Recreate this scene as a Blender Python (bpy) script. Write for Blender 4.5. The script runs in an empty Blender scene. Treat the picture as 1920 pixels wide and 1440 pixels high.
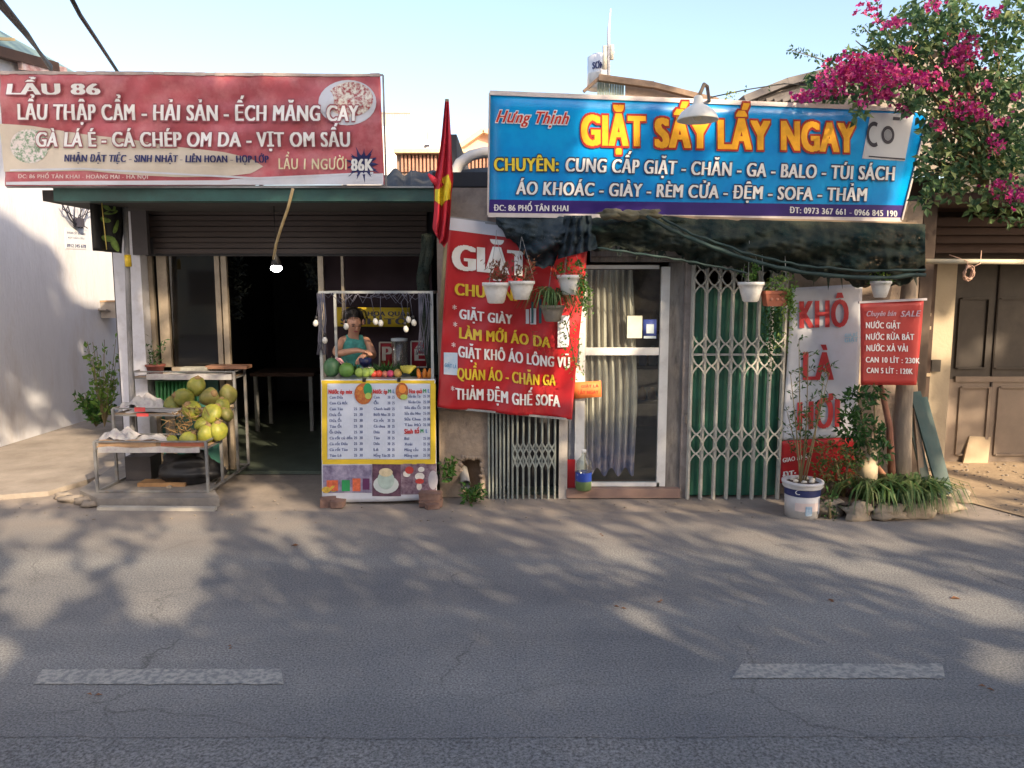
import bpy, bmesh, math, random
from mathutils import Vector, Matrix, noise
R = math.radians
rnd = random.Random(7)
sc = bpy.context.scene
col = sc.collection
# ---------------------------------------------------------------- camera, sky, sun, exposure
PITCH = 7.125; F = 1440.0; EYE = Vector((0, 0, 1.65))
cd = bpy.data.cameras.new('camera'); cam = bpy.data.objects.new('camera', cd); col.objects.link(cam)
cam.location = EYE; cam.rotation_euler = (R(90 - PITCH), 0, 0)
cd.sensor_width = 36; cd.lens = 27; cd.clip_start = .05; cd.clip_end = 1000
sc.camera = cam
SUN_EL, SUN_AZ = 27.0, 146.0            # azimuth clockwise from +Y
w = bpy.data.worlds.new('World'); sc.world = w; w.use_nodes = True
nt = w.node_tree; bg = nt.nodes['Background']
sky = nt.nodes.new('ShaderNodeTexSky'); sky.sky_type = 'NISHITA'; sky.sun_disc = False
sky.sun_elevation = R(SUN_EL); sky.sun_rotation = R(SUN_AZ); sky.dust_density = 2.6; sky.air_density = 1.05; sky.ozone_density = 2.2
hz = nt.nodes.new('ShaderNodeMixRGB'); hz.blend_type = 'MULTIPLY'; hz.inputs[0].default_value = 1; hz.inputs[2].default_value = (1.06, .96, .88, 1)   # camera white balance of the hazy morning sky
nt.links.new(sky.outputs[0], hz.inputs[1]); nt.links.new(hz.outputs[0], bg.inputs[0]); bg.inputs[1].default_value = .145
SUN = Vector((math.sin(R(SUN_AZ)) * math.cos(R(SUN_EL)), math.cos(R(SUN_AZ)) * math.cos(R(SUN_EL)), math.sin(R(SUN_EL))))
ld = bpy.data.lights.new('sun', 'SUN'); ld.energy = 3.6; ld.angle = R(.5); ld.color = (1, .79, .54)
lo = bpy.data.objects.new('sun', ld); col.objects.link(lo); lo.rotation_euler = SUN.to_track_quat('Z', 'Y').to_euler()
sc.view_settings.view_transform = 'Standard'; sc.view_settings.look = 'None'
sc.view_settings.exposure = 1.45; sc.view_settings.gamma = 1; sc.view_settings.use_curve_mapping = False
# ---------------------------------------------------------------- helpers
th = R(PITCH); UP = Vector((0, math.sin(th), math.cos(th))); FW = Vector((0, math.cos(th), -math.sin(th)))
def ray(px, py): return Vector(((px - 960) / F, 0, 0)) + UP * ((720 - py) / F) + FW
def P(px, py, Y): d = ray(px, py); return EYE + d * (Y / d.y)
def G(px, py, z=0): d = ray(px, py); return EYE + d * ((z - EYE.z) / d.z)
def PX(px, py, X): d = ray(px, py); return EYE + d * (X / d.x)
def proj(p):
    v = p - EYE; f = v.dot(FW); return 960 + v.x / f * F, 720 - v.dot(UP) / f * F

def worldloc(o):
    l = Vector((0, 0, 0))
    while o is not None: l = l + o.location; o = o.parent
    return l
def tag(o, label=None, cat=None, group=None, kind=None):
    if label: o['label'] = label
    if cat: o['category'] = cat
    if group: o['group'] = group
    if kind: o['kind'] = kind
    return o
def thing(name, loc, label, cat, group=None):
    o = bpy.data.objects.new(name, None); col.objects.link(o); o.location = loc; o.empty_display_size = .1
    return tag(o, label, cat, group)
def copy_tree(o, parent=None, src=None):
    c = o.copy(); col.objects.link(c)
    if parent: c.parent = parent
    for ch in list(o.children): copy_tree(ch, c)
    return c

class MB:
    def __init__(s): s.v = []; s.f = []; s.smooth = set()
    def add(s, vs, fs, smooth=False):
        b = len(s.v); s.v += [Vector(q) for q in vs]
        for f in fs:
            if smooth: s.smooth.add(len(s.f))
            s.f.append([b + i for i in f])
        return s
    def box(s, a, b):
        x0, x1 = sorted((a[0], b[0])); y0, y1 = sorted((a[1], b[1])); z0, z1 = sorted((a[2], b[2]))
        vs = [(x0,y0,z0),(x1,y0,z0),(x1,y1,z0),(x0,y1,z0),(x0,y0,z1),(x1,y0,z1),(x1,y1,z1),(x0,y1,z1)]
        return s.add(vs, [(0,3,2,1),(4,5,6,7),(0,1,5,4),(1,2,6,5),(2,3,7,6),(3,0,4,7)])
    def bpx(s, x0, y0, x1, y1, Y, t=.05):          # box whose front face fills a picture rectangle at depth Y
        ym = (y0 + y1) / 2
        a = P(x0, ym, Y); b = P(x1, ym, Y); return s.box((a.x, Y, P(x0, y1, Y).z), (b.x, Y + t, P(x0, y0, Y).z))
    def bar(s, a, b, w, h=None, up=(0, 0, 1)):
        a = Vector(a); b = Vector(b); h = h or w; d = (b - a).normalized(); u = Vector(up)
        if abs(d.dot(u)) > .95: u = Vector((0, 1, 0))
        r = d.cross(u).normalized() * w / 2; q = r.cross(d).normalized() * h / 2
        vs = [a-r-q, a+r-q, a+r+q, a-r+q, b-r-q, b+r-q, b+r+q, b-r+q]
        return s.add(vs, [(0,1,2,3),(4,7,6,5),(0,4,5,1),(1,5,6,2),(2,6,7,3),(3,7,4,0)])
    def tube(s, pts, r, n=8, cap=True):
        pts = [Vector(p) for p in pts]; rs = r if isinstance(r, (list, tuple)) else [r] * len(pts)
        vs = []; u = None
        for i, p in enumerate(pts):
            d = (pts[min(i+1, len(pts)-1)] - pts[max(i-1, 0)]).normalized()
            if u is None: u = d.orthogonal().normalized()
            else:
                u = u - d * u.dot(d)
                u = u.normalized() if u.length > 1e-5 else d.orthogonal().normalized()
            q = d.cross(u)
            for k in range(n):
                a = 2 * math.pi * k / n; vs.append(p + (u * math.cos(a) + q * math.sin(a)) * rs[i])
        fs = [(i*n+k, i*n+(k+1) % n, (i+1)*n+(k+1) % n, (i+1)*n+k) for i in range(len(pts)-1) for k in range(n)]
        s.add(vs, fs, True)
        if cap:
            b = len(s.v) - len(vs); s.f.append([b + k for k in range(n)][::-1]); s.f.append([b + (len(pts)-1)*n + k for k in range(n)])
        return s
    def lathe(s, prof, c=(0, 0, 0), n=24, wob=0, cap=True, sy=1):
        c = Vector(c); vs = []
        for r, z in prof:
            for k in range(n):
                a = 2 * math.pi * k / n; rr = r * (1 + wob * math.cos(a * 8)); vs.append(c + Vector((rr * math.cos(a), rr * sy * math.sin(a), z)))
        m = len(prof)
        s.add(vs, [(i*n+k, i*n+(k+1) % n, (i+1)*n+(k+1) % n, (i+1)*n+k) for i in range(m-1) for k in range(n)], True)
        b = len(s.v) - len(vs)
        if cap: s.f.append([b + k for k in range(n)][::-1]); s.f.append([b + (m-1)*n + k for k in range(n)])
        return s
    def ball(s, c, r, n=14, m=9, amp=0, seed=0, rot=None):
        c = Vector(c); r = Vector(r) if hasattr(r, '__len__') else Vector((r, r, r)); vs = []
        for i in range(m + 1):
            t = math.pi * i / m
            for k in range(n):
                a = 2 * math.pi * k / n; d = Vector((math.sin(t)*math.cos(a), math.sin(t)*math.sin(a), math.cos(t)))
                q = 1 + amp * noise.noise(d * 1.7 + Vector((seed * 3.1, 0, 0))) if amp else 1
                v = Vector((d.x*r.x, d.y*r.y, d.z*r.z)) * q
                if rot: v = rot @ v
                vs.append(c + v)
        return s.add(vs, [(i*n+k, (i+1)*n+k, (i+1)*n+(k+1) % n, i*n+(k+1) % n) for i in range(m) for k in range(n)], True)
    def leaf(s, p, d, n, L, W, fold=.25):
        d = Vector(d).normalized(); n = Vector(n); n = (n - d * n.dot(d))
        n = n.normalized() if n.length > 1e-4 else d.orthogonal().normalized()
        q = d.cross(n) * W / 2; up = n * W * fold; p = Vector(p)
        return s.add([p, p + d*L*.45 + q + up, p + d*L, p + d*L*.45 - q + up], [(0, 1, 2), (0, 2, 3)])
    def build(s, name, mat, parent=None, kind=None, merge=False):
        me = bpy.data.meshes.new(name); o0 = worldloc(parent) if parent else Vector((0, 0, 0))
        me.from_pydata([tuple(v - o0) for v in s.v], [], s.f); me.update()
        if s.smooth: me.polygons.foreach_set('use_smooth', [i in s.smooth for i in range(len(s.f))])
        if mat: me.materials.append(mat)
        o = bpy.data.objects.new(name, me); col.objects.link(o)
        if parent: o.parent = parent
        if kind: o['kind'] = kind
        return o
def at_base(o, p):                                       # move a one-mesh thing's origin to p
    p = Vector(p); o.data.transform(Matrix.Translation(-p)); o.location = p; return o
def rv(s=1): return Vector((rnd.uniform(-1, 1), rnd.uniform(-1, 1), rnd.uniform(-1, 1))) * s
def lerp(a, b, t): return a + (b - a) * t
def interp(tab, x):
    if x <= tab[0][0]: return tab[0][1]
    for (a, b), (c, d) in zip(tab, tab[1:]):
        if x <= c: return b + (d - b) * (x - a) / (c - a)
    return tab[-1][1]
# ---------------------------------------------------------------- materials
MATS = {}
def M(name, c, rough=.6, var=.15, scale=6, c2=None, bump=0, bscale=40, metal=0, spec=.5, thr=None, dirt=0, dscale=3, dcol=(.09,.075,.06), emit=0, coord='Object', alpha=None, sheen=0, stretch=None):
    if name in MATS: return MATS[name]
    m = bpy.data.materials.new(name); m.use_nodes = True; t = m.node_tree; N = t.nodes; L = t.links
    b = N['Principled BSDF']; b.inputs['Roughness'].default_value = rough; b.inputs['Metallic'].default_value = metal
    b.inputs['Specular IOR Level'].default_value = spec
    tc = N.new('ShaderNodeTexCoord'); src = tc.outputs[coord]
    if stretch:
        mp = N.new('ShaderNodeMapping'); mp.inputs['Scale'].default_value = stretch; L.new(src, mp.inputs[0]); src = mp.outputs[0]
    no = N.new('ShaderNodeTexNoise'); no.inputs['Scale'].default_value = scale; no.inputs['Detail'].default_value = 6; no.inputs['Roughness'].default_value = .65
    L.new(src, no.inputs['Vector'])
    cr = N.new('ShaderNodeValToRGB'); L.new(no.outputs[0], cr.inputs[0])
    lo_, hi = thr or (.3, .7); cr.color_ramp.elements[0].position = lo_; cr.color_ramp.elements[1].position = hi
    c2 = c2 or tuple(min(1, q * (1 + var)) for q in c); c1 = c if c2 is not None and var == 0 else tuple(q * (1 - var) for q in c)
    cr.color_ramp.elements[0].color = (*c1, 1); cr.color_ramp.elements[1].color = (*c2, 1)
    out = cr.outputs[0]
    if dirt:
        n2 = N.new('ShaderNodeTexNoise'); n2.inputs['Scale'].default_value = dscale; n2.inputs['Detail'].default_value = 8; n2.inputs['Roughness'].default_value = .7
        L.new(src, n2.inputs['Vector']); r2 = N.new('ShaderNodeValToRGB'); L.new(n2.outputs[0], r2.inputs[0])
        r2.color_ramp.elements[0].position = .48; r2.color_ramp.elements[1].position = .72
        r2.color_ramp.elements[0].color = (0, 0, 0, 1); r2.color_ramp.elements[1].color = (dirt, dirt, dirt, 1)
        mx = N.new('ShaderNodeMixRGB'); L.new(r2.outputs[0], mx.inputs[0]); L.new(out, mx.inputs[1]); mx.inputs[2].default_value = (*dcol, 1); out = mx.outputs[0]
    L.new(out, b.inputs['Base Color'])
    if bump:
        n3 = N.new('ShaderNodeTexNoise'); n3.inputs['Scale'].default_value = bscale; n3.inputs['Detail'].default_value = 4; L.new(src, n3.inputs['Vector'])
        bp = N.new('ShaderNodeBump'); bp.inputs['Strength'].default_value = bump; bp.inputs['Distance'].default_value = .02
        L.new(n3.outputs[0], bp.inputs['Height']); L.new(bp.outputs[0], b.inputs['Normal'])
    if emit: b.inputs['Emission Color'].default_value = (*c, 1); b.inputs['Emission Strength'].default_value = emit
    MATS[name] = m; return m
def leafmat(name, cols, trans=.35, rough=.5):
    m = bpy.data.materials.new(name); m.use_nodes = True; t = m.node_tree; N = t.nodes; L = t.links; b = N['Principled BSDF']
    g = N.new('ShaderNodeNewGeometry'); cr = N.new('ShaderNodeValToRGB'); L.new(g.outputs['Random Per Island'], cr.inputs[0])
    e = cr.color_ramp.elements
    while len(e) < len(cols): e.new(.5)
    for i, c in enumerate(cols): e[i].position = i / (len(cols) - 1); e[i].color = (*c, 1)
    L.new(cr.outputs[0], b.inputs['Base Color']); b.inputs['Roughness'].default_value = rough; b.inputs['Specular IOR Level'].default_value = .35
    tr = N.new('ShaderNodeBsdfTranslucent'); L.new(cr.outputs[0], tr.inputs[0]); mx = N.new('ShaderNodeMixShader'); mx.inputs[0].default_value = trans
    L.new(b.outputs[0], mx.inputs[1]); L.new(tr.outputs[0], mx.inputs[2]); L.new(mx.outputs[0], N['Material Output'].inputs[0])
    MATS[name] = m; return m
def glassmat(name, tint=(.8,.85,.85), op=.25, rough=.03):
    m = bpy.data.materials.new(name); m.use_nodes = True; t = m.node_tree; N = t.nodes; L = t.links
    N.remove(N['Principled BSDF']); gl = N.new('ShaderNodeBsdfGlossy'); gl.inputs['Roughness'].default_value = rough; gl.inputs[0].default_value = (1,1,1,1)
    tr = N.new('ShaderNodeBsdfTransparent'); tr.inputs[0].default_value = (*tint, 1); lw = N.new('ShaderNodeLayerWeight'); lw.inputs[0].default_value = .5; pw = N.new('ShaderNodeMath'); pw.operation = 'POWER'; pw.inputs[1].default_value = 4; L.new(lw.outputs['Facing'], pw.inputs[0]); fr = N.new('ShaderNodeMath'); fr.operation = 'MULTIPLY_ADD'; fr.inputs[1].default_value = .8; fr.inputs[2].default_value = .05; L.new(pw.outputs[0], fr.inputs[0])
    di = N.new('ShaderNodeBsdfDiffuse'); di.inputs[0].default_value = (.25,.23,.2,1); m1 = N.new('ShaderNodeMixShader'); m1.inputs[0].default_value = op
    L.new(tr.outputs[0], m1.inputs[1]); L.new(di.outputs[0], m1.inputs[2]); m2 = N.new('ShaderNodeMixShader'); L.new(fr.outputs[0], m2.inputs[0])
    L.new(m1.outputs[0], m2.inputs[1]); L.new(gl.outputs[0], m2.inputs[2]); L.new(m2.outputs[0], N['Material Output'].inputs[0]); MATS[name] = m; return m
def netmat(name, c1, c2):
    m = M(name, c1, .95, 0, 5, c2, bump=.7, bscale=120, spec=.08); t = m.node_tree; N = t.nodes; L = t.links
    tc = N.new('ShaderNodeTexCoord'); n = N.new('ShaderNodeTexNoise'); n.inputs['Scale'].default_value = 90; n.inputs['Detail'].default_value = 1; L.new(tc.outputs['Object'], n.inputs['Vector'])
    r = N.new('ShaderNodeValToRGB'); r.color_ramp.elements[0].position = .3; r.color_ramp.elements[1].position = .36; r.color_ramp.elements[0].color = (.75,.75,.75,1)
    L.new(n.outputs[0], r.inputs[0]); L.new(r.outputs[0], N['Principled BSDF'].inputs['Alpha']); return m

concrete = M('concrete', (.22,.19,.16), .9, .3, 3, bump=.4, bscale=30, dirt=.6, dscale=2)
oldwall = M('old_plaster', (.33,.26,.2), .9, .28, 4, bump=.4, bscale=24, dirt=.7, dscale=3.5, dcol=(.12,.09,.075))
whitewall = M('white_plaster', (.6,.62,.68), .9, .1, 1.6, bump=.25, bscale=22, dirt=.6, dscale=1.6, dcol=(.36,.32,.29), stretch=(1,1.6,.5))
whitepaint = M('white_paint', (.55,.56,.62), .5, .1, 5, dirt=.4, dscale=8, dcol=(.25,.22,.2))
frame_white = M('door_frame_white', (.72,.72,.7), .45, .08, 5, dirt=.3, dscale=7, dcol=(.3,.27,.24))
greymetal = M('grey_metal', (.3,.31,.31), .5, .15, 12, metal=.3, dirt=.3, dscale=20, dcol=(.14,.09,.06))
gatemetal = M('gate_metal', (.48,.47,.42), .5, .12, 10, metal=.1, dirt=.4, dscale=14, dcol=(.2,.14,.1))
alu = M('aged_aluminium', (.3,.25,.19), .5, .2, 8, metal=.3, dirt=.3, dscale=9)
gategrey = M('grey_green_gate', (.29,.32,.29), .55, .15, 10, dirt=.5, dscale=14, dcol=(.15,.11,.08))
greensheet = M('green_sheet', (.025,.135,.085), .5, .2, 4, dirt=.6, dscale=6, dcol=(.03,.06,.04))
greendark = M('dark_green_metal', (.02,.075,.065), .5, .3, 3, dirt=.5, dscale=5, dcol=(.02,.02,.02))
tealplank = M('teal_board', (.012,.05,.048), .6, .3, 5, dirt=.4, dscale=7, dcol=(.08,.09,.07), stretch=(1,1,.2))
shuttermat = M('brown_shutter', (.055,.04,.036), .6, .2, 4, dirt=.4, dscale=4, dcol=(.03,.025,.03), stretch=(.3,1,1))
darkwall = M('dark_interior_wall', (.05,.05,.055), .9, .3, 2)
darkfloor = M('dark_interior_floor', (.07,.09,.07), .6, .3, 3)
blackmat = M('black_plastic', (.012,.012,.014), .5, .3, 8)
darkwood = M('dark_wood', (.075,.04,.028), .8, .4, 3, dirt=.5, dscale=6, dcol=(.02,.015,.012), stretch=(.3,1,1))
wood = M('weathered_wood', (.28,.2,.13), .8, .3, 4, dirt=.5, dscale=8, stretch=(1,1,.2))
greywood = M('grey_door_wood', (.24,.22,.2), .85, .35, 6, bump=.3, dirt=.8, dscale=10, dcol=(.03,.025,.02), stretch=(1,1,.25))
bamboo = M('bamboo', (.36,.28,.15), .6, .25, 10)
cardboard = M('cardboard', (.38,.25,.15), .85, .15, 5)
paper = M('newspaper', (.4,.39,.38), .85, .12, 20, dirt=.9, dscale=25, dcol=(.3,.25,.28))
papered = M('red_print', (.5,.06,.06), .8, .2, 10)
brickmat = M('red_brick', (.17,.1,.08), .9, .35, 9, bump=.4, dirt=.5, dscale=12)
terracotta = M('terracotta', (.42,.13,.07), .7, .15, 10, dirt=.3, dscale=10)
potwhite = M('white_plastic_pot', (.72,.71,.68), .5, .06, 6, dirt=.5, dscale=14, dcol=(.35,.3,.25))
red = M('banner_red', (.45,.012,.018), .45, .12, 2, dirt=.25, dscale=6, dcol=(.35,.05,.04))
redfade = M('faded_red_vinyl', (.42,.09,.11), .42, .3, 3, dirt=.8, dscale=3.5, dcol=(.6,.25,.26))
bannerwhite = M('white_vinyl', (.62,.64,.7), .42, .08, 2, dirt=.25, dscale=7, dcol=(.45,.42,.38))
cream = M('cream_vinyl', (.62,.55,.45), .42, .12, 3, dirt=.3, dscale=5, dcol=(.45,.35,.3))
navy = M('navy_ink', (.015,.02,.11), .5, .1)
ink = M('dark_ink', (.03,.03,.05), .5, .1)
darkpurple = M('purple_ink', (.035,.015,.16), .4, .1, 3)
yellow = M('yellow_ink', (.7,.5,.03), .45, .12, 4)
orange = M('orange_ink', (.85,.4,.02), .4, .2, 12)
gold = M('gold_ink', (.8,.62,.05), .4, .1, 4)
redink = M('red_ink', (.55,.03,.02), .45, .12, 4)
whiteink = M('white_ink', (.78,.78,.76), .45, .05, 4)
pinkink = M('pale_pink_ink', (.68,.55,.52), .45, .1, 5)
greenink = M('green_ink', (.03,.3,.1), .45, .2, 5)
bluesign = M('blue_sign_vinyl', (.0,.2,.62), .28, 0, 1.6, (.0,.38,.78), thr=(.35,.68))
lightblue = M('light_blue_ink', (.3,.6,.75), .45, .1)
skin = M('skin', (.5,.27,.18), .5, .06, 6)
hairmat = M('black_hair', (.012,.01,.009), .45, .3, 20)
teal = M('teal_cloth', (.06,.29,.26), .9, .3, 14, bump=.6, bscale=30)
rootmat = M('bark', (.25,.2,.15), .9, .35, 5, bump=.6, bscale=25, stretch=(1,1,.3))
stemmat = M('stem', (.2,.16,.08), .8, .3, 8)
dirt_m = M('soil', (.1,.07,.05), .95, .35, 14, bump=.5)
stone = M('planter_stone', (.3,.25,.19), .9, .3, 7, bump=.7, bscale=18, dirt=.6, dscale=6)
netting = netmat('shade_net', (.01,.026,.026), (.062,.066,.05))
netblue = netmat('blue_grey_net', (.016,.03,.042), (.06,.078,.09))
leaf_dark = leafmat('dark_leaves', [(.02,.06,.02), (.04,.11,.03), (.07,.17,.04)])
leaf_mid = leafmat('green_leaves', [(.03,.09,.02), (.07,.18,.035), (.14,.25,.05)])
leaf_lite = leafmat('light_leaves', [(.08,.18,.04), (.15,.28,.05), (.3,.36,.09)])
leaf_brown = leafmat('dry_leaves', [(.13,.05,.03), (.25,.12,.06), (.16,.08,.05)])
leaf_grass = leafmat('strap_leaves', [(.04,.1,.03), (.09,.17,.05), (.22,.26,.1)])
leaf_bou = leafmat('bougainvillea_leaves', [(.025,.07,.03), (.06,.13,.055), (.11,.19,.07), (.2,.24,.09)])
bract = leafmat('magenta_bracts', [(.42,.015,.17), (.55,.04,.27), (.68,.14,.34), (.5,.05,.12), (.33,.01,.22)], .4)
leaf_tree = leafmat('street_tree_leaves', [(.02,.06,.015), (.05,.12,.03)], .05)
glass = glassmat('window_glass', (.3,.27,.24), .04)
doorglass = glassmat('door_glass', (.85,.88,.88), .04)

# asphalt
def asphalt(name, base, speck, sc_=220):
    m = M(name, base, .88, .12, .6, thr=(.3,.75)); t = m.node_tree; N = t.nodes; L = t.links; b = N['Principled BSDF']
    tc = N.new('ShaderNodeTexCoord'); old = b.inputs['Base Color'].links[0].from_socket
    v = N.new('ShaderNodeTexNoise'); v.inputs['Scale'].default_value = sc_ * .46; v.inputs['Detail'].default_value = 5; v.inputs['Roughness'].default_value = .8; L.new(tc.outputs['Object'], v.inputs['Vector'])
    r = N.new('ShaderNodeValToRGB'); L.new(v.outputs[0], r.inputs[0]); r.color_ramp.elements[0].position = .38; r.color_ramp.elements[1].position = .64
    r.color_ramp.elements[0].color = (.38,.38,.38,1); r.color_ramp.elements[1].color = (speck, speck, speck, 1)
    mx = N.new('ShaderNodeMixRGB'); mx.blend_type = 'MULTIPLY'; mx.inputs[0].default_value = 1; L.new(old, mx.inputs[1]); L.new(r.outputs[0], mx.inputs[2])
    # dust and stains
    d = N.new('ShaderNodeTexNoise'); d.inputs['Scale'].default_value = 1.1; d.inputs['Detail'].default_value = 9; d.inputs['Roughness'].default_value = .7; L.new(tc.outputs['Object'], d.inputs['Vector'])
    r2 = N.new('ShaderNodeValToRGB'); L.new(d.outputs[0], r2.inputs[0]); r2.color_ramp.elements[0].position = .35; r2.color_ramp.elements[1].position = .8
    r2.color_ramp.elements[0].color = (.86,.86,.88,1); r2.color_ramp.elements[1].color = (1.35,1.27,1.18,1)
    m2 = N.new('ShaderNodeMixRGB'); m2.blend_type = 'MULTIPLY'; m2.inputs[0].default_value = 1; L.new(mx.outputs[0], m2.inputs[1]); L.new(r2.outputs[0], m2.inputs[2])
    mp = N.new('ShaderNodeMapping'); mp.inputs['Scale'].default_value = (.12, 1.6, 1); L.new(tc.outputs['Object'], mp.inputs[0])
    d3 = N.new('ShaderNodeTexNoise'); d3.inputs['Scale'].default_value = 1.3; d3.inputs['Detail'].default_value = 7; L.new(mp.outputs[0], d3.inputs['Vector'])
    r3 = N.new('ShaderNodeValToRGB'); L.new(d3.outputs[0], r3.inputs[0]); r3.color_ramp.elements[0].position = .38; r3.color_ramp.elements[1].position = .66; r3.color_ramp.elements[0].color = (.84,.84,.85,1); r3.color_ramp.elements[1].color = (1.12,1.11,1.08,1)
    m3 = N.new('ShaderNodeMixRGB'); m3.blend_type = 'MULTIPLY'; m3.inputs[0].default_value = 1; L.new(m2.outputs[0], m3.inputs[1]); L.new(r3.outputs[0], m3.inputs[2])
    d4 = N.new('ShaderNodeTexNoise'); d4.inputs['Scale'].default_value = 2.7; d4.inputs['Detail'].default_value = 3; d4.inputs['Distortion'].default_value = .6; L.new(tc.outputs['Object'], d4.inputs['Vector'])
    r4 = N.new('ShaderNodeValToRGB'); L.new(d4.outputs[0], r4.inputs[0]); r4.color_ramp.elements[0].position = .68; r4.color_ramp.elements[1].position = .78; r4.color_ramp.elements[0].color = (1,1,1,1); r4.color_ramp.elements[1].color = (.62,.62,.63,1)
    m4 = N.new('ShaderNodeMixRGB'); m4.blend_type = 'MULTIPLY'; m4.inputs[0].default_value = 1; L.new(m3.outputs[0], m4.inputs[1]); L.new(r4.outputs[0], m4.inputs[2])
    dm = N.new('ShaderNodeTexNoise'); dm.inputs['Scale'].default_value = 2.2; dm.inputs['Detail'].default_value = 5; L.new(tc.outputs['Object'], dm.inputs['Vector'])
    va = N.new('ShaderNodeVectorMath'); va.operation = 'SCALE'; va.inputs['Scale'].default_value = .55; L.new(dm.outputs['Color'], va.inputs[0]); vb_ = N.new('ShaderNodeVectorMath'); L.new(tc.outputs['Object'], vb_.inputs[0]); L.new(va.outputs[0], vb_.inputs[1])
    vo = N.new('ShaderNodeTexVoronoi'); vo.feature = 'DISTANCE_TO_EDGE'; vo.inputs['Scale'].default_value = .55; L.new(vb_.outputs[0], vo.inputs['Vector'])
    rc = N.new('ShaderNodeValToRGB'); L.new(vo.outputs['Distance'], rc.inputs[0]); rc.color_ramp.elements[0].position = 0; rc.color_ramp.elements[1].position = .006; rc.color_ramp.elements[0].color = (.5,.5,.5,1); rc.color_ramp.elements[1].color = (1,1,1,1)
    m5 = N.new('ShaderNodeMixRGB'); m5.blend_type = 'MULTIPLY'; rm = N.new('ShaderNodeValToRGB'); L.new(d.outputs[0], rm.inputs[0]); rm.color_ramp.elements[0].position = .45; rm.color_ramp.elements[1].position = .6; L.new(rm.outputs[0], m5.inputs[0]); L.new(m4.outputs[0], m5.inputs[1]); L.new(rc.outputs[0], m5.inputs[2])
    L.new(m5.outputs[0], b.inputs['Base Color'])
    bp = N.new('ShaderNodeBump'); bp.inputs['Strength'].default_value = .7; bp.inputs['Distance'].default_value = .006; L.new(v.outputs[0], bp.inputs['Height']); L.new(bp.outputs[0], b.inputs['Normal'])
    return m
asph = asphalt('asphalt', (.188,.195,.2), 1.5)
def kerb_dust(m):
    t = m.node_tree; N = t.nodes; L = t.links; b = N['Principled BSDF']; old = b.inputs['Base Color'].links[0].from_socket
    g = N.new('ShaderNodeNewGeometry'); sx = N.new('ShaderNodeSeparateXYZ'); L.new(g.outputs['Position'], sx.inputs[0]); mr = N.new('ShaderNodeMapRange'); mr.inputs[1].default_value = 4.5; mr.inputs[2].default_value = 5.6; L.new(sx.outputs[1], mr.inputs[0])
    n = N.new('ShaderNodeTexNoise'); n.inputs['Scale'].default_value = 3; n.inputs['Detail'].default_value = 8; L.new(g.outputs['Position'], n.inputs['Vector']); mu = N.new('ShaderNodeMath'); mu.operation = 'MULTIPLY'; mu.use_clamp = True; L.new(mr.outputs[0], mu.inputs[0]); m2 = N.new('ShaderNodeMath'); m2.operation = 'MULTIPLY'; m2.inputs[1].default_value = 1.5; L.new(n.outputs[0], m2.inputs[0]); L.new(m2.outputs[0], mu.inputs[1])
    mx = N.new('ShaderNodeMixRGB'); L.new(mu.outputs[0], mx.inputs[0]); L.new(old, mx.inputs[1]); mx.inputs[2].default_value = (.24,.205,.175,1); L.new(mx.outputs[0], b.inputs['Base Color'])
kerb_dust(asph)
asph2 = asphalt('coarse_asphalt', (.17,.176,.18), 1.65, 160)
apron = M('dusty_concrete', (.24,.205,.175), .92, .2, 2.5, bump=.3, bscale=60, dirt=.5, dscale=1.5, dcol=(.1,.095,.09))
sand = M('sandy_yard', (.34,.255,.165), .95, .18, 3, bump=.3, bscale=40, dirt=.4, dscale=4, dcol=(.2,.14,.09))
roadpaint = M('worn_road_paint', (.185,.19,.19), .88, 0, 38, (.34,.33,.3), thr=(.42,.56), bump=.5, bscale=120)
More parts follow.
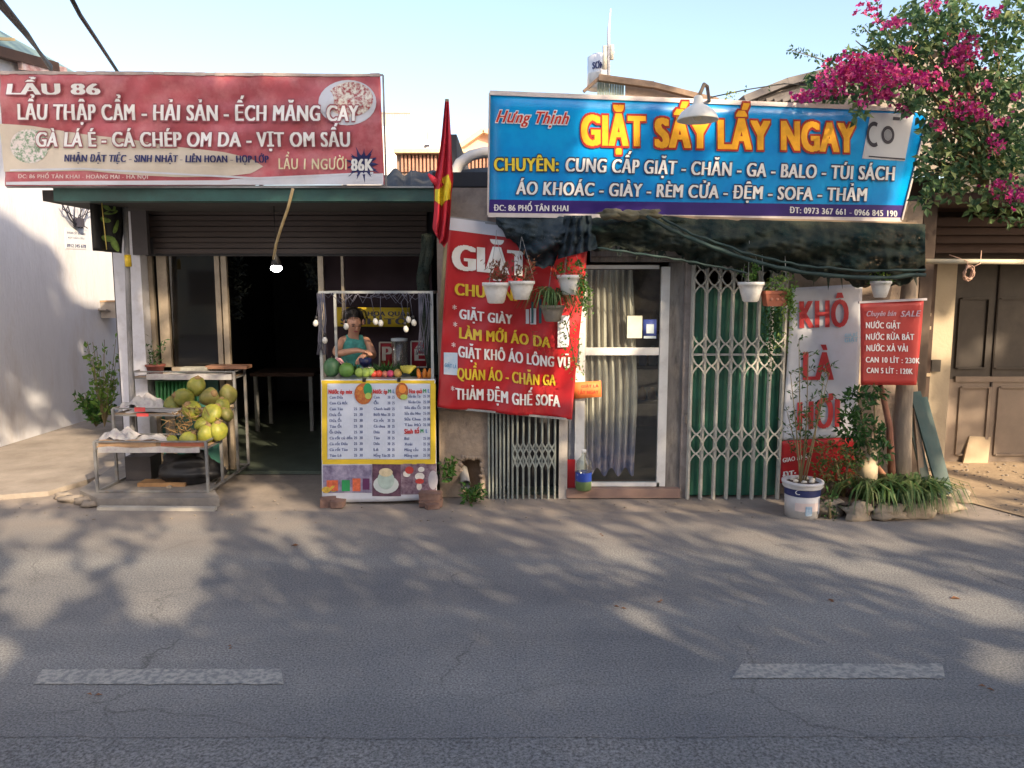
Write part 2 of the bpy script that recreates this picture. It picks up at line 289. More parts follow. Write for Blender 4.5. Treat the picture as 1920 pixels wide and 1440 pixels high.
# ---------------------------------------------------------------- flat print helpers
class Surf:
    """A hung sheet: four picture corners on one plane, with an optional wave. Print sits on it in layers."""
    def __init__(s, tl, tr, br, bl, Ytl, Ytr, Ybl, wave=None):
        s.o = P(*tl, Ytl); a = P(*tr, Ytr) - s.o; b = P(*bl, Ybl) - s.o
        s.n = a.cross(b).normalized()
        if s.n.y > 0: s.n = -s.n
        s.u = a.normalized(); s.v = s.n.cross(s.u)
        if s.v.z > 0: s.v = -s.v
        s.wave = wave or (lambda a, b: 0)
        s.q = [s.loc(*c) for c in (tl, tr, br, bl)]
    def loc(s, px, py):
        d = ray(px, py); t = (s.o - EYE).dot(s.n) / d.dot(s.n); p = EYE + d * t - s.o; return p.dot(s.u), p.dot(s.v)
    def at(s, a, b, d=0): return s.o + s.u * a + s.v * b + s.n * (s.wave(a, b) + d)
    def px(s, x, y, d=0): return s.at(*s.loc(x, y), d)
    def bil(s, u, v):
        (ax, ay), (bx, by), (cx, cy), (dx, dy) = s.q
        return ((1-u)*(1-v)*ax + u*(1-v)*bx + u*v*cx + (1-u)*v*dx, (1-u)*(1-v)*ay + u*(1-v)*by + u*v*cy + (1-u)*v*dy)
    def sheet(s, name, mat, parent, nu=40, nv=16, t=.004, u0=0, u1=1, v0=0, v1=1, d=0):
        mb = MB(); vs = []
        for k in (0, 1):
            for j in range(nv + 1):
                for i in range(nu + 1): vs.append(s.at(*s.bil(lerp(u0, u1, i/nu), lerp(v0, v1, j/nv)), d - k * t))
        n = (nu+1)*(nv+1); fs = []
        for j in range(nv):
            for i in range(nu):
                a = j*(nu+1)+i; fs.append((a, a+nu+1, a+nu+2, a+1)); fs.append((n+a, n+a+1, n+a+nu+2, n+a+nu+1))
        for i in range(nu): fs.append((i, i+1, n+i+1, n+i)); a = nv*(nu+1)+i; fs.append((a, n+a, n+a+1, a+1))
        for j in range(nv): a = j*(nu+1); fs.append((a, n+a, n+a+nu+1, a+nu+1)); a += nu; fs.append((a, a+nu+1, n+a+nu+1, n+a))
        mb.add(vs, fs, True); return mb.build(name, mat, parent)
    def poly(s, mb, pts, d=.004, sub=1):
        mb.add([s.px(x, y, d) for x, y in pts], [list(range(len(pts)))]); return mb
    def patch(s, mb, x0, y0, x1, y1, d=.004, nu=8, nv=4, x2=None):
        vs = [s.px(lerp(x0, x1, i/nu), lerp(y0, y1, j/nv), d) for j in range(nv+1) for i in range(nu+1)]
        mb.add(vs, [(j*(nu+1)+i, (j+1)*(nu+1)+i, (j+1)*(nu+1)+i+1, j*(nu+1)+i+1) for j in range(nv) for i in range(nu)], True); return mb
    def disc(s, mb, cx, cy, rx, ry, d=.005, n=28, rings=4, a0=0, a1=360, r0=0):
        vs = []
        for i in range(rings + 1):
            q = lerp(r0, 1, i / rings)
            for k in range(n + 1):
                a = R(lerp(a0, a1, k / n)); vs.append(s.px(cx + rx*q*math.cos(a), cy + ry*q*math.sin(a), d))
        mb.add(vs, [(i*(n+1)+k, i*(n+1)+k+1, (i+1)*(n+1)+k+1, (i+1)*(n+1)+k) for i in range(rings) for k in range(n)], True); return mb

_tc = {}
CAP = .682
def rows_of(s, rows):
    """Scanline intervals of a line of text: {row: [(x0,x1)..]} in em units, baseline row 0."""
    if (s, rows) in _tc: return _tc[(s, rows)]
    c = bpy.data.curves.new('print', 'FONT'); c.body = s; c.size = 1; c.resolution_u = 2; c.space_character = 1.1
    o = bpy.data.objects.new('print', c); col.objects.link(o)
    dg = bpy.context.evaluated_depsgraph_get(); cu = o.evaluated_get(dg).to_curve(dg)
    rings = []
    for sp in cu.splines:
        ps = []
        if sp.type == 'BEZIER':
            bp = sp.bezier_points; m = len(bp)
            for i in range(m):
                a, b = bp[i], bp[(i + 1) % m]; p0, p1, p2, p3 = a.co, a.handle_right, b.handle_left, b.co
                for k in range(4):
                    t = k / 4; q = p0*(1-t)**3 + p1*3*t*(1-t)**2 + p2*3*t*t*(1-t) + p3*t**3; ps.append((q.x, q.y))
        else: ps = [(q.co.x, q.co.y) for q in sp.points]
        rings.append(ps)
    o.evaluated_get(dg).to_curve_clear(); bpy.data.objects.remove(o); bpy.data.curves.remove(c)
    vs = [q for r in rings for q in r]; h = CAP / rows; ev = {}
    for ps in rings:                                   # scanline crossings with their winding
        for (ax, ay), (bx, by) in zip(ps, ps[1:] + ps[:1]):
            if ay == by: continue
            lo2, hi2 = (ay, by) if ay < by else (by, ay)
            for r in range(math.floor(lo2 / h) - 1, math.floor(hi2 / h) + 2):
                y = (r + .5003) * h
                if lo2 <= y < hi2: ev.setdefault(r, []).append((ax + (bx - ax) * (y - ay) / (by - ay), 1 if by > ay else -1))
    out = {}
    for r, l in ev.items():
        l.sort(); wnd = 0; st = 0
        for x, q in l:
            if wnd == 0: st = x
            wnd += q
            if wnd == 0 and x > st: out.setdefault(r, []).append((st, x))
    W = max(v[0] for v in vs); x0 = min(v[0] for v in vs)
    _tc[(s, rows)] = (out, x0, W); return _tc[(s, rows)]
def merge_iv(l):
    l = sorted(l); o = []
    for a, b in l:
        if o and a <= o[-1][1] + .004: o[-1][1] = max(o[-1][1], b)
        else: o.append([a, b])
    return o
def text(mb, S, s, xl, yl, xr, yr, cap, bold=.05, vb=0, d=.006, shear=0, rows=None):
    """Lay the line s from picture point (xl,yl) to (xr,yr) on the baseline; cap = capital height in picture units."""
    bold = bold * 1.2 if cap >= 12 else bold * .8
    rows = rows or (14 if cap < 14 else 22 if cap < 34 else 40)
    iv, x0, x1 = rows_of(s, rows); vbr = int(round(vb * rows))
    acc = {}
    for r, l in iv.items():
        for k in range(-vbr, vbr + 1): acc.setdefault(r + k, []).extend((a - bold, b + bold) for a, b in l)
    W = x1 - x0
    for r, l in acc.items():
        for a, b in merge_iv(l):
            n = max(1, math.ceil((b - a) / W * abs(xr - xl) / 7))
            for q in range(n):
                vs = []
                for (tx, ty) in ((lerp(a, b, q/n), r/rows), (lerp(a, b, (q+1)/n), r/rows), (lerp(a, b, (q+1)/n), (r+1)/rows), (lerp(a, b, q/n), (r+1)/rows)):
                    t = (tx - x0) / W
                    vs.append(S.px(lerp(xl, xr, t) + shear * ty * cap, lerp(yl, yr, t) - ty * cap, d))
                mb.add(vs, [(0, 1, 2, 3)])
    return mb
def lettering(S, parent, lines, mat, name='lettering', outline=None, ob=.05, ovb=.08, **kw):
    mb = MB(); ol = MB()
    for L in lines:
        s, xl, yl, xr, yr, cap = L[:6]; k = dict(kw); k.update(L[6] if len(L) > 6 else {})
        text(mb, S, s, xl, yl, xr, yr, cap, **k)
        if outline:
            k2 = dict(k); k2['bold'] = k.get('bold', .05) + ob * .8; k2['vb'] = k.get('vb', 0) + ovb; k2['d'] = k.get('d', .006) - .002
            text(ol, S, s, xl, yl, xr, yr, cap, **k2)
    o = mb.build(name, mat, parent)
    if outline: ol.build(name + '_outline', outline, parent)
    return o
# ---------------------------------------------------------------- ground
def sheet(name, pts, z, mat):
    mb = MB(); mb.add([(x, y, z) for x, y in pts], [list(range(len(pts)))]); o = mb.build(name, mat); o['kind'] = 'structure'; return o
sheet('ground', [(-300, -300), (300, -300), (300, 300), (-300, 300)], -.03, M('far_ground', (.2,.17,.13), .95, .2, .3))
sheet('forecourt', [(-9, 5.0), (9, 5.0), (9, 7.5), (-9, 7.5)], -.006, apron)
edge = []
for i in range(161):
    x = -40 + i * .5
    edge.append((x, 0))
def road_edge(x):
    e = interp([(-40,5.55),(-5,5.65),(-3.2,5.62),(-1.5,5.55),(0,5.6),(1.8,5.5),(2.4,5.3),(3.4,5.3),(5,5.6),(40,5.7)], x)
    return e + .05 * noise.noise(Vector((x*2.1, 0, 0))) + .025 * noise.noise(Vector((x*9, 3, 0)))
xs = [-40 + i for i in range(34)] + [-6 + i * .06 for i in range(201)] + [6 + i for i in range(1, 35)]
mb = MB(); vs = []; n = len(xs)
for x in xs: vs += [(x, 2.66 + .03 * noise.noise(Vector((x*1.3, 9, 0))) + .012 * noise.noise(Vector((x*9, 9, 0))), 0), (x, road_edge(x), 0)]
mb.add(vs, [(2*i, 2*i+2, 2*i+3, 2*i+1) for i in range(n-1)]); mb.build('road', asph, kind='structure')
sheet('road_near_lane', [(-40, -7), (40, -7), (40, 2.75), (-40, 2.75)], -.002, asph2)
sheet('opposite_pavement', [(-40, -14), (40, -14), (40, -7), (-40, -7)], .0, apron)
# painted dashes
def dash(px0, px1, py0, py1):
    a = G(px0, py1); b = G(px1, py1); c = G(px1 - 5, py0); d = G(px0 + 18, py0); mb = MB(); vs = []; m = 40
    for i in range(m + 1):
        t = i / m; j = .012 * noise.noise(Vector((t * 14 + px0, 0, 0)))
        p = a.lerp(b, t); q = d.lerp(c, t); vs += [(p.x, p.y + j, .004), (q.x, q.y - j, .004)]
    mb.add(vs, [(2*i, 2*i+2, 2*i+3, 2*i+1) for i in range(m)]); return mb.build('lane_dash', roadpaint, kind='structure')
dash(62, 532, 1256, 1284); dash(1372, 1772, 1246, 1273)
# alley (left) and yard (right)
mb = MB()
al = [(-5.24, 5.85), (-4.6, 5.8), (-4.1, 5.86), (-3.72, 6.0), (-3.6, 6.4), (-3.55, 7.4), (-3.9, 10), (-5.24, 10)]
mb.add([(x, y, .035) for x, y in al] + [(x, y, -.01) for x, y in al], [list(range(8))] + [(i, i + 8, (i+1) % 8 + 8, (i+1) % 8) for i in range(8)])
mb.build('alley_paving', M('alley_concrete', (.27,.235,.2), .93, .22, 3, bump=.35, bscale=35, dirt=.5, dscale=2.5, dcol=(.16,.13,.1)), kind='structure')
sheet('alley_back_ground', [(-9, 9.9), (-3, 9.9), (-3, 14), (-9, 14)], .0, apron)
sheet('yard', [(3.75, 5.35), (4.4, 5.25), (9, 5.2), (9, 7.45), (3.3, 7.45), (3.4, 6.1)], .002, sand)
# ---------------------------------------------------------------- left neighbour: white wall
XW = -5.25
t = thing('neighbour_house', (XW - 1, 8, 0), 'white side wall of the house beside the alley, under a green roof', 'house')
mb = MB(); mb.box((XW - 4, 1.5, -.02), (XW, 12.6, 4.05)); mb.build('wall', whitewall, t)
a = PX(-160, -40, XW); b = PX(178, 133, XW - .1)
z1 = 4.25
def gable_roof():
    p0 = Vector((XW + .05, 5.6, 4.06)); p1 = Vector((XW + .05, 10.2, 4.06)); q0 = p0 + Vector((-2.6, 0, 1.0)); q1 = p1 + Vector((-2.6, 0, 1.0))
    mb = MB(); n = 46; vs = []
    for i in range(n + 1):
        p = p0.lerp(p1, i / n); q = q0.lerp(q1, i / n); o = Vector((0, 0, .03 if i % 2 else 0)); vs += [p + o, q + o]
    mb.add(vs, [(2*i, 2*i+2, 2*i+3, 2*i+1) for i in range(n)]); return mb
roofm = M('pale_green_roof', (.18,.26,.24), .5, .15, 3, metal=.2)
# roof edge follows the photographed line at the wall top
top = [PX(-100, -26, XW), PX(0, 32, XW), PX(90, 84, XW), PX(176, 134, XW)]
mb = MB(); vs = []
bot = [PX(-100, 66, XW + .1), PX(0, 88, XW + .1), PX(70, 114, XW + .1), PX(134, 140, XW + .1)]
for p, q_ in zip(top, bot):
    vs += [p + Vector((-.25, 0, 0)), q_]
mb.add(vs, [(2*i, 2*i+1, 2*i+3, 2*i+2) for i in range(3)]); mb.add([v + Vector((0, 0, -.03)) for v in vs], [(2*i, 2*i+2, 2*i+3, 2*i+1) for i in range(3)])
mb.build('roof', roofm, t)
mb = MB()
mb.bar(PX(-60, 70, XW + .12), PX(24, 74, XW + .12), .05, .03); mb.build('eave_board', M('sunlit_board', (.55,.42,.22), .7), t)
mb = MB(); mb.bar(PX(-40, 88, XW + .05), PX(100, 126, XW + .05), .14, .1); mb.build('fascia', darkwood, t)
mb = MB(); mb.bar(PX(38, 122, XW + .08), PX(122, 134, XW + .08), .05, .09); mb.build('red_flashing', M('red_flashing', (.5,.12,.1), .6, .4, 12, c2=(.7,.6,.58)), t)
# paper notice on the wall
def wall_q(px, py, d=0): return PX(px, py, XW + .006 + d)
mb = MB(); c = [wall_q(123, 427), wall_q(163, 432), wall_q(163, 467), wall_q(123, 466)]
mb.add(c + [v + Vector((-.005, 0, 0)) for v in c], [(0,1,2,3)] + [(i, 4+i, 4+(i+1) % 4, (i+1) % 4) for i in range(4)])
no_ = at_base(mb.build('paper_notice', M('notice_paper', (.6,.64,.68), .7, .05)), c[3]); tag(no_, 'small pale notice with dark lines of print pasted on the white wall', 'notice')
class WallS:
    def px(s, x, y, d=0): return PX(x, y, XW + .006 + d)
mb = MB(); W_ = WallS()
text(mb, W_, 'KHOAN CẮT BÊ TÔNG', 126, 438, 160, 441, 4, bold=.04, d=.002); text(mb, W_, 'RÚT HẦM CẦU', 128, 447, 158, 449, 3, bold=.03, d=.002)
text(mb, W_, '0912 345 678', 126, 463, 161, 465, 6, bold=.07, d=.002); mb.build('lettering', navy, no_)
# meter box + wires on the wall
t = thing('meter_box', PX(204, 580, XW + .15), 'grey tilted metal box fixed on the white wall behind the pillar', 'box')
mb = MB(); mb.bar(PX(186, 580, XW + .02), PX(222, 590, XW + .1), .2, .02); a = PX(190, 596, XW + .01); b = PX(224, 566, XW + .2); mb.box(a, b); mb.build('case', M('grey_box', (.3,.27,.24), .8, .2), t)
mb = MB(); mb.box((a.x - .0, a.y - .01, b.z), (b.x + .03, b.y + .03, b.z + .02)); mb.build('lid', cardboard, t)
mb = MB()
for k in range(9):
    x = 118 + k * 7; p = [PX(x, 374, XW + .1), PX(x + rnd.uniform(-8, 14), 392, XW + .06 + rnd.random()*.1), PX(148 + rnd.uniform(-12, 12), 414, XW + .05), PX(160 + rnd.uniform(-14, 8), 428, XW + .04)]
    mb.tube(p, .006, 5)
mb.tube([PX(112, 374, XW+.1), PX(132, 412, XW+.05), PX(142, 424, XW+.04)], .009, 5)
mb.box(PX(138, 425, XW + .01), PX(158, 410, XW + .1))
tag(at_base(mb.build('wire_tangle', ink), PX(145, 400, XW)), 'dark tangle of electric wires on the white wall under the green beam', 'wires')
mb = MB(); cbl = M('black_cable', (.02,.02,.022), .6)
mb.tube([P(120, -30, 3.6), P(150, 28, 4.2), P(186, 82, 5.0), P(222, 137, 5.9)], .012, 6)
tag(at_base(mb.build('power_cable', cbl), P(222, 137, 5.9)), 'black power cable running down to the middle of the red hotpot banner top', 'cable', 'overhead power cables')
mb = MB()
for k in range(3): mb.tube([P(-60 + k*5, -60, 4.0), P(-4 + k*4, 8 - k*3, 4.6), P(45 + k*3, 62, 5.4), P(96, 124 + k*4, 6.6)], .013, 6)
tag(at_base(mb.build('power_cable', cbl), P(96, 124, 6.6)), 'thick bundle of dark cables before the green neighbouring roof', 'cable', 'overhead power cables')
# ---------------------------------------------------------------- background buildings
bgw = M('far_white_wall', (.8,.78,.74), .8, .03); bgt = M('far_tan_wall', (.62,.45,.3), .85, .1); bgp = M('far_pink_wall', (.62,.42,.32), .85, .08)
Y = 22
t = thing('white_building', (P(770, 320, Y).x, Y, 0), 'bright white plain building behind the gap between the two shops', 'building')
mb = MB(); a = P(640, 330, Y); mb.box((a.x, Y, 0), (P(800, 300, Y).x, Y + 6, P(700, 236, Y).z)); mb.build('wall', bgw, t)
mb = MB(); mb.box((P(800, 300, Y).x, Y + .3, 0), (P(832, 300, Y).x, Y + 6, P(800, 262, Y).z)); mb.build('stair_wall', M('far_grey_white', (.62,.63,.64), .8), t)
mb = MB()
for k in range(22):
    x = 700 + k * 3.2; mb.bpx(x, 212, x + 1.9, 235, Y + .2, .05)
mb.bpx(698, 210, 769, 213, Y + .2, .06); mb.build('balcony_screen', M('beige_screen', (.4,.36,.3), .8), t)
mb = MB(); mb.bpx(805, 233, 823, 255, Y + .1, .1); w1 = mb.build('window', M('far_glass', (.45,.5,.55), .3), t)
mb = MB(); mb.bar(P(805, 254, Y + .06), P(823, 234, Y + .06), .03); mb.build('glazing_bar', bgw, w1)
mb = MB(); mb.bpx(796, 271, 805, 275, Y - .06, .05); mb.build('vent', ink, t)
Y = 17
t = thing('tan_house', (P(830, 320, Y).x, Y, 0), 'tan house with a louvred balcony front behind the dark roof sheets', 'house')
mb = MB(); mb.box((P(744, 300, Y).x, Y, 0), (P(1000, 300, Y).x, Y + 4, P(800, 284, Y).z)); mb.build('wall', bgt, t)
mb = MB(); mb.bpx(738, 279, 1000, 286, Y - .25, .5); mb.build('cornice', M('tan_cornice', (.68,.5,.32), .8), t)
bl = M('far_baluster', (.38,.2,.14), .8, .2)
for k in range(30):
    x = 752 + k * 7; mb = MB(); mb.bpx(x, 290, x + 3.6, 322, Y - .09, .06); mb.build('baluster', bl, t)
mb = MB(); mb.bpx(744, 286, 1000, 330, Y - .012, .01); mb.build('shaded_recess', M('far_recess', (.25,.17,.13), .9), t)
Y = 21
t = thing('gabled_house', (P(890, 290, Y).x, Y, 0), 'pinkish gabled house with a tan roof line left of the blue sign', 'house')
mb = MB(); pts = [(848, 286), (868, 266), (905, 246), (935, 262), (980, 268), (980, 300), (848, 300)]
f = [P(x, y, Y) for x, y in pts]; k = [v + Vector((0, 4, 0)) for v in f]
mb.add(f + k, [list(range(7)), list(range(13, 6, -1))] + [(i, i + 7, (i+1) % 7 + 7, (i+1) % 7) for i in range(7)]); mb.build('wall', bgp, t)
mb = MB(); mb.bar(P(842, 290, Y - .1), P(906, 245, Y - .1), .3, .12); mb.bar(P(906, 245, Y - .1), P(985, 270, Y - .1), .3, .12); mb.build('roof', bgt, t)
# corrugated dark sheets on the restaurant roof
t = thing('corrugated_roof_sheets', P(790, 345, 6.6), 'black corrugated roof sheets over the restaurant beside the furled flag', 'roof sheets')
rs = M('dark_roof_sheet', (.03,.032,.035), .8, .4, 6)
for j in range(2):
    mb = MB(); vs = []; n = 60
    x0, x1 = ((715, 872), (850, 925))[j]
    for i in range(n + 1):
        x = lerp(x0, x1, i / n); yy = interp([(715, 322), (765, 322), (800, 322), (870, 318), (925, 312)], x) + (7 if j == 0 else 2) * math.sin(i / n * math.pi * (9 if j == 0 else 3)) * (1 if x < 770 else .35)
        p = P(x, yy, 7.4 - j * .6); q = P(x, yy + 34, 6.2); vs += [p, q]
    mb.add(vs, [(2*i, 2*i+1, 2*i+3, 2*i+2) for i in range(n)]); mb.add([v - Vector((0, 0, .012)) for v in vs], [(2*i, 2*i+2, 2*i+3, 2*i+1) for i in range(n)]); mb.build('roof_sheet', rs, t)
mb = MB(); mb.tube([P(x, y, 6.5) for x, y in ((846, 352), (850, 328), (862, 306), (882, 292), (905, 286), (945, 284))], .045, 12)
tag(at_base(mb.build('drain_pipe', M('white_pvc', (.6,.58,.55), .5, .12)), P(850, 345, 6.5)), 'white plastic pipe curving over the roof left of the blue sign', 'pipe')
# tank, mast, small house
Y = 14
t = thing('water_tank', P(1122, 165, Y), 'white cylindrical water tank on the roof behind the blue sign', 'water tank')
c = P(1121, 168, Y); rr = .19; h = P(1121, 108, Y).z - c.z
mb = MB(); mb.lathe([(.02, h + .06), (rr * .6, h + .05), (rr, h), (rr, h * .5), (rr * 1.02, h * .48), (rr, h * .46), (rr, 0), (.02, 0)][::-1], c, 28); mb.build('drum', M('tank_white', (.66,.68,.72), .35, .05, metal=.2), t)
class Cyl:
    def __init__(s, c, r): s.c = c; s.r = r
    def px(s, x, y, d=0):
        a = (x - 1121) / 14.0 * .6; return s.c + Vector((math.sin(a) * (s.r + .012), -math.cos(a) * (s.r + .012), P(1121, y, Y).z - s.c.z))
mb = MB(); text(mb, Cyl(c, rr), 'SƠN', 1107, 134, 1130, 134, 12, bold=.06); mb.build('lettering', navy, t)
t = thing('antenna_mast', P(1143, 160, Y - .4), 'thin white antenna mast beside the water tank', 'antenna')
mb = MB(); mb.tube([P(1141, 165, Y - .4), P(1141, 60, Y - .4), P(1145, 16, Y - .4)], [.03, .025, .008], 6); mb.build('pole', whitepaint, t)
mb = MB(); mb.tube([P(1134, 130, Y - .4), P(1134, 86, Y - .4)], .04, 6); mb.tube([P(1147, 112, Y - .4), P(1147, 84, Y - .4)], .035, 6); mb.tube([P(1130, 100, Y-.4), P(1152, 98, Y-.4)], .014, 6); mb.build('receiver', M('cream_plastic', (.7,.66,.55), .5), t)
Y = 11
t = thing('roof_shed', P(1200, 190, Y), 'shed with pale green cladding and a brown ridge above the blue sign', 'shed')
for k in range(11):
    mb = MB(); x = 1120 + k * 4.6; mb.bpx(x, 152, x + 3.8, 210, Y, .03); mb.build('cladding_panel', M('pale_green_cladding', (.35,.42,.34), .6, .1), t)
mb = MB(); mb.add([P(1172, 158, Y), P(1330, 186, Y), P(1330, 230, Y), P(1172, 230, Y)] + [P(1172, 158, Y + 1.5), P(1330, 186, Y + 1.5), P(1330, 230, Y + 1.5), P(1172, 230, Y + 1.5)], [(0, 3, 2, 1), (4, 5, 6, 7), (0, 1, 5, 4)]); mb.build('wall', M('peach_wall', (.6,.42,.3), .8), t)
mb = MB(); mb.bar(P(1122, 146, Y - .1), P(1225, 160, Y - .1), .1, .08); mb.bar(P(1225, 160, Y - .1), P(1345, 190, Y - .1), .1, .07); mb.bar(P(1094, 172, Y - .1), P(1124, 146, Y - .1), .05, .04); mb.build('ridge_cap', M('rusty_ridge', (.2,.14,.1), .8, .3, 8), t)
Y = 12
t = thing('tiled_house', P(1600, 300, Y), 'house with a long dark grey sloping roof behind the bougainvillea', 'house')
roofd = M('grey_tile_roof', (.14,.13,.13), .8, .2, 8, stretch=(1,1,3))
pts = [(1390, 190), (1470, 158), (1560, 136), (1640, 108), (1705, 86), (1760, 100), (2100, 210), (2100, 330), (1390, 330)]
mb = MB(); f = [P(x, y, Y + (190 - min(y, 190)) * .012) for x, y in pts]; mb.add(f, [list(range(len(f)))]); k = [P(x, y, Y + 3) for x, y in pts]; mb.add(k, [list(range(len(f)))[::-1]]); mb.build('gable_wall', M('dark_gable', (.2,.17,.14), .85, .2, 6), t)
for i in range(5):
    mb = MB(); (x0, y0), (x1, y1) = pts[i], pts[i+1]; mb.bar(P(x0, y0, Y - .3), P(x1, y1, Y - .3), .35, .1); 
    mb.build('ridge_tile', roofd, t)
for j in range(7):
    mb = MB(); o = 10 + j * 8; mb.bar(P(1400 + o * 1.9, 190, Y - .25 - j * .02) , P(1690, 92 + o, Y - .25 - j * .02), .14, .05); mb.build('tile_course', roofd, t)
mb = MB(); mb.bpx(1694, 84, 1722, 108, Y - .5, .3); mb.build('ridge_end', M('ridge_orange', (.5,.27,.15), .8), t)
# ---------------------------------------------------------------- restaurant building
YR = 6.7
t = thing('restaurant', (-2.4, YR, 0), 'open restaurant shopfront with raised brown shutter behind the red hotpot banner', 'building')
zr = P(500, 378, 5.7).z
mb = MB()
xl = P(228, 600, YR).x; xr = P(845, 600, YR).x
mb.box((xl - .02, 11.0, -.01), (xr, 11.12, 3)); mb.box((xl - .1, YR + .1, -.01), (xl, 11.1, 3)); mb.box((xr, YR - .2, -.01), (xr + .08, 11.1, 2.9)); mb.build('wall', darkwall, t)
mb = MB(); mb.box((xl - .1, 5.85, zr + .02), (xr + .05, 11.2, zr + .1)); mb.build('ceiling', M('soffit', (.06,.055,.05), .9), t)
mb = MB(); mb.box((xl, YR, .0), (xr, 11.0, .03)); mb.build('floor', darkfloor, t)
mb = MB(); p = P(100, 362, 5.72); q = P(826, 362, 5.72); mb.box((p.x, 5.72, P(0, 377, 5.72).z), (q.x, 5.84, P(0, 349, 5.72).z)); mb.build('green_beam', greendark, t)
mb = MB(); mb.box((p.x, 5.69, P(0, 352, 5.69).z), (q.x, 5.715, P(0, 349, 5.69).z)); mb.build('gutter_lip', greymetal, t)
pil = MB(); pil.bpx(222, 380, 272, 905, YR - .1, .2); pil.build('pillar', whitepaint, t)
mb = MB(); mb.bpx(246, 376, 275, 478, YR - .16, .05); mb.build('shutter_box', M('box_dark', (.05,.045,.05), .7), t)
ys = [388, 399, 410, 421, 432, 443, 453, 462, 471]
for i in range(9):
    mb = MB(); yy = 384 + i * 10.3; mb.bpx(258 + (i > 5) * 30, yy, 800, yy + 8.8, YR - .05 + .01 * (i % 2), .03)
    mb.build('shutter_slat', shuttermat, t)
mb = MB(); mb.bpx(250, 376, 812, 480, YR + .0, .06); mb.build('shutter_backing', darkwall, t)
for x0, x1, yb in ((275, 285, 905), (288, 296, 905), (304, 322, 905), (410, 419, 880), (422, 432, 880), (601, 611, 880), (640, 645, 600)):
    mb = MB(); mb.bpx(x0, 476, x1, yb, YR + .02, .04); mb.build('door_frame', alu, t)
mb = MB(); mb.bpx(322, 478, 410, 690, YR + .035, .008); mb.build('glass_panel', glass, t)
mb = MB(); mb.bpx(285, 688, 415, 696, YR + .02, .04); mb.build('frame_rail', alu, t)
mb = MB(); mb.bpx(285, 697, 412, 880, YR + .04, .02); mb.build('lower_panel', M('teal_panel', (.03,.12,.1), .5, .2), t)
mb = MB(); mb.bpx(306, 478, 330, 690, YR + .3, .02); mb.build('curtain', M('brown_curtain', (.12,.08,.04), .9, .4, 8, stretch=(3,1,.3)), t)
# inner right partition behind vendor
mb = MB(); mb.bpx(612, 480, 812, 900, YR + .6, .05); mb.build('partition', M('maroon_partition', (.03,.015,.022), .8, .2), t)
# yellow sign inside
S = Surf((631, 576), (768, 577), (768, 613), (631, 612), YR + .35, YR + .35, YR + .35)
s1 = thing('yellow_shop_sign', S.px(700, 612), 'yellow sign board with dark letters hanging behind the vendor', 'sign')
S.sheet('board', M('yellow_board', (.5,.36,.02), .6, .15), s1, 4, 2, .02)
lettering(S, s1, [('HOA QUẢ', 690, 592, 760, 592, 8), ('SINH TỐ', 640, 608, 762, 608, 11)], ink, bold=.06)
red_box = M('maroon_red', (.35,.02,.03), .6, .1)
for (x0, y0, x1, y1, ch, lb, cx) in ((712, 642, 740, 688, 'P', 'dark red letter panel reading P beside the vendor hands', 726), (771, 640, 801, 688, 'Ê', 'dark red letter panel reading Ê at the right side of the stall', 787)):
    S = Surf((x0, y0), (x1, y0), (x1, y1), (x0, y1), YR + .1, YR + .1, YR + .1)
    s1 = thing('letter_panel', S.px(cx, y1), lb, 'sign', 'letter panels inside the fruit stall'); S.sheet('board', red_box, s1, 2, 2, .03)
    mb = MB(); 
    for (a, b, c_, d_) in ((x0, y0, x1, y0), (x0, y1, x1, y1), (x0, y0, x0, y1), (x1, y0, x1, y1)): mb.bar(S.px(a, b, .005), S.px(c_, d_, .005), .012)
    mb.build('rim', M('cream_rim', (.5,.45,.38), .6), s1)
    lettering(S, s1, [(ch, cx - 8, y1 - 12, cx + 8, y1 - 12, 26 if ch == 'P' else 22, dict(bold=.04))], M('cream_ink', (.55,.5,.42), .6))
# hanging lit bulb and stick
c = P(518, 503, 6.2)
t = thing('ceiling_bulb', c, 'lit white bulb hanging in the dark restaurant doorway', 'lamp')
mb = MB(); mb.ball(c, (.045, .045, .03), 16, 10); o = mb.build('bulb', M('lit_bulb', (1, .98, .95), .4, 0, emit=14), t)
mb = MB(); mb.lathe([(.008, .12), (.018, .09), (.035, .045), (.042, .01)], c + Vector((0, 0, .01)), 12); mb.build('cap', blackmat, t)
mb = MB(); mb.tube([c + Vector((0, 0, .1)), Vector((c.x, c.y, zr + .03))], .004, 5); mb.build('wire', blackmat, t)
mb = MB(); mb.tube([P(549, 354, 5.66), P(540, 390, 5.75), P(526, 430, 5.9), P(517, 460, 6.0), P(513, 486, 6.05)], .011, 7)
tag(at_base(mb.build('bamboo_stick', bamboo), P(513, 486, 6.05)), 'thin pale bent stick hanging from the green beam before the doorway', 'stick')
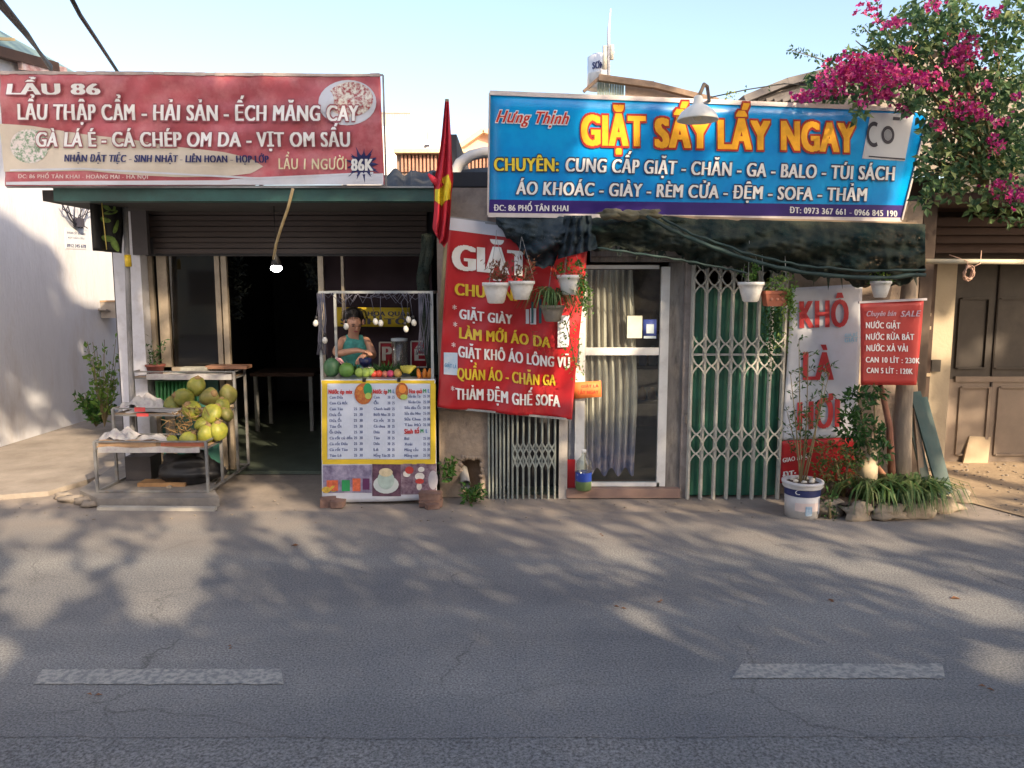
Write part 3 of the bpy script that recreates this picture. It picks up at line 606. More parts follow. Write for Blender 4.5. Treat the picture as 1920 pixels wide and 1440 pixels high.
# interior furniture
t = thing('dining_table', (P(560, 800, 8.6).x, 8.6, .03), 'dim low dining table inside the dark restaurant', 'table')
mb = MB(); x0 = P(470, 750, 8.6).x; x1 = P(590, 750, 8.6).x; mb.box((x0, 8.6, .66), (x1, 9.2, .7)); mb.build('table_top', darkwood, t)
for q in ((x0 + .05, 8.65), (x1 - .05, 8.65), (x0 + .05, 9.15), (x1 - .05, 9.15)):
    mb = MB(); mb.bar((q[0], q[1], .03), (q[0], q[1], .66), .04); mb.build('leg', greymetal, t)
for (x, lb) in ((446, 'dark clothes hanging inside the doorway near its left frame'), (588, 'dim leafy garland hanging at the right inside of the doorway')):
    mb = MB()
    for k in range(130):
        p = P(x + rnd.gauss(0, 7), rnd.uniform(485, 600 if x < 500 else 540), 7.2 + rnd.random() * .1); mb.leaf(p, rv(), rv(), .06, .03)
    tag(at_base(mb.build('hanging_garland', leafmat('dim_garland%d' % x, [(.02,.03,.04), (.06,.07,.05)])), P(x, 485, 7.2)), lb, 'garland')
# hanging black leaf-print sheet at left
S = Surf((168, 372), (236, 376), (230, 475), (176, 470), 6.0, 6.35, 6.0, wave=lambda a, b: .01 * math.sin(a * 40))
t = thing('leaf_print_sheet', S.px(200, 472), 'black sheet printed with green leaves hanging left of the shutter', 'sheet')
S.sheet('cloth', blackmat, t, 12, 12)
mb = MB()
for (cx, cy, rx, ry, an) in ((205, 388, 12, 8, 20), (196, 412, 10, 5, 20), (216, 425, 5, 14, 25), (200, 447, 14, 6, 10), (214, 460, 6, 13, -25), (208, 398, 14, 4, -10)):
    pts = []
    for k in range(12):
        a = k / 12 * 2 * math.pi; x = rx * math.cos(a); y = ry * math.sin(a); ca, sa = math.cos(R(an)), math.sin(R(an)); pts.append((cx + x*ca - y*sa, cy + x*sa + y*ca))
    S.poly(mb, pts, .008)
mb.build('leaf_print', M('leaf_print', (.16,.26,.06), .6, .4, 20), t)
mb = MB(); mb.tube([P(190, 372, 5.98), P(196, 430, 5.98), P(200, 468, 5.98)], .004, 5); mb.build('cord', M('yellow_cord', (.5,.4,.1), .6), t)
mb = MB(); mb.tube([P(234, 374, 6.3), P(238, 470, 6.3), P(247, 745, 6.3), Vector((P(249, 880, 6.3).x, 6.3, 0))], .022, 10)
t = tag(at_base(mb.build('awning_post', M('post_grey', (.2,.2,.21), .6, .3, 5, dirt=.5, dscale=8)), (P(249, 880, 6.3).x, 6.3, 0)), 'thin grey steel post in front of the white pillar', 'post')
mb = MB(); 
mb.tube([P(239, 478, 6.27), P(241, 500, 6.27)], .026, 10); mb.build('yellow_band', yellow, t)
# ---------------------------------------------------------------- red hotpot banner
bw = lambda a, b: .016 * noise.noise(Vector((a * 3, b * 9, 2))) + .012 * noise.noise(Vector((a * 9 + b * 6, b * 5, 7))) + .018 * math.sin(a * 2.3 + b) + .01 * math.sin(a * 7 + 1) * math.cos(b * 3) + .006 * math.sin(b * 9 + a * 2)
S = Surf((0, 137), (713, 141), (721, 346), (12, 349), 5.55, 5.55, 5.66, wave=bw)
t = thing('hotpot_banner', S.px(360, 348), 'wide faded red and white hotpot restaurant banner on the left shop', 'banner')
S.sheet('sheet', redfade, t, 150, 40)
mb = MB()   # white swoosh
ptsT = [(2, 232), (60, 236), (160, 252), (250, 262), (330, 275), (420, 285), (470, 297), (492, 312)]
ptsB = [(9, 322), (60, 322), (160, 320), (250, 328), (330, 332), (420, 331), (470, 325), (492, 312)]
n = 60; vs = []
for i in range(n + 1):
    x = lerp(2, 492, i / n); yt = interp(ptsT, x); yb = interp(ptsB, x)
    for j in range(7): vs.append(S.px(x + 6 * j / 6 * (1 - i/n), lerp(yt, yb, j / 6), .004))
mb.add(vs, [(i*7+j, i*7+j+1, (i+1)*7+j+1, (i+1)*7+j) for i in range(n) for j in range(6)], True)
mb.build('swoosh', cream, t)
mb = MB(); vs = []
for i in range(n + 1):
    x = lerp(14, 719, i / n); yc = interp([(14, 344), (150, 342), (420, 341), (719, 330)], x)
    for j in range(3): vs.append(S.px(x, lerp(yc - 3 - (x > 430) * 2, 346.5, j / 2), .004))
mb.add(vs, [(i*3+j, i*3+j+1, (i+1)*3+j+1, (i+1)*3+j) for i in range(n) for j in range(2)], True)
for i in range(n):
    x = lerp(20, 700, i / n); x2 = lerp(20, 700, (i + 1) / n); f = lambda x: interp([(20, 321), (160, 318), (300, 326), (480, 336), (700, 326)], x)
    mb.add([S.px(x, f(x), .007), S.px(x2, f(x2), .007), S.px(x2, f(x2) - 3.5, .007), S.px(x, f(x) - 3.5, .007)], [(0, 1, 2, 3)])
mb.build('lower_trim', bannerwhite, t)
bowl = M('bowl_photo', (.2,.32,.2), .5, 0, 40, (.75,.68,.66), thr=(.42,.56)); bowl2 = M('bowl_photo_red', (.35,.06,.07), .5, 0, 45, (.72,.7,.62), thr=(.4,.58))
mb = MB(); S.disc(mb, 651, 192, 55, 43, .005); mb.build('bowl_rim', bannerwhite, t)
mb = MB(); S.disc(mb, 656, 186, 44, 33, .008); mb.build('bowl_picture', bowl2, t)
mb = MB(); S.disc(mb, 612, 190, 14, 22, .0095); mb.build('bowl_highlight', bannerwhite, t)
mb = MB(); S.disc(mb, 58, 274, 37, 32, .0065); mb.build('plate_picture', bowl, t)
mb = MB()   # starburst
for k in range(13):
    a = k / 13 * 2 * math.pi; r1 = 36 if k % 2 else 30
    S.poly(mb, [(680 + 30*math.cos(a), 308 + 24*math.sin(a)), (680 + 16*math.cos(a+.28), 308 + 16*math.sin(a+.28)), (680, 308), (680 + 16*math.cos(a-.28), 308 + 16*math.sin(a-.28))], .006)
    S.poly(mb, [(680 + r1*math.cos(a), 308 + r1*math.sin(a)), (680 + 14*math.cos(a+.2), 308 + 14*math.sin(a+.2)), (680 + 14*math.cos(a-.2), 308 + 14*math.sin(a-.2))], .0075)
mb.build('starburst', navy, t)
lettering(S, t, [('LẨU 86', 21, 178, 190, 178, 20, dict(bold=.045)),
    ('LẨU THẬP CẨM - HẢI SẢN - ẾCH MĂNG CAY', 40, 225, 672, 227, 29), ('GÀ LÁ É - CÁ CHÉP OM DA - VỊT OM SẤU', 72, 275, 656, 275, 27)], whiteink, outline=M('rose_outline', (.3,.08,.1), .5), bold=.04, vb=.02, ob=.035, ovb=.05, d=.017)
lettering(S, t, [('NHẬN ĐẶT TIỆC - SINH NHẬT - LIÊN HOAN - HỌP LỚP', 126, 303, 503, 305, 13)], navy, bold=.05, d=.014)
lettering(S, t, [('LẨU 1 NGƯỜI', 522, 317, 650, 318, 20)], M('pale_yellow_ink', (.72,.66,.42), .5), bold=.02, d=.015)
lettering(S, t, [('86K', 660, 320, 699, 320, 22)], whiteink, bold=.05, d=.012)
lettering(S, t, [('ĐC: 86 PHỐ TÂN KHAI - HOÀNG MAI - HÀ NỘI', 36, 334, 280, 335, 7)], pinkink, bold=.03, d=.009)
mb = MB()
for (a, b) in (((-6, 134), (716, 139)), ((8, 351), (722, 349)), ((716, 139), (722, 349)), ((-6, 134), (8, 351))): mb.bar(S.px(*a, -.05), S.px(*b, -.05), .012)
for x in (120, 300, 480, 640): mb.bar(S.px(x, 137, -.045), S.px(x + 4, 349, -.045), .025)
mb.build('frame', greymetal, t)
mb = MB()
for k in range(40):
    x = k / 39 * 712; 
    if k < 39: mb.bar(S.px(x, 137 + x * .005, -.004), S.px(x + 18.3, 137 + (x + 18) * .005, -.004), .02, .015 + .01 * rnd.random())
mb.build('top_hem', M('grey_hem', (.4,.33,.3), .8, .3, 8), t)
# ---------------------------------------------------------------- flag
def flagpt(u, v):
    # v along the pole from tip to foot, u across the furled cloth
    cx = interp([(0, 838), (.25, 837), (.5, 834), (.62, 830), (.8, 829), (1, 824)], v); hw = interp([(0, 4), (.15, 7), (.35, 11), (.55, 17), (.68, 16), (.8, 15), (.93, 15), (1, 5)], v)
    y = lerp(190, 458, v); d = .05 * math.sin(u * 7.5 + v * 3) * (.3 + v)
    cut = 18 * abs(u) if v > .98 else 0
    return P(cx + hw * u, y - cut + 12 * u * v, 5.5 + d)
t = thing('furled_flag', P(845, 480, 5.55), 'furled red flag with a yellow star hanging from a pole between the shops', 'flag')
mb = MB(); vs = []; nu, nv = 16, 50
for j in range(nv + 1):
    for i in range(nu + 1): vs.append(flagpt(-1 + 2 * i / nu, j / nv))
mb.add(vs, [(j*(nu+1)+i, (j+1)*(nu+1)+i, (j+1)*(nu+1)+i+1, j*(nu+1)+i+1) for j in range(nv) for i in range(nu)], True)
# sleeve flap sticking out left
mb.tube([P(828, 350, 5.52), P(812, 336, 5.5), P(803, 326, 5.5)], [.025, .022, .008], 8)
mb.build('cloth', M('flag_red', (.5,.02,.04), .75, .2, 6), t)
mb = MB(); vs = []
star = [(-.15, .54), (.45, .5), (.85, .56), (.9, .66), (.3, .69), (-.05, .735), (-.9, .725), (-.85, .64), (-.25, .62)]
cen = flagpt(0, .64)
for u, v in star: vs.append(flagpt(u, v))
fine = []
def bary(a, b, t_): return (a[0] + (b[0]-a[0])*t_, a[1] + (b[1]-a[1])*t_)
cuv = (0, .64); rings = 8; ps = []
m = len(star)
for r in range(rings + 1):
    for k in range(m * 4):
        a = star[k // 4]; b = star[(k // 4 + 1) % m]; q = bary(a, b, (k % 4) / 4); q = bary(cuv, q, r / rings); ps.append(flagpt(*q) + Vector((0, -.012, 0)))
mb.add(ps, [(r*m*4+k, (r+1)*m*4+k, (r+1)*m*4+(k+1) % (m*4), r*m*4+(k+1) % (m*4)) for r in range(rings) for k in range(m*4)], True); mb.build('star', M('flag_yellow', (.75,.6,.03), .7, .1), t)
mb = MB(); mb.tube([P(838, 186, 5.56), P(842, 330, 5.58), P(834, 480, 5.62), P(826, 600, 5.68)], .014, 8); mb.build('pole', M('pole_wood', (.2,.17,.1), .7), t)
# folded green umbrella / netting beside the stall
def strip_mass(name, path, wpx, Yd, mat, label, cat, n=9, seed=1):
    r = random.Random(seed); mb = MB()
    for k in range(n):
        o = r.uniform(-1, 1); pts = []
        for i, (x, y) in enumerate(path): pts.append(P(x + o * wpx + r.uniform(-3, 3), y, Yd + r.uniform(-.06, .06)))
        mb.tube(pts, [r.uniform(.015, .035) for _ in pts], 7)
    return tag(at_base(mb.build(name, mat), P(*path[-1], Yd)), label, cat)
strip_mass('folded_net', [(806, 440), (800, 480), (795, 520), (803, 600), (812, 660), (820, 705)], 9, 6.05, netting, 'folded dark green net hanging beside the fruit stall and red banner', 'net')
# ---------------------------------------------------------------- central pillar
YF = 5.95
t = thing('broken_pillar', P(868, 940, YF), 'stained concrete pillar with a broken hole and pipe between the shops', 'pillar')
mb = MB(); xa, xb = P(824, 860, YF).x, P(916, 860, YF).x; hx0, hx1 = P(864, 900, YF).x, P(904, 900, YF).x; hz0, hz1 = P(0, 928, YF).z, P(0, 858, YF).z
ztop = P(0, 352, YF).z
mb.box((xa, YF, 0), (hx0, YF + .35, ztop)); mb.box((hx1, YF, 0), (xb, YF + .35, ztop)); mb.box((hx0, YF, hz1), (hx1, YF + .35, ztop)); mb.box((hx0, YF, 0), (hx1, YF + .35, hz0)); mb.box((hx0, YF + .25, hz0), (hx1, YF + .35, hz1))
mb.build('shaft', oldwall, t)
mb = MB()
for k in range(26):      # ragged edge of the hole
    a = k / 26 * 2 * math.pi; cx = lerp(hx0, hx1, .5 + .5 * max(-1, min(1, 1.35 * math.cos(a)))); cz = lerp(hz0, hz1, .5 + .5 * max(-1, min(1, 1.35 * math.sin(a))))
    mb.ball((cx, YF + .02, cz), (rnd.uniform(.015, .035), .03, rnd.uniform(.015, .035)), 6, 5, .5, k)
mb.build('broken_edge', oldwall, t, 'stuff')
mb = MB(); mb.box((xa - .03, YF + .02, P(0, 349, YF).z), (xb + .03, YF + .4, P(0, 322, YF).z)); mb.build('cap', M('black_cap', (.03,.03,.033), .85), t)
mb = MB(); c = P(872, 907, YF - .1); d = Vector((.05, -1, -.1)).normalized()
n = 20; vs = []
pp = [P(868, 880, YF + .1), P(871, 895, YF - .02), P(873, 909, YF - .14)]
mb.tube(pp, .037, 16, cap=False); mb.tube([pp[2] + Vector((0, .012, 0)), pp[1]], .029, 16, cap=False); mb.tube([pp[2], pp[2] + Vector((0, .01, .002))], .041, 16, cap=False)
pi_ = mb.build('pipe', M('grey_pvc', (.38,.36,.33), .6, .1), t)
# ---------------------------------------------------------------- laundry shop building
t = thing('laundry_shop', (1.9, YF + .1, 0), 'low laundry shop building behind the blue sign and shade net', 'building')
zt = P(0, 400, YF).z
def X(px, py=700, Y=YF): return P(px, py, Y).x
mb = MB()
YB = YF + .08
mb.box((X(915), YB + .14, zt - .25), (X(1672), YB + .3, zt + .6)); mb.box((X(1672), YB + .14, zt - .25), (X(1745), YB + .3, zt - .02))       # upper wall behind the sign
mb.box((X(1462), YB, 0), (X(1722), YB + .16, zt + .1))
mb.box((X(915), 9.0, 0), (X(1745), 9.1, zt)); mb.box((X(915), YB + .3, 0), (X(915) + .08, 9, zt)); mb.box((X(1745) - .06, YB + .3, 0), (X(1745), 9, zt))
mb.build('wall', oldwall, t)
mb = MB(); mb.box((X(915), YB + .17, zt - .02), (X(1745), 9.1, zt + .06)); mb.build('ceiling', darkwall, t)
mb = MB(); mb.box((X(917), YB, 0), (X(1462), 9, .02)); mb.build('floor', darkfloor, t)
mb = MB(); mb.bpx(1062, 917, 1275, 934, YF - .04, .3); mb.build('door_step', M('worn_step', (.26,.17,.14), .85, .25, 6, dirt=.4), t)
# wooden lintel boards
for i, (y0, y1) in enumerate(((455, 468), (469, 481), (482, 491))):
    mb = MB(); mb.bpx(1108, y0, 1285, y1, YF - .02 + i * .012, .06); mb.build('lintel_board', greywood, t)
mb = MB(); mb.bpx(1252, 492, 1279, 917, YF + .03, .07); mb.build('door_post', greywood, t)
mb = MB(); mb.bpx(1280, 492, 1299, 935, YF - .0, .06); mb.build('gate_post', M('pinkish_post', (.33,.28,.25), .7, .2, 6, dirt=.5, dscale=9), t)
mb = MB(); mb.bpx(1062, 500, 1100, 900, YF + .1, .05); mb.build('side_wall', M('cream_plaster', (.55,.48,.4), .85, .15, 4, dirt=.3), t)
mb = MB(); mb.bpx(1298, 935, 1462, 942, YF - .01, .05); mb.build('gate_rail', greymetal, t)
# interior shelf shadows
t2 = thing('shop_shelf', (X(1230, 800, 7.6), 7.6, 0), 'dim shelf of bottles and jars seen through the laundry glass door', 'shelf')
for z in (.5, .85, 1.2):
    mb = MB(); mb.box((X(1180, 700, 7.6), 7.6, z), (X(1260, 700, 7.6), 7.9, z + .03)); mb.build('shelf_board', darkwood, t2)
for q in (1180, 1258): mb = MB(); mb.box((X(q, 700, 7.6), 7.62, 0.02), (X(q, 700, 7.6) + .03, 7.88, 1.5)); mb.build('upright', darkwood, t2)
jm = [M('jar_%s' % nme, c_, .4, .2) for nme, c_ in (('orange', (.5,.2,.03)), ('blue', (.05,.12,.3)), ('pale', (.4,.38,.34)), ('green', (.06,.2,.08)))]
for z in (.53, .88, 1.23):
    for k in range(4):
        x = lerp(X(1186, 700, 7.6), X(1248, 700, 7.6), k / 3.3 + .04); c = jm[rnd.randrange(4)]
        mb = MB(); h = rnd.uniform(.12, .22); mb.lathe([(.035, 0), (.04, .02), (.04, h * .7), (.018, h * .85), (.018, h)], (x, 7.68, z), 12)
        tag(at_base(mb.build('jar', c), (x, 7.68, z)), '%s dim jar on the %s shelf inside the laundry door' % (('leftmost', 'inner left', 'inner right', 'rightmost')[k], {.53: 'lowest', .88: 'middle', 1.23: 'top'}[z]), 'jar', 'jars on the laundry shelf')
# ---------------------------------------------------------------- glass door
t = thing('glass_door', (X(1170), YF, .1), 'white framed glass door with a pale striped curtain behind it', 'door')
YD = YF + .02
for (x0, y0, x1, y1) in ((1079, 500, 1097, 912), (1236, 500, 1252, 912), (1097, 905, 1236, 912), (1097, 652, 1236, 666), (1097, 497, 1236, 504)):
    mb = MB(); mb.bpx(x0, y0, x1, y1, YD, .045); mb.build('frame_bar', frame_white, t)
for (y0, y1) in ((504, 652), (666, 905)):
    mb = MB(); mb.bpx(1097, y0, 1236, y1, YD + .02, .006); mb.build('pane', doorglass, t)
mb = MB(); mb.bpx(1083, 624, 1096, 632, YD - .03, .03); mb.bpx(1086, 632, 1093, 676, YD - .04, .015); mb.build('handle', M('handle_white', (.6,.6,.58), .4), t)
# curtain
ct = bpy.data.materials.new('curtain_cloth'); ct.use_nodes = True; N = ct.node_tree.nodes; L = ct.node_tree.links; b = N['Principled BSDF']; b.inputs['Roughness'].default_value = .9
tc = N.new('ShaderNodeTexCoord'); mp = N.new('ShaderNodeMapping'); mp.inputs['Scale'].default_value = (22, 1, 1.2); L.new(tc.outputs['Object'], mp.inputs[0])
no = N.new('ShaderNodeTexNoise'); no.inputs['Scale'].default_value = 1; no.inputs['Detail'].default_value = 5; L.new(mp.outputs[0], no.inputs['Vector'])
cr = N.new('ShaderNodeValToRGB'); L.new(no.outputs[0], cr.inputs[0]); cr.color_ramp.elements[0].position = .38; cr.color_ramp.elements[1].position = .56
cr.color_ramp.elements[0].color = (.26,.22,.19,1); cr.color_ramp.elements[1].color = (.78,.72,.62,1)
sx = N.new('ShaderNodeSeparateXYZ'); L.new(tc.outputs['Object'], sx.inputs[0]); r2 = N.new('ShaderNodeValToRGB'); L.new(sx.outputs[2], r2.inputs[0])
r2.color_ramp.elements[0].position = .25; r2.color_ramp.elements[0].color = (1,1,1,1); r2.color_ramp.elements[1].position = .65; r2.color_ramp.elements[1].color = (0,0,0,1)
n4 = N.new('ShaderNodeTexNoise'); n4.inputs['Scale'].default_value = 9; L.new(tc.outputs['Object'], n4.inputs['Vector']); r4 = N.new('ShaderNodeValToRGB'); L.new(n4.outputs[0], r4.inputs[0])
r4.color_ramp.elements[0].position = .4; r4.color_ramp.elements[1].position = .6; r4.color_ramp.elements[0].color = (.2,.22,.42,1); r4.color_ramp.elements[1].color = (.6,.5,.58,1)
mx = N.new('ShaderNodeMixRGB'); L.new(r2.outputs[0], mx.inputs[0]); L.new(cr.outputs[0], mx.inputs[1]); L.new(r4.outputs[0], mx.inputs[2]); L.new(mx.outputs[0], b.inputs['Base Color'])
mb = MB(); n = 90; m = 14; vs = []
for j in range(m + 1):
    for i in range(n + 1):
        u = i / n; y = lerp(506, 885 + 8 * math.sin(u * 21), j / m); xr_ = interp([(0, 1186), (.35, 1192), (.6, 1196), (1, 1188)], j / m)
        vs.append(P(lerp(1100, xr_, u), y, YD + .1 + .028 * math.sin(u * 46 + .6 * math.sin(j * .4)) + .01 * math.sin(u * 17)))
mb.add(vs, [(j*(n+1)+i, (j+1)*(n+1)+i, (j+1)*(n+1)+i+1, j*(n+1)+i+1) for j in range(m) for i in range(n)], True)
tag(at_base(mb.build('curtain', ct), (X(1145), YD + .1, 0)), 'beige striped curtain hanging behind the left half of the glass door', 'curtain')
mb = MB(); mb.bpx(1176, 592, 1204, 634, YD + .008, .004); tag(at_base(mb.build('paper_sheet', M('cream_paper', (.6,.6,.5), .8)), P(1190, 634, YD)), 'blank cream paper sheet stuck on the glass door', 'paper')
S = Surf((1206, 599), (1231, 599), (1231, 635), (1206, 635), YD + .006, YD + .006, YD + .006)
t = thing('payment_poster', S.px(1218, 635), 'small blue poster with a white square stuck on the glass door', 'poster')
S.sheet('sheet', M('poster_blue', (.05,.08,.3), .5), t, 2, 2, .003); mb = MB(); S.patch(mb, 1212, 608, 1226, 625, .003, 1, 1); S.patch(mb, 1207, 630, 1230, 634.5, .003, 1, 1); mb.build('white_square', M('pale_print', (.5,.6,.65), .5), t)
# white panel beside door + side door strip, red sheet
mb = MB(); mb.bpx(1066, 770, 1080, 905, YF + .06, .03); tag(at_base(mb.build('grey_panel', M('grey_blue_panel', (.3,.32,.38), .6, .2)), P(1072, 905, YF)), 'narrow grey blue panel left of the glass door', 'panel')
mb = MB(); mb.bpx(1062, 862, 1078, 922, YF + .0, .02); tag(at_base(mb.build('red_board', red), P(1070, 922, YF)), 'small red board behind the water bottle', 'board')
S = Surf((1072, 717), (1127, 714), (1128, 744), (1074, 748), YD - .05, YD - .05, YD - .05)
t = thing('orange_notice', S.px(1100, 746), 'small orange notice with faded red handwriting on the door frame', 'notice'); S.sheet('card', M('orange_card', (.75,.2,.05), .6, .12), t, 3, 2, .004)
lettering(S, t, [('GIẶT LÀ', 1090, 727, 1122, 726, 5), ('LẤY NGAY', 1084, 739, 1122, 738, 6)], redink, bold=.02, d=.003)
# water bottle
c = Vector(P(1094, 918, YF - .06)); t = thing('water_bottle', c, 'large clear water bottle with blue label standing by the door', 'bottle')
pet = glassmat('clear_plastic', (.8,.85,.85), .18, .1)
mb = MB(); mb.lathe([(.05,.105),(.062,.12),(.062,.2),(.055,.23),(.02,.27),(.017,.3)], c, 20, cap=False); mb.build('body', pet, t)
mb = MB(); mb.lathe([(.055, 0), (.062, .01), (.062, .075), (.06, .08)], c, 20); mb.build('green_water', M('green_bottom', (.1,.16,.06), .4, .2), t)
mb = MB(); mb.lathe([(.0635, .075), (.0635, .145)], c, 20, cap=False); mb.build('label_wrap', M('label_blue', (.02,.06,.35), .4, 0, 30, (.5,.55,.65), thr=(.6,.7)), t)
mb = MB(); mb.lathe([(.019, .3), (.019, .32)], c, 12); mb.build('cap', whiteink, t)
# ---------------------------------------------------------------- folding gates
def xbar(mb, a, b, bow, w=.012, y=-.012):
    pts = []
    for k in range(7):
        t_ = k / 6; p = a.lerp(b, t_); p = p + Vector((bow * math.sin(t_ * math.pi * 2) * .0, 0, 0)); pts.append(p)
    for p, q in zip(pts, pts[1:]): mb.bar(p, q, .005, w, up=(0, 1, 0))
t = thing('green_folding_gate', (X(1375), YF - .02, 0), 'white folding lattice gate backed by dark green panels', 'gate')
gx = [X(1293 + 24.4 * i, 720) for i in range(8)]
zb = P(0, 936, YF).z; ztg = P(0, 482, YF).z
pm = None
for i in range(8):
    mb = MB(); x = gx[i]; mb.box((x - .014, YF - .04, zb), (x + .014, YF - .02, ztg)); mb.box((x - .006, YF - .05, zb), (x + .006, YF - .04, ztg)); mb.build('gate_bar', gatemetal, t)
for i in range(7):
    mb = MB(); w_ = gx[i+1] - gx[i]; n = 6; vs = []
    for k in range(n + 1):
        a = math.pi * k / n; vs += [(gx[i] + w_ * k / n, YF + .03 - .02 * math.sin(a), zb + .03), (gx[i] + w_ * k / n, YF + .03 - .02 * math.sin(a), P(0, 540, YF).z)]
    mb.add(vs, [(2*k, 2*k+2, 2*k+3, 2*k+1) for k in range(n)], True); mb.build('green_panel', greensheet, t)
latz = [((548, 500), 1), ((655, 620), 0), ((695, 672), 0), ((830, 796), 0), ((865, 842), 0)]
bands = [(515, 548), (480, 512), (626, 656), (672, 702), (790, 822), (832, 862)]
pairs = {}
for (yt, yb_) in [(488, 522), (520, 552), (628, 660), (668, 702), (796, 828), (832, 864)]:
    zt_, zb_ = P(0, yt, YF).z, P(0, yb_, YF).z
    for i in range(7):
        key = (yt, round(gx[i+1] - gx[i], 4))
        for s_ in (0, 1):
            mb = MB(); a = Vector((gx[i], YF - .055 - .006 * s_, zt_ if s_ else zb_)); b = Vector((gx[i+1], YF - .055 - .006 * s_, zb_ if s_ else zt_))
            o = None
            pts = [a.lerp(b, k / 6) + Vector((0, 0, (.012 if s_ == 0 else -.012) * math.sin(k / 6 * math.pi * 2))) for k in range(7)]
            for p_, q_ in zip(pts, pts[1:]): mb.bar(p_, q_, .012, .004, up=(0, 1, 0))
            mb.build('lattice_bar', gatemetal, t)
mb = MB(); mb.box((gx[0], YF - .045, P(0, 666, YF).z), (gx[-1], YF - .03, P(0, 662, YF).z)); mb.build('middle_rail', greymetal, t)
mb = MB(); mb.bpx(1286, 778, 1297, 794, YF - .03, .03); mb.build('lock', M('lock_metal', (.35,.3,.25), .5, .2, metal=.4), t)
t = thing('narrow_folding_gate', (X(990, 860), YF - .02, 0), 'closed pale grey folding gate under the hanging red laundry banner', 'gate')
xs_ = [917, 924, 931, 938, 945, 953, 961, 970, 981, 992, 1004, 1016, 1028, 1040]
zt2 = P(0, 560, YF).z
for i, x in enumerate(xs_):
    mb = MB(); xx = X(x, 860); mb.box((xx - .009, YF - .03, zb), (xx + .009, YF - .012, zt2)); mb.box((xx - .003, YF - .042, zb), (xx + .003, YF - .03, zt2)); mb.build('gate_bar', gategrey, t)
for (y0, y1) in ((828, 848), (848, 876)):
    for i in range(6, 13):
        for s_ in (0, 1):
            mb = MB(); a = Vector((X(xs_[i], 860), YF - .046 - .005 * s_, P(0, y0 if s_ else y1, YF).z)); b = Vector((X(xs_[i+1], 860), YF - .046 - .005 * s_, P(0, y1 if s_ else y0, YF).z)); mb.bar(a, b, .012, .004, up=(0, 1, 0)); mb.build('lattice_bar', gategrey, t)
mb = MB(); mb.bpx(1048, 770, 1064, 938, YF - .03, .04); mb.build('end_post', M('end_post', (.4,.37,.34), .6, .15, 5, dirt=.5, dscale=10), t)
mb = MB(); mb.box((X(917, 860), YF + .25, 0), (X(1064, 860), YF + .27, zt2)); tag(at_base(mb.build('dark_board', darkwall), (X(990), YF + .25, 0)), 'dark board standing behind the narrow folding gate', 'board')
# ---------------------------------------------------------------- blue sign
S = Surf((918, 174), (1742, 207), (1690, 412), (915, 403), 5.45, 5.75, 5.6)
t = thing('laundry_sign', S.px(1300, 405), 'large blue laundry sign with yellow headline over the right shop', 'sign')
S.sheet('panel', bluesign, t, 20, 8, .02)
mb = MB(); mb.add([S.px(918, 374, .003), S.px(1698, 385, .003), S.px(1691, 411, .003), S.px(916, 402, .003)], [(0, 3, 2, 1)]); mb.build('address_strip', darkpurple, t)
mb = MB()
for (a, b) in (((918, 174), (1742, 207)), ((1742, 207), (1690, 412)), ((1690, 412), (915, 403)), ((915, 403), (918, 174))): mb.bar(S.px(*a), S.px(*b), .012, .03)
mb.build('frame', M('sign_frame', (.55,.5,.48), .5, .15, 8, metal=.2), t)
outl = M('dark_red_outline', (.32,.02,.015), .4, .1); dk = M('dark_outline', (.02,.03,.08), .4)
lettering(S, t, [('GIẶT', 1092, 271, 1207, 273, 54), ('SẤY', 1230, 275, 1328, 277, 52), ('LẤY', 1348, 278, 1440, 280, 52), ('NGAY', 1466, 280, 1600, 285, 52)], orange, outline=outl, bold=.055, vb=.02, ob=.045, ovb=.07, d=.012)
lettering(S, t, [('CHUYÊN:', 927, 320, 1046, 321, 24)], gold, name='heading_lettering', outline=dk, bold=.04, vb=.02, ob=.03, ovb=.06, d=.012)
lettering(S, t, [('CUNG CẤP GIẶT - CHĂN - GA - BALO - TÚI SÁCH', 1060, 321, 1674, 338, 25), ('ÁO KHOÁC - GIÀY - RÈM CỬA - ĐỆM - SOFA - THẢM', 968, 364, 1622, 377, 24)], whiteink, outline=dk, bold=.04, vb=.02, ob=.03, ovb=.06, d=.012, shear=.08)
lettering(S, t, [('ĐC: 86 PHỐ TÂN KHAI', 926, 395, 1065, 396, 11), ('ĐT: 0973 367 661 - 0966 845 190', 1480, 399, 1681, 406, 11)], whiteink, bold=.05, d=.007)
lettering(S, t, [('Hưng Thịnh', 930, 229, 1062, 233, 22)], redink, name='script_lettering', outline=whiteink, bold=.025, vb=0, ob=.05, ovb=.09, d=.012, shear=.35)
mb = MB(); mb.add([S.px(x, y, .004) for x, y in ((1632, 211), (1713, 214), (1696, 302), (1616, 297))], [(0, 3, 2, 1)]); mb.build('washing_machine_picture', M('machine_white', (.55,.57,.6), .4, .05), t)
mb = MB(); S.disc(mb, 1638, 252, 14, 24, .007, 28, 2, 60, 300, .68); S.disc(mb, 1664, 253, 12, 17, .007, 28, 2, 0, 360, .62); S.poly(mb, [(1674, 219), (1687, 220), (1686, 226), (1673, 225)], .007); S.poly(mb, [(1628, 292), (1696, 297), (1696, 300), (1628, 294)], .007); mb.build('machine_ink', ink, t)
mb = MB(); S.disc(mb, 1664, 253, 7, 10, .0075); mb.build('drum_print', M('grey_print', (.25,.27,.3), .4), t)
mb = MB()
for x in (1000, 1300, 1600): mb.bar(S.px(x, 300, -.03), S.px(x, 300, -.03) + Vector((0, .55, .0)), .04)
mb.build('bracket', greymetal, t)
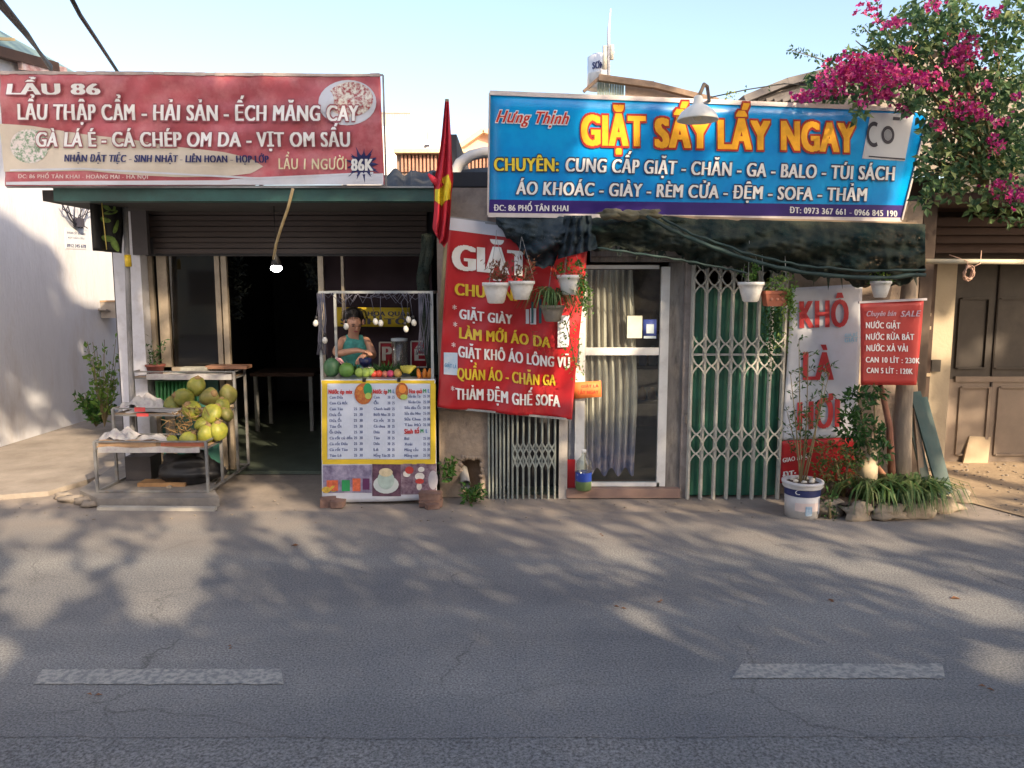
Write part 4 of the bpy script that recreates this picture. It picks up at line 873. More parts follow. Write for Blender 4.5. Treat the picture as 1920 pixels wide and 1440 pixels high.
# dome lamp
c = P(1308, 226, 5.0)
t = thing('dome_lamp', c, 'white dome lamp on an arm in front of the blue sign', 'lamp')
r_ = .128
mb = MB(); mb.lathe([(.02, .15), (.028, .14), (.032, .1), (.06, .085), (r_ * .82, .05), (r_, .008), (r_, 0), (r_ - .006, .0), (r_ * .78, .043), (.05, .078), (.02, .09)], c, 32, cap=False); mb.build('shade', M('enamel_white', (.75,.72,.64), .35, .05, dirt=.2, dscale=10), t)
mb = MB(); mb.ball(c + Vector((0, 0, .03)), (.03, .03, .035)); mb.build('bulb', M('bulb_glass', (.6,.55,.4), .2), t)
mb = MB(); mb.tube([c + Vector((0, 0, .14)), P(1316, 168, 5.05), P(1320, 158, 5.1), P(1326, 162, 5.3), P(1330, 190, 5.6)], .012, 8); mb.build('arm', M('rusty_arm', (.2,.14,.09), .7, .2), t)
# ---------------------------------------------------------------- hanging red laundry banner
bw2 = lambda a, b: .016 * noise.noise(Vector((a * 9 + b * 5, b * 4, 2))) + .02 * math.sin(a * 13 + b * 4) * (.4 + b) + .012 * math.sin(a * 5 - b * 6 + 1)
S = Surf((842, 408), (1104, 442), (1072, 786), (820, 763), 5.72, 5.78, 5.78, wave=bw2)
t = thing('laundry_banner', S.px(945, 775), 'tall red laundry banner with white and yellow lines hanging on the pillar', 'banner')
S.sheet('sheet', red, t, 50, 60, .004)
mb = MB(); n = 30; vs = []
for i in range(n + 1):
    u = i / n
    for j in range(4): vs.append(S.at(*S.bil(u, j / 3 * .062), .004))
mb.add(vs, [(i*4+j, i*4+j+1, (i+1)*4+j+1, (i+1)*4+j) for i in range(n) for j in range(3)], True); mb.build('white_hem', bannerwhite, t)
D = .014
lettering(S, t, [('GIẶT', 852, 505, 988, 518, 46, dict(bold=.07))], whiteink, bold=.06, d=D)
lettering(S, t, [('CHUYÊN:', 854, 553, 968, 564, 22), ('LÀM MỚI ÁO DA', 862, 634, 1030, 651, 20), ('QUẦN ÁO - CHĂN GA', 858, 708, 1042, 724, 20)], yellow, bold=.05, d=D, vb=.02)
lettering(S, t, [('GIẶT GIÀY', 862, 598, 960, 608, 18), ('GIẶT KHÔ ÁO LÔNG VŨ', 860, 668, 1068, 691, 20), ('THẢM ĐỆM GHẾ SOFA', 855, 746, 1050, 764, 21)], whiteink, bold=.05, d=D, vb=.02)
lettering(S, t, [('*', 848, 586, 856, 587, 14), ('*', 850, 618, 857, 619, 14), ('*', 847, 656, 854, 657, 14), ('*', 846, 736, 852, 737, 14)], pinkink, name='bullet', bold=.02, d=D)
mb = MB(); S.patch(mb, 994, 578, 1005, 608, D - .004, 2, 3); S.patch(mb, 986, 580, 992, 607, D - .004, 1, 3); mb.build('striped_print', bannerwhite, t)
mb = MB(); S.patch(mb, 1010, 560, 1015, 606, D - .004, 1, 3); S.patch(mb, 996, 566, 1000, 606, D, 1, 3); mb.build('green_stripe', M('dark_teal_ink', (.02,.1,.12), .5), t)
mb = MB(); S.patch(mb, 1044, 590, 1066, 650, D + .014, 14, 24); mb.build('white_corner_print', bannerwhite, t)
mb = MB(); S.patch(mb, 832, 661, 858, 702, .009, 3, 5); n_ = mb.build('paper_sticker', M('sticker_blue', (.35,.55,.7), .5, 0, 8, (.7,.72,.74)), t)
mb = MB(); text(mb, S, 'GIẶT LÀ', 834, 688, 856, 690, 7, bold=.04, d=.016); mb.build('lettering', M('sticker_ink', (.05,.25,.45), .5), n_)
mb = MB(); mb.bar(S.px(842, 408, -.012), S.px(1104, 442, -.012), .02); mb.bar(S.px(820, 763, -.012), S.px(1072, 786, -.012), .015); mb.build('rod', greymetal, t)
# ---------------------------------------------------------------- KHÔ LÀ HƠI banner
bw3 = lambda a, b: .008 * math.sin(a * 9 + b * 2) + .006 * math.sin(b * 4)
S = Surf((1484, 540), (1618, 532), (1602, 900), (1460, 906), YF - .01, YF - .01, YF - .03, wave=bw3)
t = thing('steam_ironing_banner', S.px(1530, 900), 'white vertical banner with large red letters behind the potted plants', 'banner')
S.sheet('sheet', bannerwhite, t, 20, 40, .004, v1=.775)
S.sheet('red_lower_part', red, t, 20, 8, .004, v0=.778, v1=1.0)
lettering(S, t, [('KHÔ', 1499, 615, 1588, 612, 50), ('LÀ', 1506, 712, 1560, 712, 52), ('HƠI', 1496, 806, 1572, 800, 52)], M('faded_red_ink', (.5,.035,.04), .5, .2), bold=.05, d=.014, vb=.01)
lettering(S, t, [('GIÁ RẺ', 1583, 632, 1607, 630, 6), ('GIẶT', 1583, 642, 1607, 640, 8)], lightblue, bold=.04, d=.012)
lettering(S, t, [('ĐT:', 1466, 898, 1490, 894, 14), ('GIAO NHẬN', 1466, 866, 1520, 858, 8)], whiteink, bold=.05, d=.02)
# small red price banner
S = Surf((1613, 569), (1732, 563), (1718, 722), (1614, 722), 5.6, 5.6, 5.6, wave=lambda a, b: .006 * math.sin(a * 14 + b * 5))
t = thing('price_banner', S.px(1666, 722), 'small red detergent price banner hanging beside the garage post', 'banner')
S.sheet('sheet', M('red_price_vinyl', (.42,.035,.03), .5, .15, 3), t, 16, 16, .004)
lettering(S, t, [('NƯỚC GIẶT', 1622, 615, 1687, 616, 11), ('NƯỚC RỬA BÁT', 1622, 637, 1712, 637, 11), ('NƯỚC XẢ VẢI', 1623, 658, 1700, 659, 11), ('CAN 10 LÍT : 230K', 1622, 679, 1722, 681, 10), ('CAN 5 LÍT : 120K', 1624, 699, 1709, 701, 10)], whiteink, bold=.05, d=.011)
lettering(S, t, [('Chuyên bán', 1622, 593, 1678, 592, 10, dict(shear=.3)), ('SALE', 1688, 594, 1722, 593, 11, dict(shear=.3))], M('grey_pink_ink', (.45,.35,.42), .5), name='script_lettering', bold=.03, d=.011)
mb = MB(); mb.bar(S.px(1610, 567, .0), S.px(1737, 561, .0), .016); mb.build('rod', M('rod_pink', (.45,.4,.42), .5), t)
# ---------------------------------------------------------------- shade net
def net_top(x): return interp([(930, 406), (990, 406), (1100, 400), (1140, 398), (1230, 402), (1300, 410), (1500, 414), (1735, 420)], x)
def net_bot(x): return interp([(930, 414), (950, 450), (985, 494), (1035, 500), (1050, 474), (1112, 462), (1125, 466), (1200, 472), (1270, 482), (1330, 497), (1400, 509), (1500, 521), (1600, 527), (1735, 522)], x)
def net_mesh(x0, x1, nu, nv, Yb, seed, flow):
    vs = []
    for i in range(nu + 1):
        x = lerp(x0, x1, i / nu); a, b = net_top(x), net_bot(x)
        for j in range(nv + 1):
            v = j / nv; y = lerp(a, b, v); q = Vector((x * .011, y * .03, seed))
            fold = math.sin((x * flow[0] + y * flow[1]) * .06 + 3 * noise.noise(q * .9)) * .045 + .06 * noise.noise(q * 2.2) + .045 * noise.noise(q * 6) + .03 * noise.noise(Vector((x * .02 + y * .02, (y * .12 - x * .03), seed)) * 2)
            sag = -.22 * math.sin(v * math.pi) ** .8 * interp([(930, .3), (1080, .7), (1250, .6), (1500, 1), (1735, .7)], x)
            edge = .02 * noise.noise(Vector((x * .07, v * 3, seed)))
            p = P(x, y + (22 * noise.noise(Vector((x * .017, 1, seed))) + 9 * noise.noise(Vector((x * .09, 4, seed)))) * v ** 3, Yb + sag + fold * (.3 + v) + edge); vs.append(p)
    mb = MB(); mb.add(vs, [(i*(nv+1)+j, i*(nv+1)+j+1, (i+1)*(nv+1)+j+1, (i+1)*(nv+1)+j) for i in range(nu) for j in range(nv)], True); return mb
t = thing('shade_net', P(1330, 500, 5.6), 'torn dark green shade net draped under the blue sign', 'net')
net_mesh(1110, 1735, 200, 26, 5.72, 3.3, (.35, 2.2)).build('draped_net', netting, t)
net_mesh(930, 1062, 60, 26, 5.66, 8.1, (.6, 1.6)).build('blue_net_corner', netblue, t)
mb = MB(); vs = []; nu, nv = 40, 24
for i in range(nu + 1):
    for j in range(nv + 1):
        u = i / nu * 2 - 1; v = j / nv; x = 1083 + u * (26 + 12 * v) ; y = lerp(404, 476 - 10 * u, v)
        q = Vector((u * 2, v * 3, 4)); vs.append(P(x, y, 5.55 - .12 * (1 - u*u) + .06 * noise.noise(q * 2) + .025 * math.sin(u * 14 + v * 3)))
mb.add(vs, [(i*(nv+1)+j, i*(nv+1)+j+1, (i+1)*(nv+1)+j+1, (i+1)*(nv+1)+j) for i in range(nu) for j in range(nv)], True); mb.build('bunched_net', netblue, t)
mb = MB()
for path, r_ in (([(1212, 405), (1260, 432), (1330, 462), (1420, 492), (1520, 514), (1640, 522), (1735, 515)], .013), ([(1240, 408), (1300, 440), (1400, 475), (1500, 498), (1620, 508), (1735, 505)], .008), ([(1120, 466), (1190, 474), (1270, 486), (1340, 500), (1400, 512)], .007)):
    pts = []
    for i in range(33):
        k = i / 32 * (len(path) - 1); a = int(min(k, len(path) - 2)); x = lerp(path[a][0], path[a+1][0], k - a); y = lerp(path[a][1], path[a+1][1], k - a); pts.append(P(x, y + 3 * noise.noise(Vector((i * .7, r_ * 900, 0))), 5.44 + .03 * noise.noise(Vector((i * .5, 3, 0)))))
    mb.tube(pts, [r_ * (.8 + .5 * abs(math.sin(i * .9))) for i in range(33)], 8)
mb.build('rolled_edge', M('rolled_green', (.01,.032,.03), .7, .4, 9), t)
mb = MB()
for k in range(34):
    x = rnd.uniform(1130, 1730); y = net_bot(x) - 6; p = P(x, y, 5.66); w_ = rnd.uniform(.004, .016); h_ = rnd.uniform(.03, .11); q = p + Vector((rnd.uniform(-.03, .03), -.01, -h_)); mb.add([p + Vector((-w_, 0, 0)), q, p + Vector((w_, 0, 0)), p + Vector((0, .004, .01))], [(0, 1, 2), (0, 2, 3)])
mb.build('tattered_threads', netting, t, 'stuff')
for k, (x, y) in enumerate(((1180, 404), (1145, 402), (1215, 402))):
    mb = MB(); mb.ball(P(x, y, 5.5), (.1, .06, .035), 20, 10, .6, k); mb.build('net_bundle', M('brown_bundle', (.12,.11,.07), .9, .4, 12), t)
t = thing('sign_batten', P(1300, 412, 5.75), 'pale wooden batten under the lower edge of the blue sign', 'batten')
mb = MB(); mb.bar(P(1105, 404, 5.7), P(1716, 421, 5.8), .03, .03); mb.build('strip', wood, t)
# ---------------------------------------------------------------- plants
def sprig(mb, base, tip, n, size, spread=.03, w=.5, curl=.3):
    base = Vector(base); tip = Vector(tip)
    for k in range(n):
        t_ = (k + rnd.random()) / n; p = base.lerp(tip, t_) + rv(spread); d = (rv() + (tip - base).normalized() * .4 + Vector((0, -.2, .1)))
        mb.leaf(p, d, rv() + Vector((0, -.5, .9)), size * rnd.uniform(.6, 1.3), size * w * rnd.uniform(.7, 1.2))
def blob(mb, c, r, n, size, w=.5):
    c = Vector(c); r = Vector(r) if hasattr(r, '__len__') else Vector((r, r, r))
    for k in range(n):
        d = rv(); 
        while d.length > 1 or d.length < .05: d = rv()
        if rnd.random() < .6: d = d.normalized() * rnd.uniform(.7, 1.05)
        p = c + Vector((d.x*r.x, d.y*r.y, d.z*r.z)); mb.leaf(p, rv() + d * .5, rv() + Vector((0, -.5, 1)), size * rnd.uniform(.6, 1.3), size * w)
def pxr(n, Y): return n / F * Y * 1.02
def hang_pot(px, py, w, h, Y, label, leafm, plant, mat=potwhite, group='hanging plant pots'):
    """pot rim at py-h/2; hangs on a wire hook"""
    c = P(px, py + h / 2, Y); r = pxr(w / 2, Y); H = pxr(h, Y)
    t = thing('hanging_pot', c, label, 'plant pot', group)
    mb = MB(); mb.lathe([(r*.5, 0), (r*.62, H*.05), (r*.86, H*.6), (r*.95, H*.82), (r*1.04, H*.84), (r*1.04, H), (r*.94, H), (r*.9, H*.85), (.01, H*.82)], c, 28, .012, cap=False); mb.add([c + Vector((r*.5*math.cos(k/28*6.2832), r*.5*math.sin(k/28*6.2832), 0)) for k in range(28)], [list(range(28))[::-1]]); mb.build('bowl', mat, t)
    mb = MB(); mb.lathe([(.01, H*.87), (r*.9, H*.86)], c, 16, cap=False); mb.build('soil', dirt_m, t)
    top = c + Vector((0, 0, H)); hook = Vector((c.x, Y + .08, c.z + H + .32))
    mb = MB()
    for a in (0, 2.1, 4.2): mb.tube([top + Vector((r*math.cos(a), r*math.sin(a), 0)), hook], .0022, 4)
    mb.tube([hook, hook + Vector((0, .12, .06))], .003, 4); mb.build('hanger', greymetal, t)
    mb = MB(); plant(mb, top, r); mb.build('foliage', leafm, t, 'stuff')
    return t
def dry(mb, top, r):
    for k in range(16):
        a = rnd.uniform(0, 6.28); d = Vector((math.cos(a), math.sin(a) - .2, rnd.uniform(.6, 1.8))); L_ = rnd.uniform(.1, .24); sprig(mb, top + Vector((math.cos(a), math.sin(a), 0)) * r * .4, top + d.normalized() * L_, 7, .045, .015, .4)
def bushy(mb, top, r): blob(mb, top + Vector((0, 0, .04)), (r * 1.3, r * 1.1, .1), 130, .035)
def trailing(mb, top, r):
    blob(mb, top + Vector((0, 0, .03)), (r * 1.3, r, .08), 100, .035)
    for k in range(9):
        a = rnd.uniform(-.6, 1.0); s0 = top + Vector((r * math.cos(a), -r * abs(math.sin(a)), 0)); sprig(mb, s0, s0 + Vector((rnd.uniform(0, .12), -.03, -rnd.uniform(.15, .38))), 22, .035, .02)
def sparse(mb, top, r):
    for k in range(8):
        a = rnd.uniform(0, 6.28); sprig(mb, top, top + Vector((math.cos(a) * r, math.sin(a) * r, rnd.uniform(.08, .15))), 12, .03, .012)
def grassy(mb, top, r, n=70, L0=.3):
    for k in range(n):
        a = rnd.uniform(0, 6.28); d = Vector((math.cos(a), math.sin(a), 0)); L_ = L0 * rnd.uniform(.5, 1.1); p0 = top + d * r * .3; wv = d.cross(Vector((0, 0, 1))) * .006
        pts = [p0, p0 + d * L_ * .3 + Vector((0, 0, L_ * .45)), p0 + d * L_ * .65 + Vector((0, 0, L_ * .35)), p0 + d * L_ * .9 + Vector((0, 0, -L_ * .1))]
        vs = []
        for q, f_ in zip(pts, (1, 1.2, .9, .1)): vs += [q - wv * f_, q + wv * f_]
        mb.add(vs, [(0, 1, 3, 2), (2, 3, 5, 4), (4, 5, 7, 6)])
YH = 5.5
hang_pot(930, 550, 48, 38, YH, 'first white hanging pot from the left, holding dry brown stalks', leaf_brown, dry)
hang_pot(978, 545, 46, 34, YH, 'white hanging pot with dry brown stalks and a pale stake', leaf_brown, dry)
mb = MB(); mb.bar(P(984, 528, YH), P(986, 502, YH), .012); tag(at_base(mb.build('plant_stake', bamboo), P(984, 528, YH)), 'short pale stake standing in the second white hanging pot', 'stake')
hang_pot(1068, 535, 44, 36, YH + .05, 'white hanging pot with green leaves spilling at the door corner', leaf_mid, trailing)
hang_pot(1036, 588, 44, 30, YH + .1, 'grey hanging pot of drooping strap leaves before the red banner', leaf_grass, lambda mb, t_, r: grassy(mb, t_, r, 90, .28), M('grey_pot', (.22,.2,.17), .7, .3))
hang_pot(1407, 548, 46, 36, YH, 'clean white hanging pot in front of the green folding gate', leaf_mid, sparse)
# rectangular terracotta pot
c = P(1452, 574, YH); t = thing('terracotta_trough', c, 'orange rectangular trough of yellow green plants hanging by the green gate', 'plant trough')
mb = MB(); w2 = pxr(21, YH); H = pxr(28, YH); d2 = .06
vs = [(-w2*.8, -d2*.8, 0), (w2*.8, -d2*.8, 0), (w2*.8, d2*.8, 0), (-w2*.8, d2*.8, 0), (-w2, -d2, H*.8), (w2, -d2, H*.8), (w2, d2, H*.8), (-w2, d2, H*.8)]
mb.add([c + Vector(v) for v in vs], [(0,3,2,1),(0,1,5,4),(1,2,6,5),(2,3,7,6),(3,0,4,7),(4,5,6,7)]); mb.box(c + Vector((-w2*1.06, -d2*1.1, H*.8)), c + Vector((w2*1.06, d2*1.1, H))); mb.build('trough', terracotta, t)
mb = MB(); 
for q in (-.5, 0, .5): mb.ball(c + Vector((q * w2, -d2 * .95, H * .45)), (.012, .006, .012), 8, 6)
mb.build('relief', M('terracotta_light', (.5,.2,.12), .7), t)
mb = MB(); blob(mb, c + Vector((.04, -.02, H + .04)), (w2 * 1.3, .09, .08), 120, .035)
for k in range(10): s0 = c + Vector((w2 * rnd.uniform(.6, 1.2), -.05, H)); sprig(mb, s0, s0 + Vector((rnd.uniform(-.05, .1), 0, -rnd.uniform(.1, .5))), 26, .032, .025)
mb.build('foliage', leaf_lite, t, 'stuff')
mb = MB(); 
for q in (-1, 1): mb.tube([c + Vector((q * w2, 0, H)), c + Vector((q * w2, .1, H + .4))], .003, 4)
mb.build('hanger', greymetal, t)
mb = MB()
for k in range(14): s0 = P(1440 + rnd.uniform(-5, 22), 575, YH + .15); sprig(mb, s0, s0 + Vector((rnd.uniform(-.03, .05), 0, -rnd.uniform(.2, .55))), 30, .03, .02)
tag(at_base(mb.build('creeper', leaf_dark), P(1450, 575, YH + .15)), 'dark creeper trailing down beside the white banner', 'creeper')['kind'] = 'thing'
hang_pot(1650, 543, 36, 30, YH + .15, 'small white hanging pot above the red price banner', leaf_lite, bushy)
# vine of red-yellow leaves at door's left
t = thing('flowering_vine', P(1068, 690, 5.6), 'thin vine with red flowers and yellow leaves trailing beside the glass door', 'vine')
mb = MB(); pth = [(1075, 520), (1078, 570), (1062, 610), (1072, 650), (1080, 690)]; mb.tube([P(x, y, 5.6) for x, y in pth], .004, 5); mb.build('stem', stemmat, t)
mb = MB()
for x, y in pth: blob(mb, P(x, y, 5.58), (.07, .05, .09), 45, .03)
mb.build('foliage', leaf_lite, t, 'stuff')
mb = MB()
for (x, y) in ((1042, 505), (1050, 515), (1036, 512), (1082, 606), (1082, 690), (1085, 515)): blob(mb, P(x, y, 5.5), .025, 8, .025)
mb.build('flowers', leafmat('red_petals', [(.5,.04,.02), (.7,.1,.03)]), t, 'stuff')
mb = MB()
for (x, y) in ((1025, 640), (1000, 625), (1010, 648), (1018, 660)):
    for k in range(6): sprig(mb, P(x, y, 5.6), P(x + rnd.uniform(-40, 40), y + rnd.uniform(-20, 25), 5.6), 6, .02, .02, .2)
tag(at_base(mb.build('dry_creeper', leaf_brown), P(1020, 640, 5.6)), 'dry wiry creeper hanging over the red laundry banner', 'creeper')
# weeds by the pillar and wall
def weed(px, py, Y, w, h, n, mat, label, group='weeds at the foot of the walls', size=.045):
    b = G(px, py); b = P(px, py, Y); b.z = max(0, b.z); t = thing('weed', b, label, 'weed', group); mb = MB(); ms = MB()
    for k in range(n):
        tip = b + Vector((rnd.uniform(-w, w), rnd.uniform(-w, w) * .5, h * rnd.uniform(.4, 1))); ms.tube([b, b.lerp(tip, .5) + rv(.01), tip], .003, 4); sprig(mb, b.lerp(tip, .3), tip, 11, size, .03, .6)
    ms.build('stem', stemmat, t); mb.build('foliage', mat, t, 'stuff'); return t
weed(882, 948, 5.75, .1, .16, 13, leaf_mid, 'small bright green weed under the broken pipe'); weed(842, 905, 5.82, .1, .2, 10, leaf_mid, 'green weed growing between the stall and the broken pillar')
weed(180, 800, 8.6, .22, .42, 26, leaf_mid, 'low bright green weed against the white wall', size=.08); weed(196, 800, 8.2, .16, .95, 24, leaf_lite, 'tall straggly plant growing beside the white pillar', size=.07)
# ---------------------------------------------------------------- bucket, planter
c = G(1502, 966); t = thing('paint_bucket', c, 'white and navy paint bucket used as a pot for a tall shrub', 'bucket')
bk = M('bucket_white', (.55,.55,.56), .45, .1, dirt=.4, dscale=8, dcol=(.3,.26,.24)); rb, rt, hb = .115, .128, .265
mb = MB(); mb.lathe([(rb, 0), (lerp(rb, rt, .8), hb * .8)], c, 32); mb.build('body', bk, t)
mb = MB(); mb.lathe([(lerp(rb, rt, .62) + .002, hb*.62), (rt * .985, hb * .82)], c, 32, cap=False); mb.build('navy_band', M('bucket_navy', (.02,.03,.12), .4, .3, 8), t)
mb = MB(); mb.lathe([(rt + .008, hb*.82), (rt + .014, hb*.86), (rt + .008, hb*.9), (rt + .018, hb*.93), (rt + .018, hb), (rt - .006, hb), (rt - .01, hb*.9), (.01, hb*.88)], c, 32, cap=False); mb.build('rim', bk, t)
def cylpatch(c, r, a0, a1, z0, z1, d=.003, n=10):
    mb = MB(); vs = []
    for i in range(n + 1):
        a = R(lerp(a0, a1, i / n)); vs += [c + Vector((math.sin(a) * (r + d), -math.cos(a) * (r + d), z0)), c + Vector((math.sin(a) * (r + d), -math.cos(a) * (r + d), z1))]
    mb.add(vs, [(2*i, 2*i+2, 2*i+3, 2*i+1) for i in range(n)], True); return mb
cylpatch(c, .122, 45, 100, .03, .17, .0).build('side_label', M('bucket_side_navy', (.03,.04,.14), .4, .5, 20, c2=(.35,.38,.45)), t)
cylpatch(c, .1195, -42, 42, .06, .12, .004).build('pink_label', M('pink_label', (.6,.5,.48), .5, .06), t)
cylpatch(c, .1185, -8, 14, .03, .1, .007).build('photo_label', M('photo_label', (.1,.25,.42), .5, 0, 30, (.5,.58,.65)), t)
mb = MB(); vs = []
for i in range(25):
    a = R(i / 24 * 360); 
    for q in (.02, .026): vs.append(c + Vector((math.sin(R(-30)) * .128, -math.cos(R(-30)) * .128, .2)) + Vector((math.cos(a) * q * 1.1, 0, math.sin(a) * q * .7)))
mb.add(vs, [(2*i, 2*i+1, 2*i+3, 2*i+2) for i in range(24)]); mb.build('ring_logo', M('logo_pale', (.45,.5,.6), .4), t)
mb = MB(); mb.lathe([(.01, hb*.95), (rt - .01, hb*.93)], c, 20, cap=False); mb.build('soil', dirt_m, t)
for k in range(7): mb = MB(); a = k * .9; mb.ball(c + Vector((math.cos(a) * .07, math.sin(a) * .07, hb + .0)), (.022, .018, .012), 8, 6, .4, k); mb.build('pebble', M('pale_pebble', (.55,.5,.42), .7), t)
sh = thing('potted_shrub', c + Vector((0, 0, hb * .95)), 'tall thin stemmed shrub growing from the paint bucket', 'shrub')
mb = MB(); lf = MB(); b0 = c + Vector((0, 0, hb * .9))
for k, (x, y) in enumerate(((1498, 640), (1482, 700), (1515, 670), (1548, 690), (1540, 745), (1475, 770), (1520, 780), (1555, 700))):
    tip = P(x, y, c.y + rnd.uniform(-.1, .1)); mid = b0.lerp(tip, .5) + Vector((rnd.uniform(-.02, .02), 0, 0)); mb.tube([b0 + Vector((rnd.uniform(-.02, .02), 0, 0)), mid, tip], [.006, .005, .002], 5)
    for q in range(6):
        s0 = b0.lerp(tip, .3 + .7 * (q + 1) / 6)
        e = s0 + Vector((rnd.uniform(-.09, .09), rnd.uniform(-.06, .06), .02 + .03 * rnd.random())); mb.tube([s0, e], .002, 4); sprig(lf, s0, e, 8, .042, .018, .32)
mb.build('stem', stemmat, sh); lf.build('foliage', leaf_dark, sh, 'stuff')
t = thing('stone_planter', G(1655, 975), 'rough stone edged planter bed in front of the tree trunk', 'planter')
ring = [(1540, 962), (1585, 976), (1640, 978), (1700, 976), (1750, 970), (1782, 955), (1778, 935), (1740, 925)]
g = [G(x, y) for x, y in ring]; k = 0
for a, b in zip(g, g[1:]):
    n_ = max(1, int((b - a).length / .17))
    for i in range(n_):
        p = a.lerp(b, (i + .5) / n_); s_ = (b - a).length / n_ * .52; mb = MB(); mb.ball(p + Vector((0, .05, .045)), (s_ * 1.15, .06, rnd.uniform(.06, .085)), 10, 8, .8, k)
        for q in range(len(mb.v)): mb.v[q].z = min(mb.v[q].z, p.z + .125)
        mb.build('stone', stone, t); k += 1
mb = MB(); cc = sum(g, Vector()) / len(g); mb.add([v + Vector((0, .05, .1)) for v in g] + [Vector((X(1560), YF - .05, .1))], [list(range(len(g) + 1))]); mb.build('soil', dirt_m, t)
def shrub(name, label, blobs, mat, stems, Y, size=.06, w=.45, dens=110):
    b = stems[0][0]; t = thing(name, b, label, 'shrub', None); mb = MB()
    for st in stems: mb.tube(st, [.012] + [.008] * (len(st) - 1), 6)
    mb.build('stem', stemmat, t); mb = MB()
    for (x, y, rx, ry) in blobs: blob(mb, P(x, y, Y), (pxr(rx, Y), .1, pxr(ry, Y)), int(dens * rx * ry / 500), size, w)
    mb.build('foliage', mat, t, 'stuff'); return t
shrub('leafy_shrub', 'dark green leafy shrub in front of the white banner', [(1610, 750, 26, 24), (1640, 735, 22, 12), (1598, 800, 25, 30), (1628, 810, 28, 26), (1650, 845, 20, 20), (1600, 850, 18, 20)], leaf_dark, [[G(1640, 950) + Vector((0, 0, .1)), P(1630, 850, 5.6), P(1612, 760, 5.6)], [G(1640, 950) + Vector((0, 0, .1)), P(1640, 860, 5.62), P(1640, 740, 5.6)]], 5.6, .065, .4, 85)
shrub('red_green_shrub', 'low reddish green shrub between the bucket and the planter', [(1560, 850, 30, 24), (1545, 885, 25, 20), (1580, 890, 30, 22), (1600, 860, 20, 16)], leafmat('mixed_leaves', [(.05,.11,.03), (.1,.18,.04), (.22,.1,.05), (.13,.22,.06)]), [[G(1580, 955) + Vector((0, 0, .1)), P(1565, 860, 5.55)], [G(1580, 955) + Vector((0, 0, .1)), P(1590, 870, 5.55)]], 5.55, .04, .45)
shrub('creeping_weed', 'dark weed growing at the planter corner beside the bucket', [(1556, 940, 12, 22), (1552, 968, 12, 9)], leaf_dark, [[G(1556, 972), P(1556, 940, 5.4)]], 5.42, .035, .5)
t = thing('strap_leaf_plant', G(1700, 950) + Vector((0, 0, .1)), 'sprawling strap leaved plant filling the stone planter', 'plant'); mb = MB()
for (x, y, n_) in ((1620, 940, 90), (1660, 938, 120), (1700, 935, 140), (1735, 932, 100)):
    b = P(x, y, 5.55); b.z = .1; grassy(mb, b, .1, n_, .35)
mb.build('foliage', leaf_grass, t, 'stuff')
# trunks
t = thing('yard_tree', (X(1688, 860), 5.75, 0), 'grey brown tree trunk rising behind the red price banner', 'tree')
mb = MB(); mb.tube([Vector((X(1692, 880, 5.75), 5.75, .05)), P(1690, 850, 5.75), P(1694, 760, 5.78), P(1698, 700, 5.8), P(1702, 560, 5.85), P(1712, 440, 5.9)], [.085, .07, .062, .06, .055, .05], 14); mb.build('trunk', rootmat, t)
mb = MB(); mb.tube([P(1672, 890, 5.7), P(1668, 800, 5.72), P(1655, 740, 5.75), P(1645, 700, 5.8)], [.03, .025, .022, .018], 8); mb.build('branch', M('reddish_bark', (.2,.09,.06), .9, .3, 6), t)
mb = MB(); mb.tube([P(1640, 870, 5.7), P(1660, 895, 5.66), P(1672, 910, 5.64)], .022, 8); mb.build('broken_branch', M('orange_bark', (.42,.2,.11), .9, .3, 6), t)
mb = MB(); mb.tube([P(1628, 910, 5.62), P(1626, 870, 5.62), P(1636, 845, 5.64)], [.06, .075, .03], 10); tag(at_base(mb.build('pale_stone', M('pale_rock', (.55,.45,.3), .85, .2, 6)), P(1628, 910, 5.62)), 'pale yellowish rock standing among the planter leaves', 'rock')
# planks
plk = [((1715, 735), (1770, 928), 12, tealplank, 'widest dark green board leaning beside the tree trunk'), ((1730, 745), (1778, 925), 9, tealplank, 'outermost teal board leaning by the garage post'), ((1700, 742), (1738, 912), 9, M('grey_green_board', (.14,.16,.12), .8, .3), 'grey green board leaning next to the trunk'), ((1712, 700), (1728, 900), 6, wood, 'thin brown board leaning behind the green boards')]
for k, (a, b, w_, m_, lb) in enumerate(plk):
    p = P(*a, 5.95 + .02 * k); q = P(*b, 5.6 + .03 * k); q.z = max(q.z, .0); mb = MB(); mb.bar(q, p, pxr(w_ * 1.7, 5.8), .022, up=(0, -1, .2)); tag(at_base(mb.build('leaning_board', m_), q), lb, 'board', 'boards leaning by the trunk')
# ---------------------------------------------------------------- right garage
YG = 7.2
t = thing('garage', (5.2, YG, 0), 'brown panelled garage doors beside a pale concrete post', 'garage')
mb = MB(); a, b = P(1746, 650, YG - .25).x, P(1785, 650, YG - .25).x; mb.box((a, YG - .25, 0), (b, YG, 2.6)); mb.build('pale_post', M('tan_post', (.42,.35,.25), .85, .15, 3, bump=.15, dirt=.25, dscale=3), t)
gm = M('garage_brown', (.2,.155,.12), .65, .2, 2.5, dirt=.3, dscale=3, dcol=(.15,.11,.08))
xa = b - .02
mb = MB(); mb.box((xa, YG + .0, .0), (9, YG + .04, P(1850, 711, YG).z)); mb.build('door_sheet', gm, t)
mb = MB(); mb.box((xa, YG + .003, P(1850, 711, YG).z), (9, YG + .04, 2.7)); mb.build('upper_door_sheet', M('garage_shade_brown', (.03,.022,.017), .6, .3, 3, dirt=.3), t)  # eave shade is put into the darker colour of the upper door
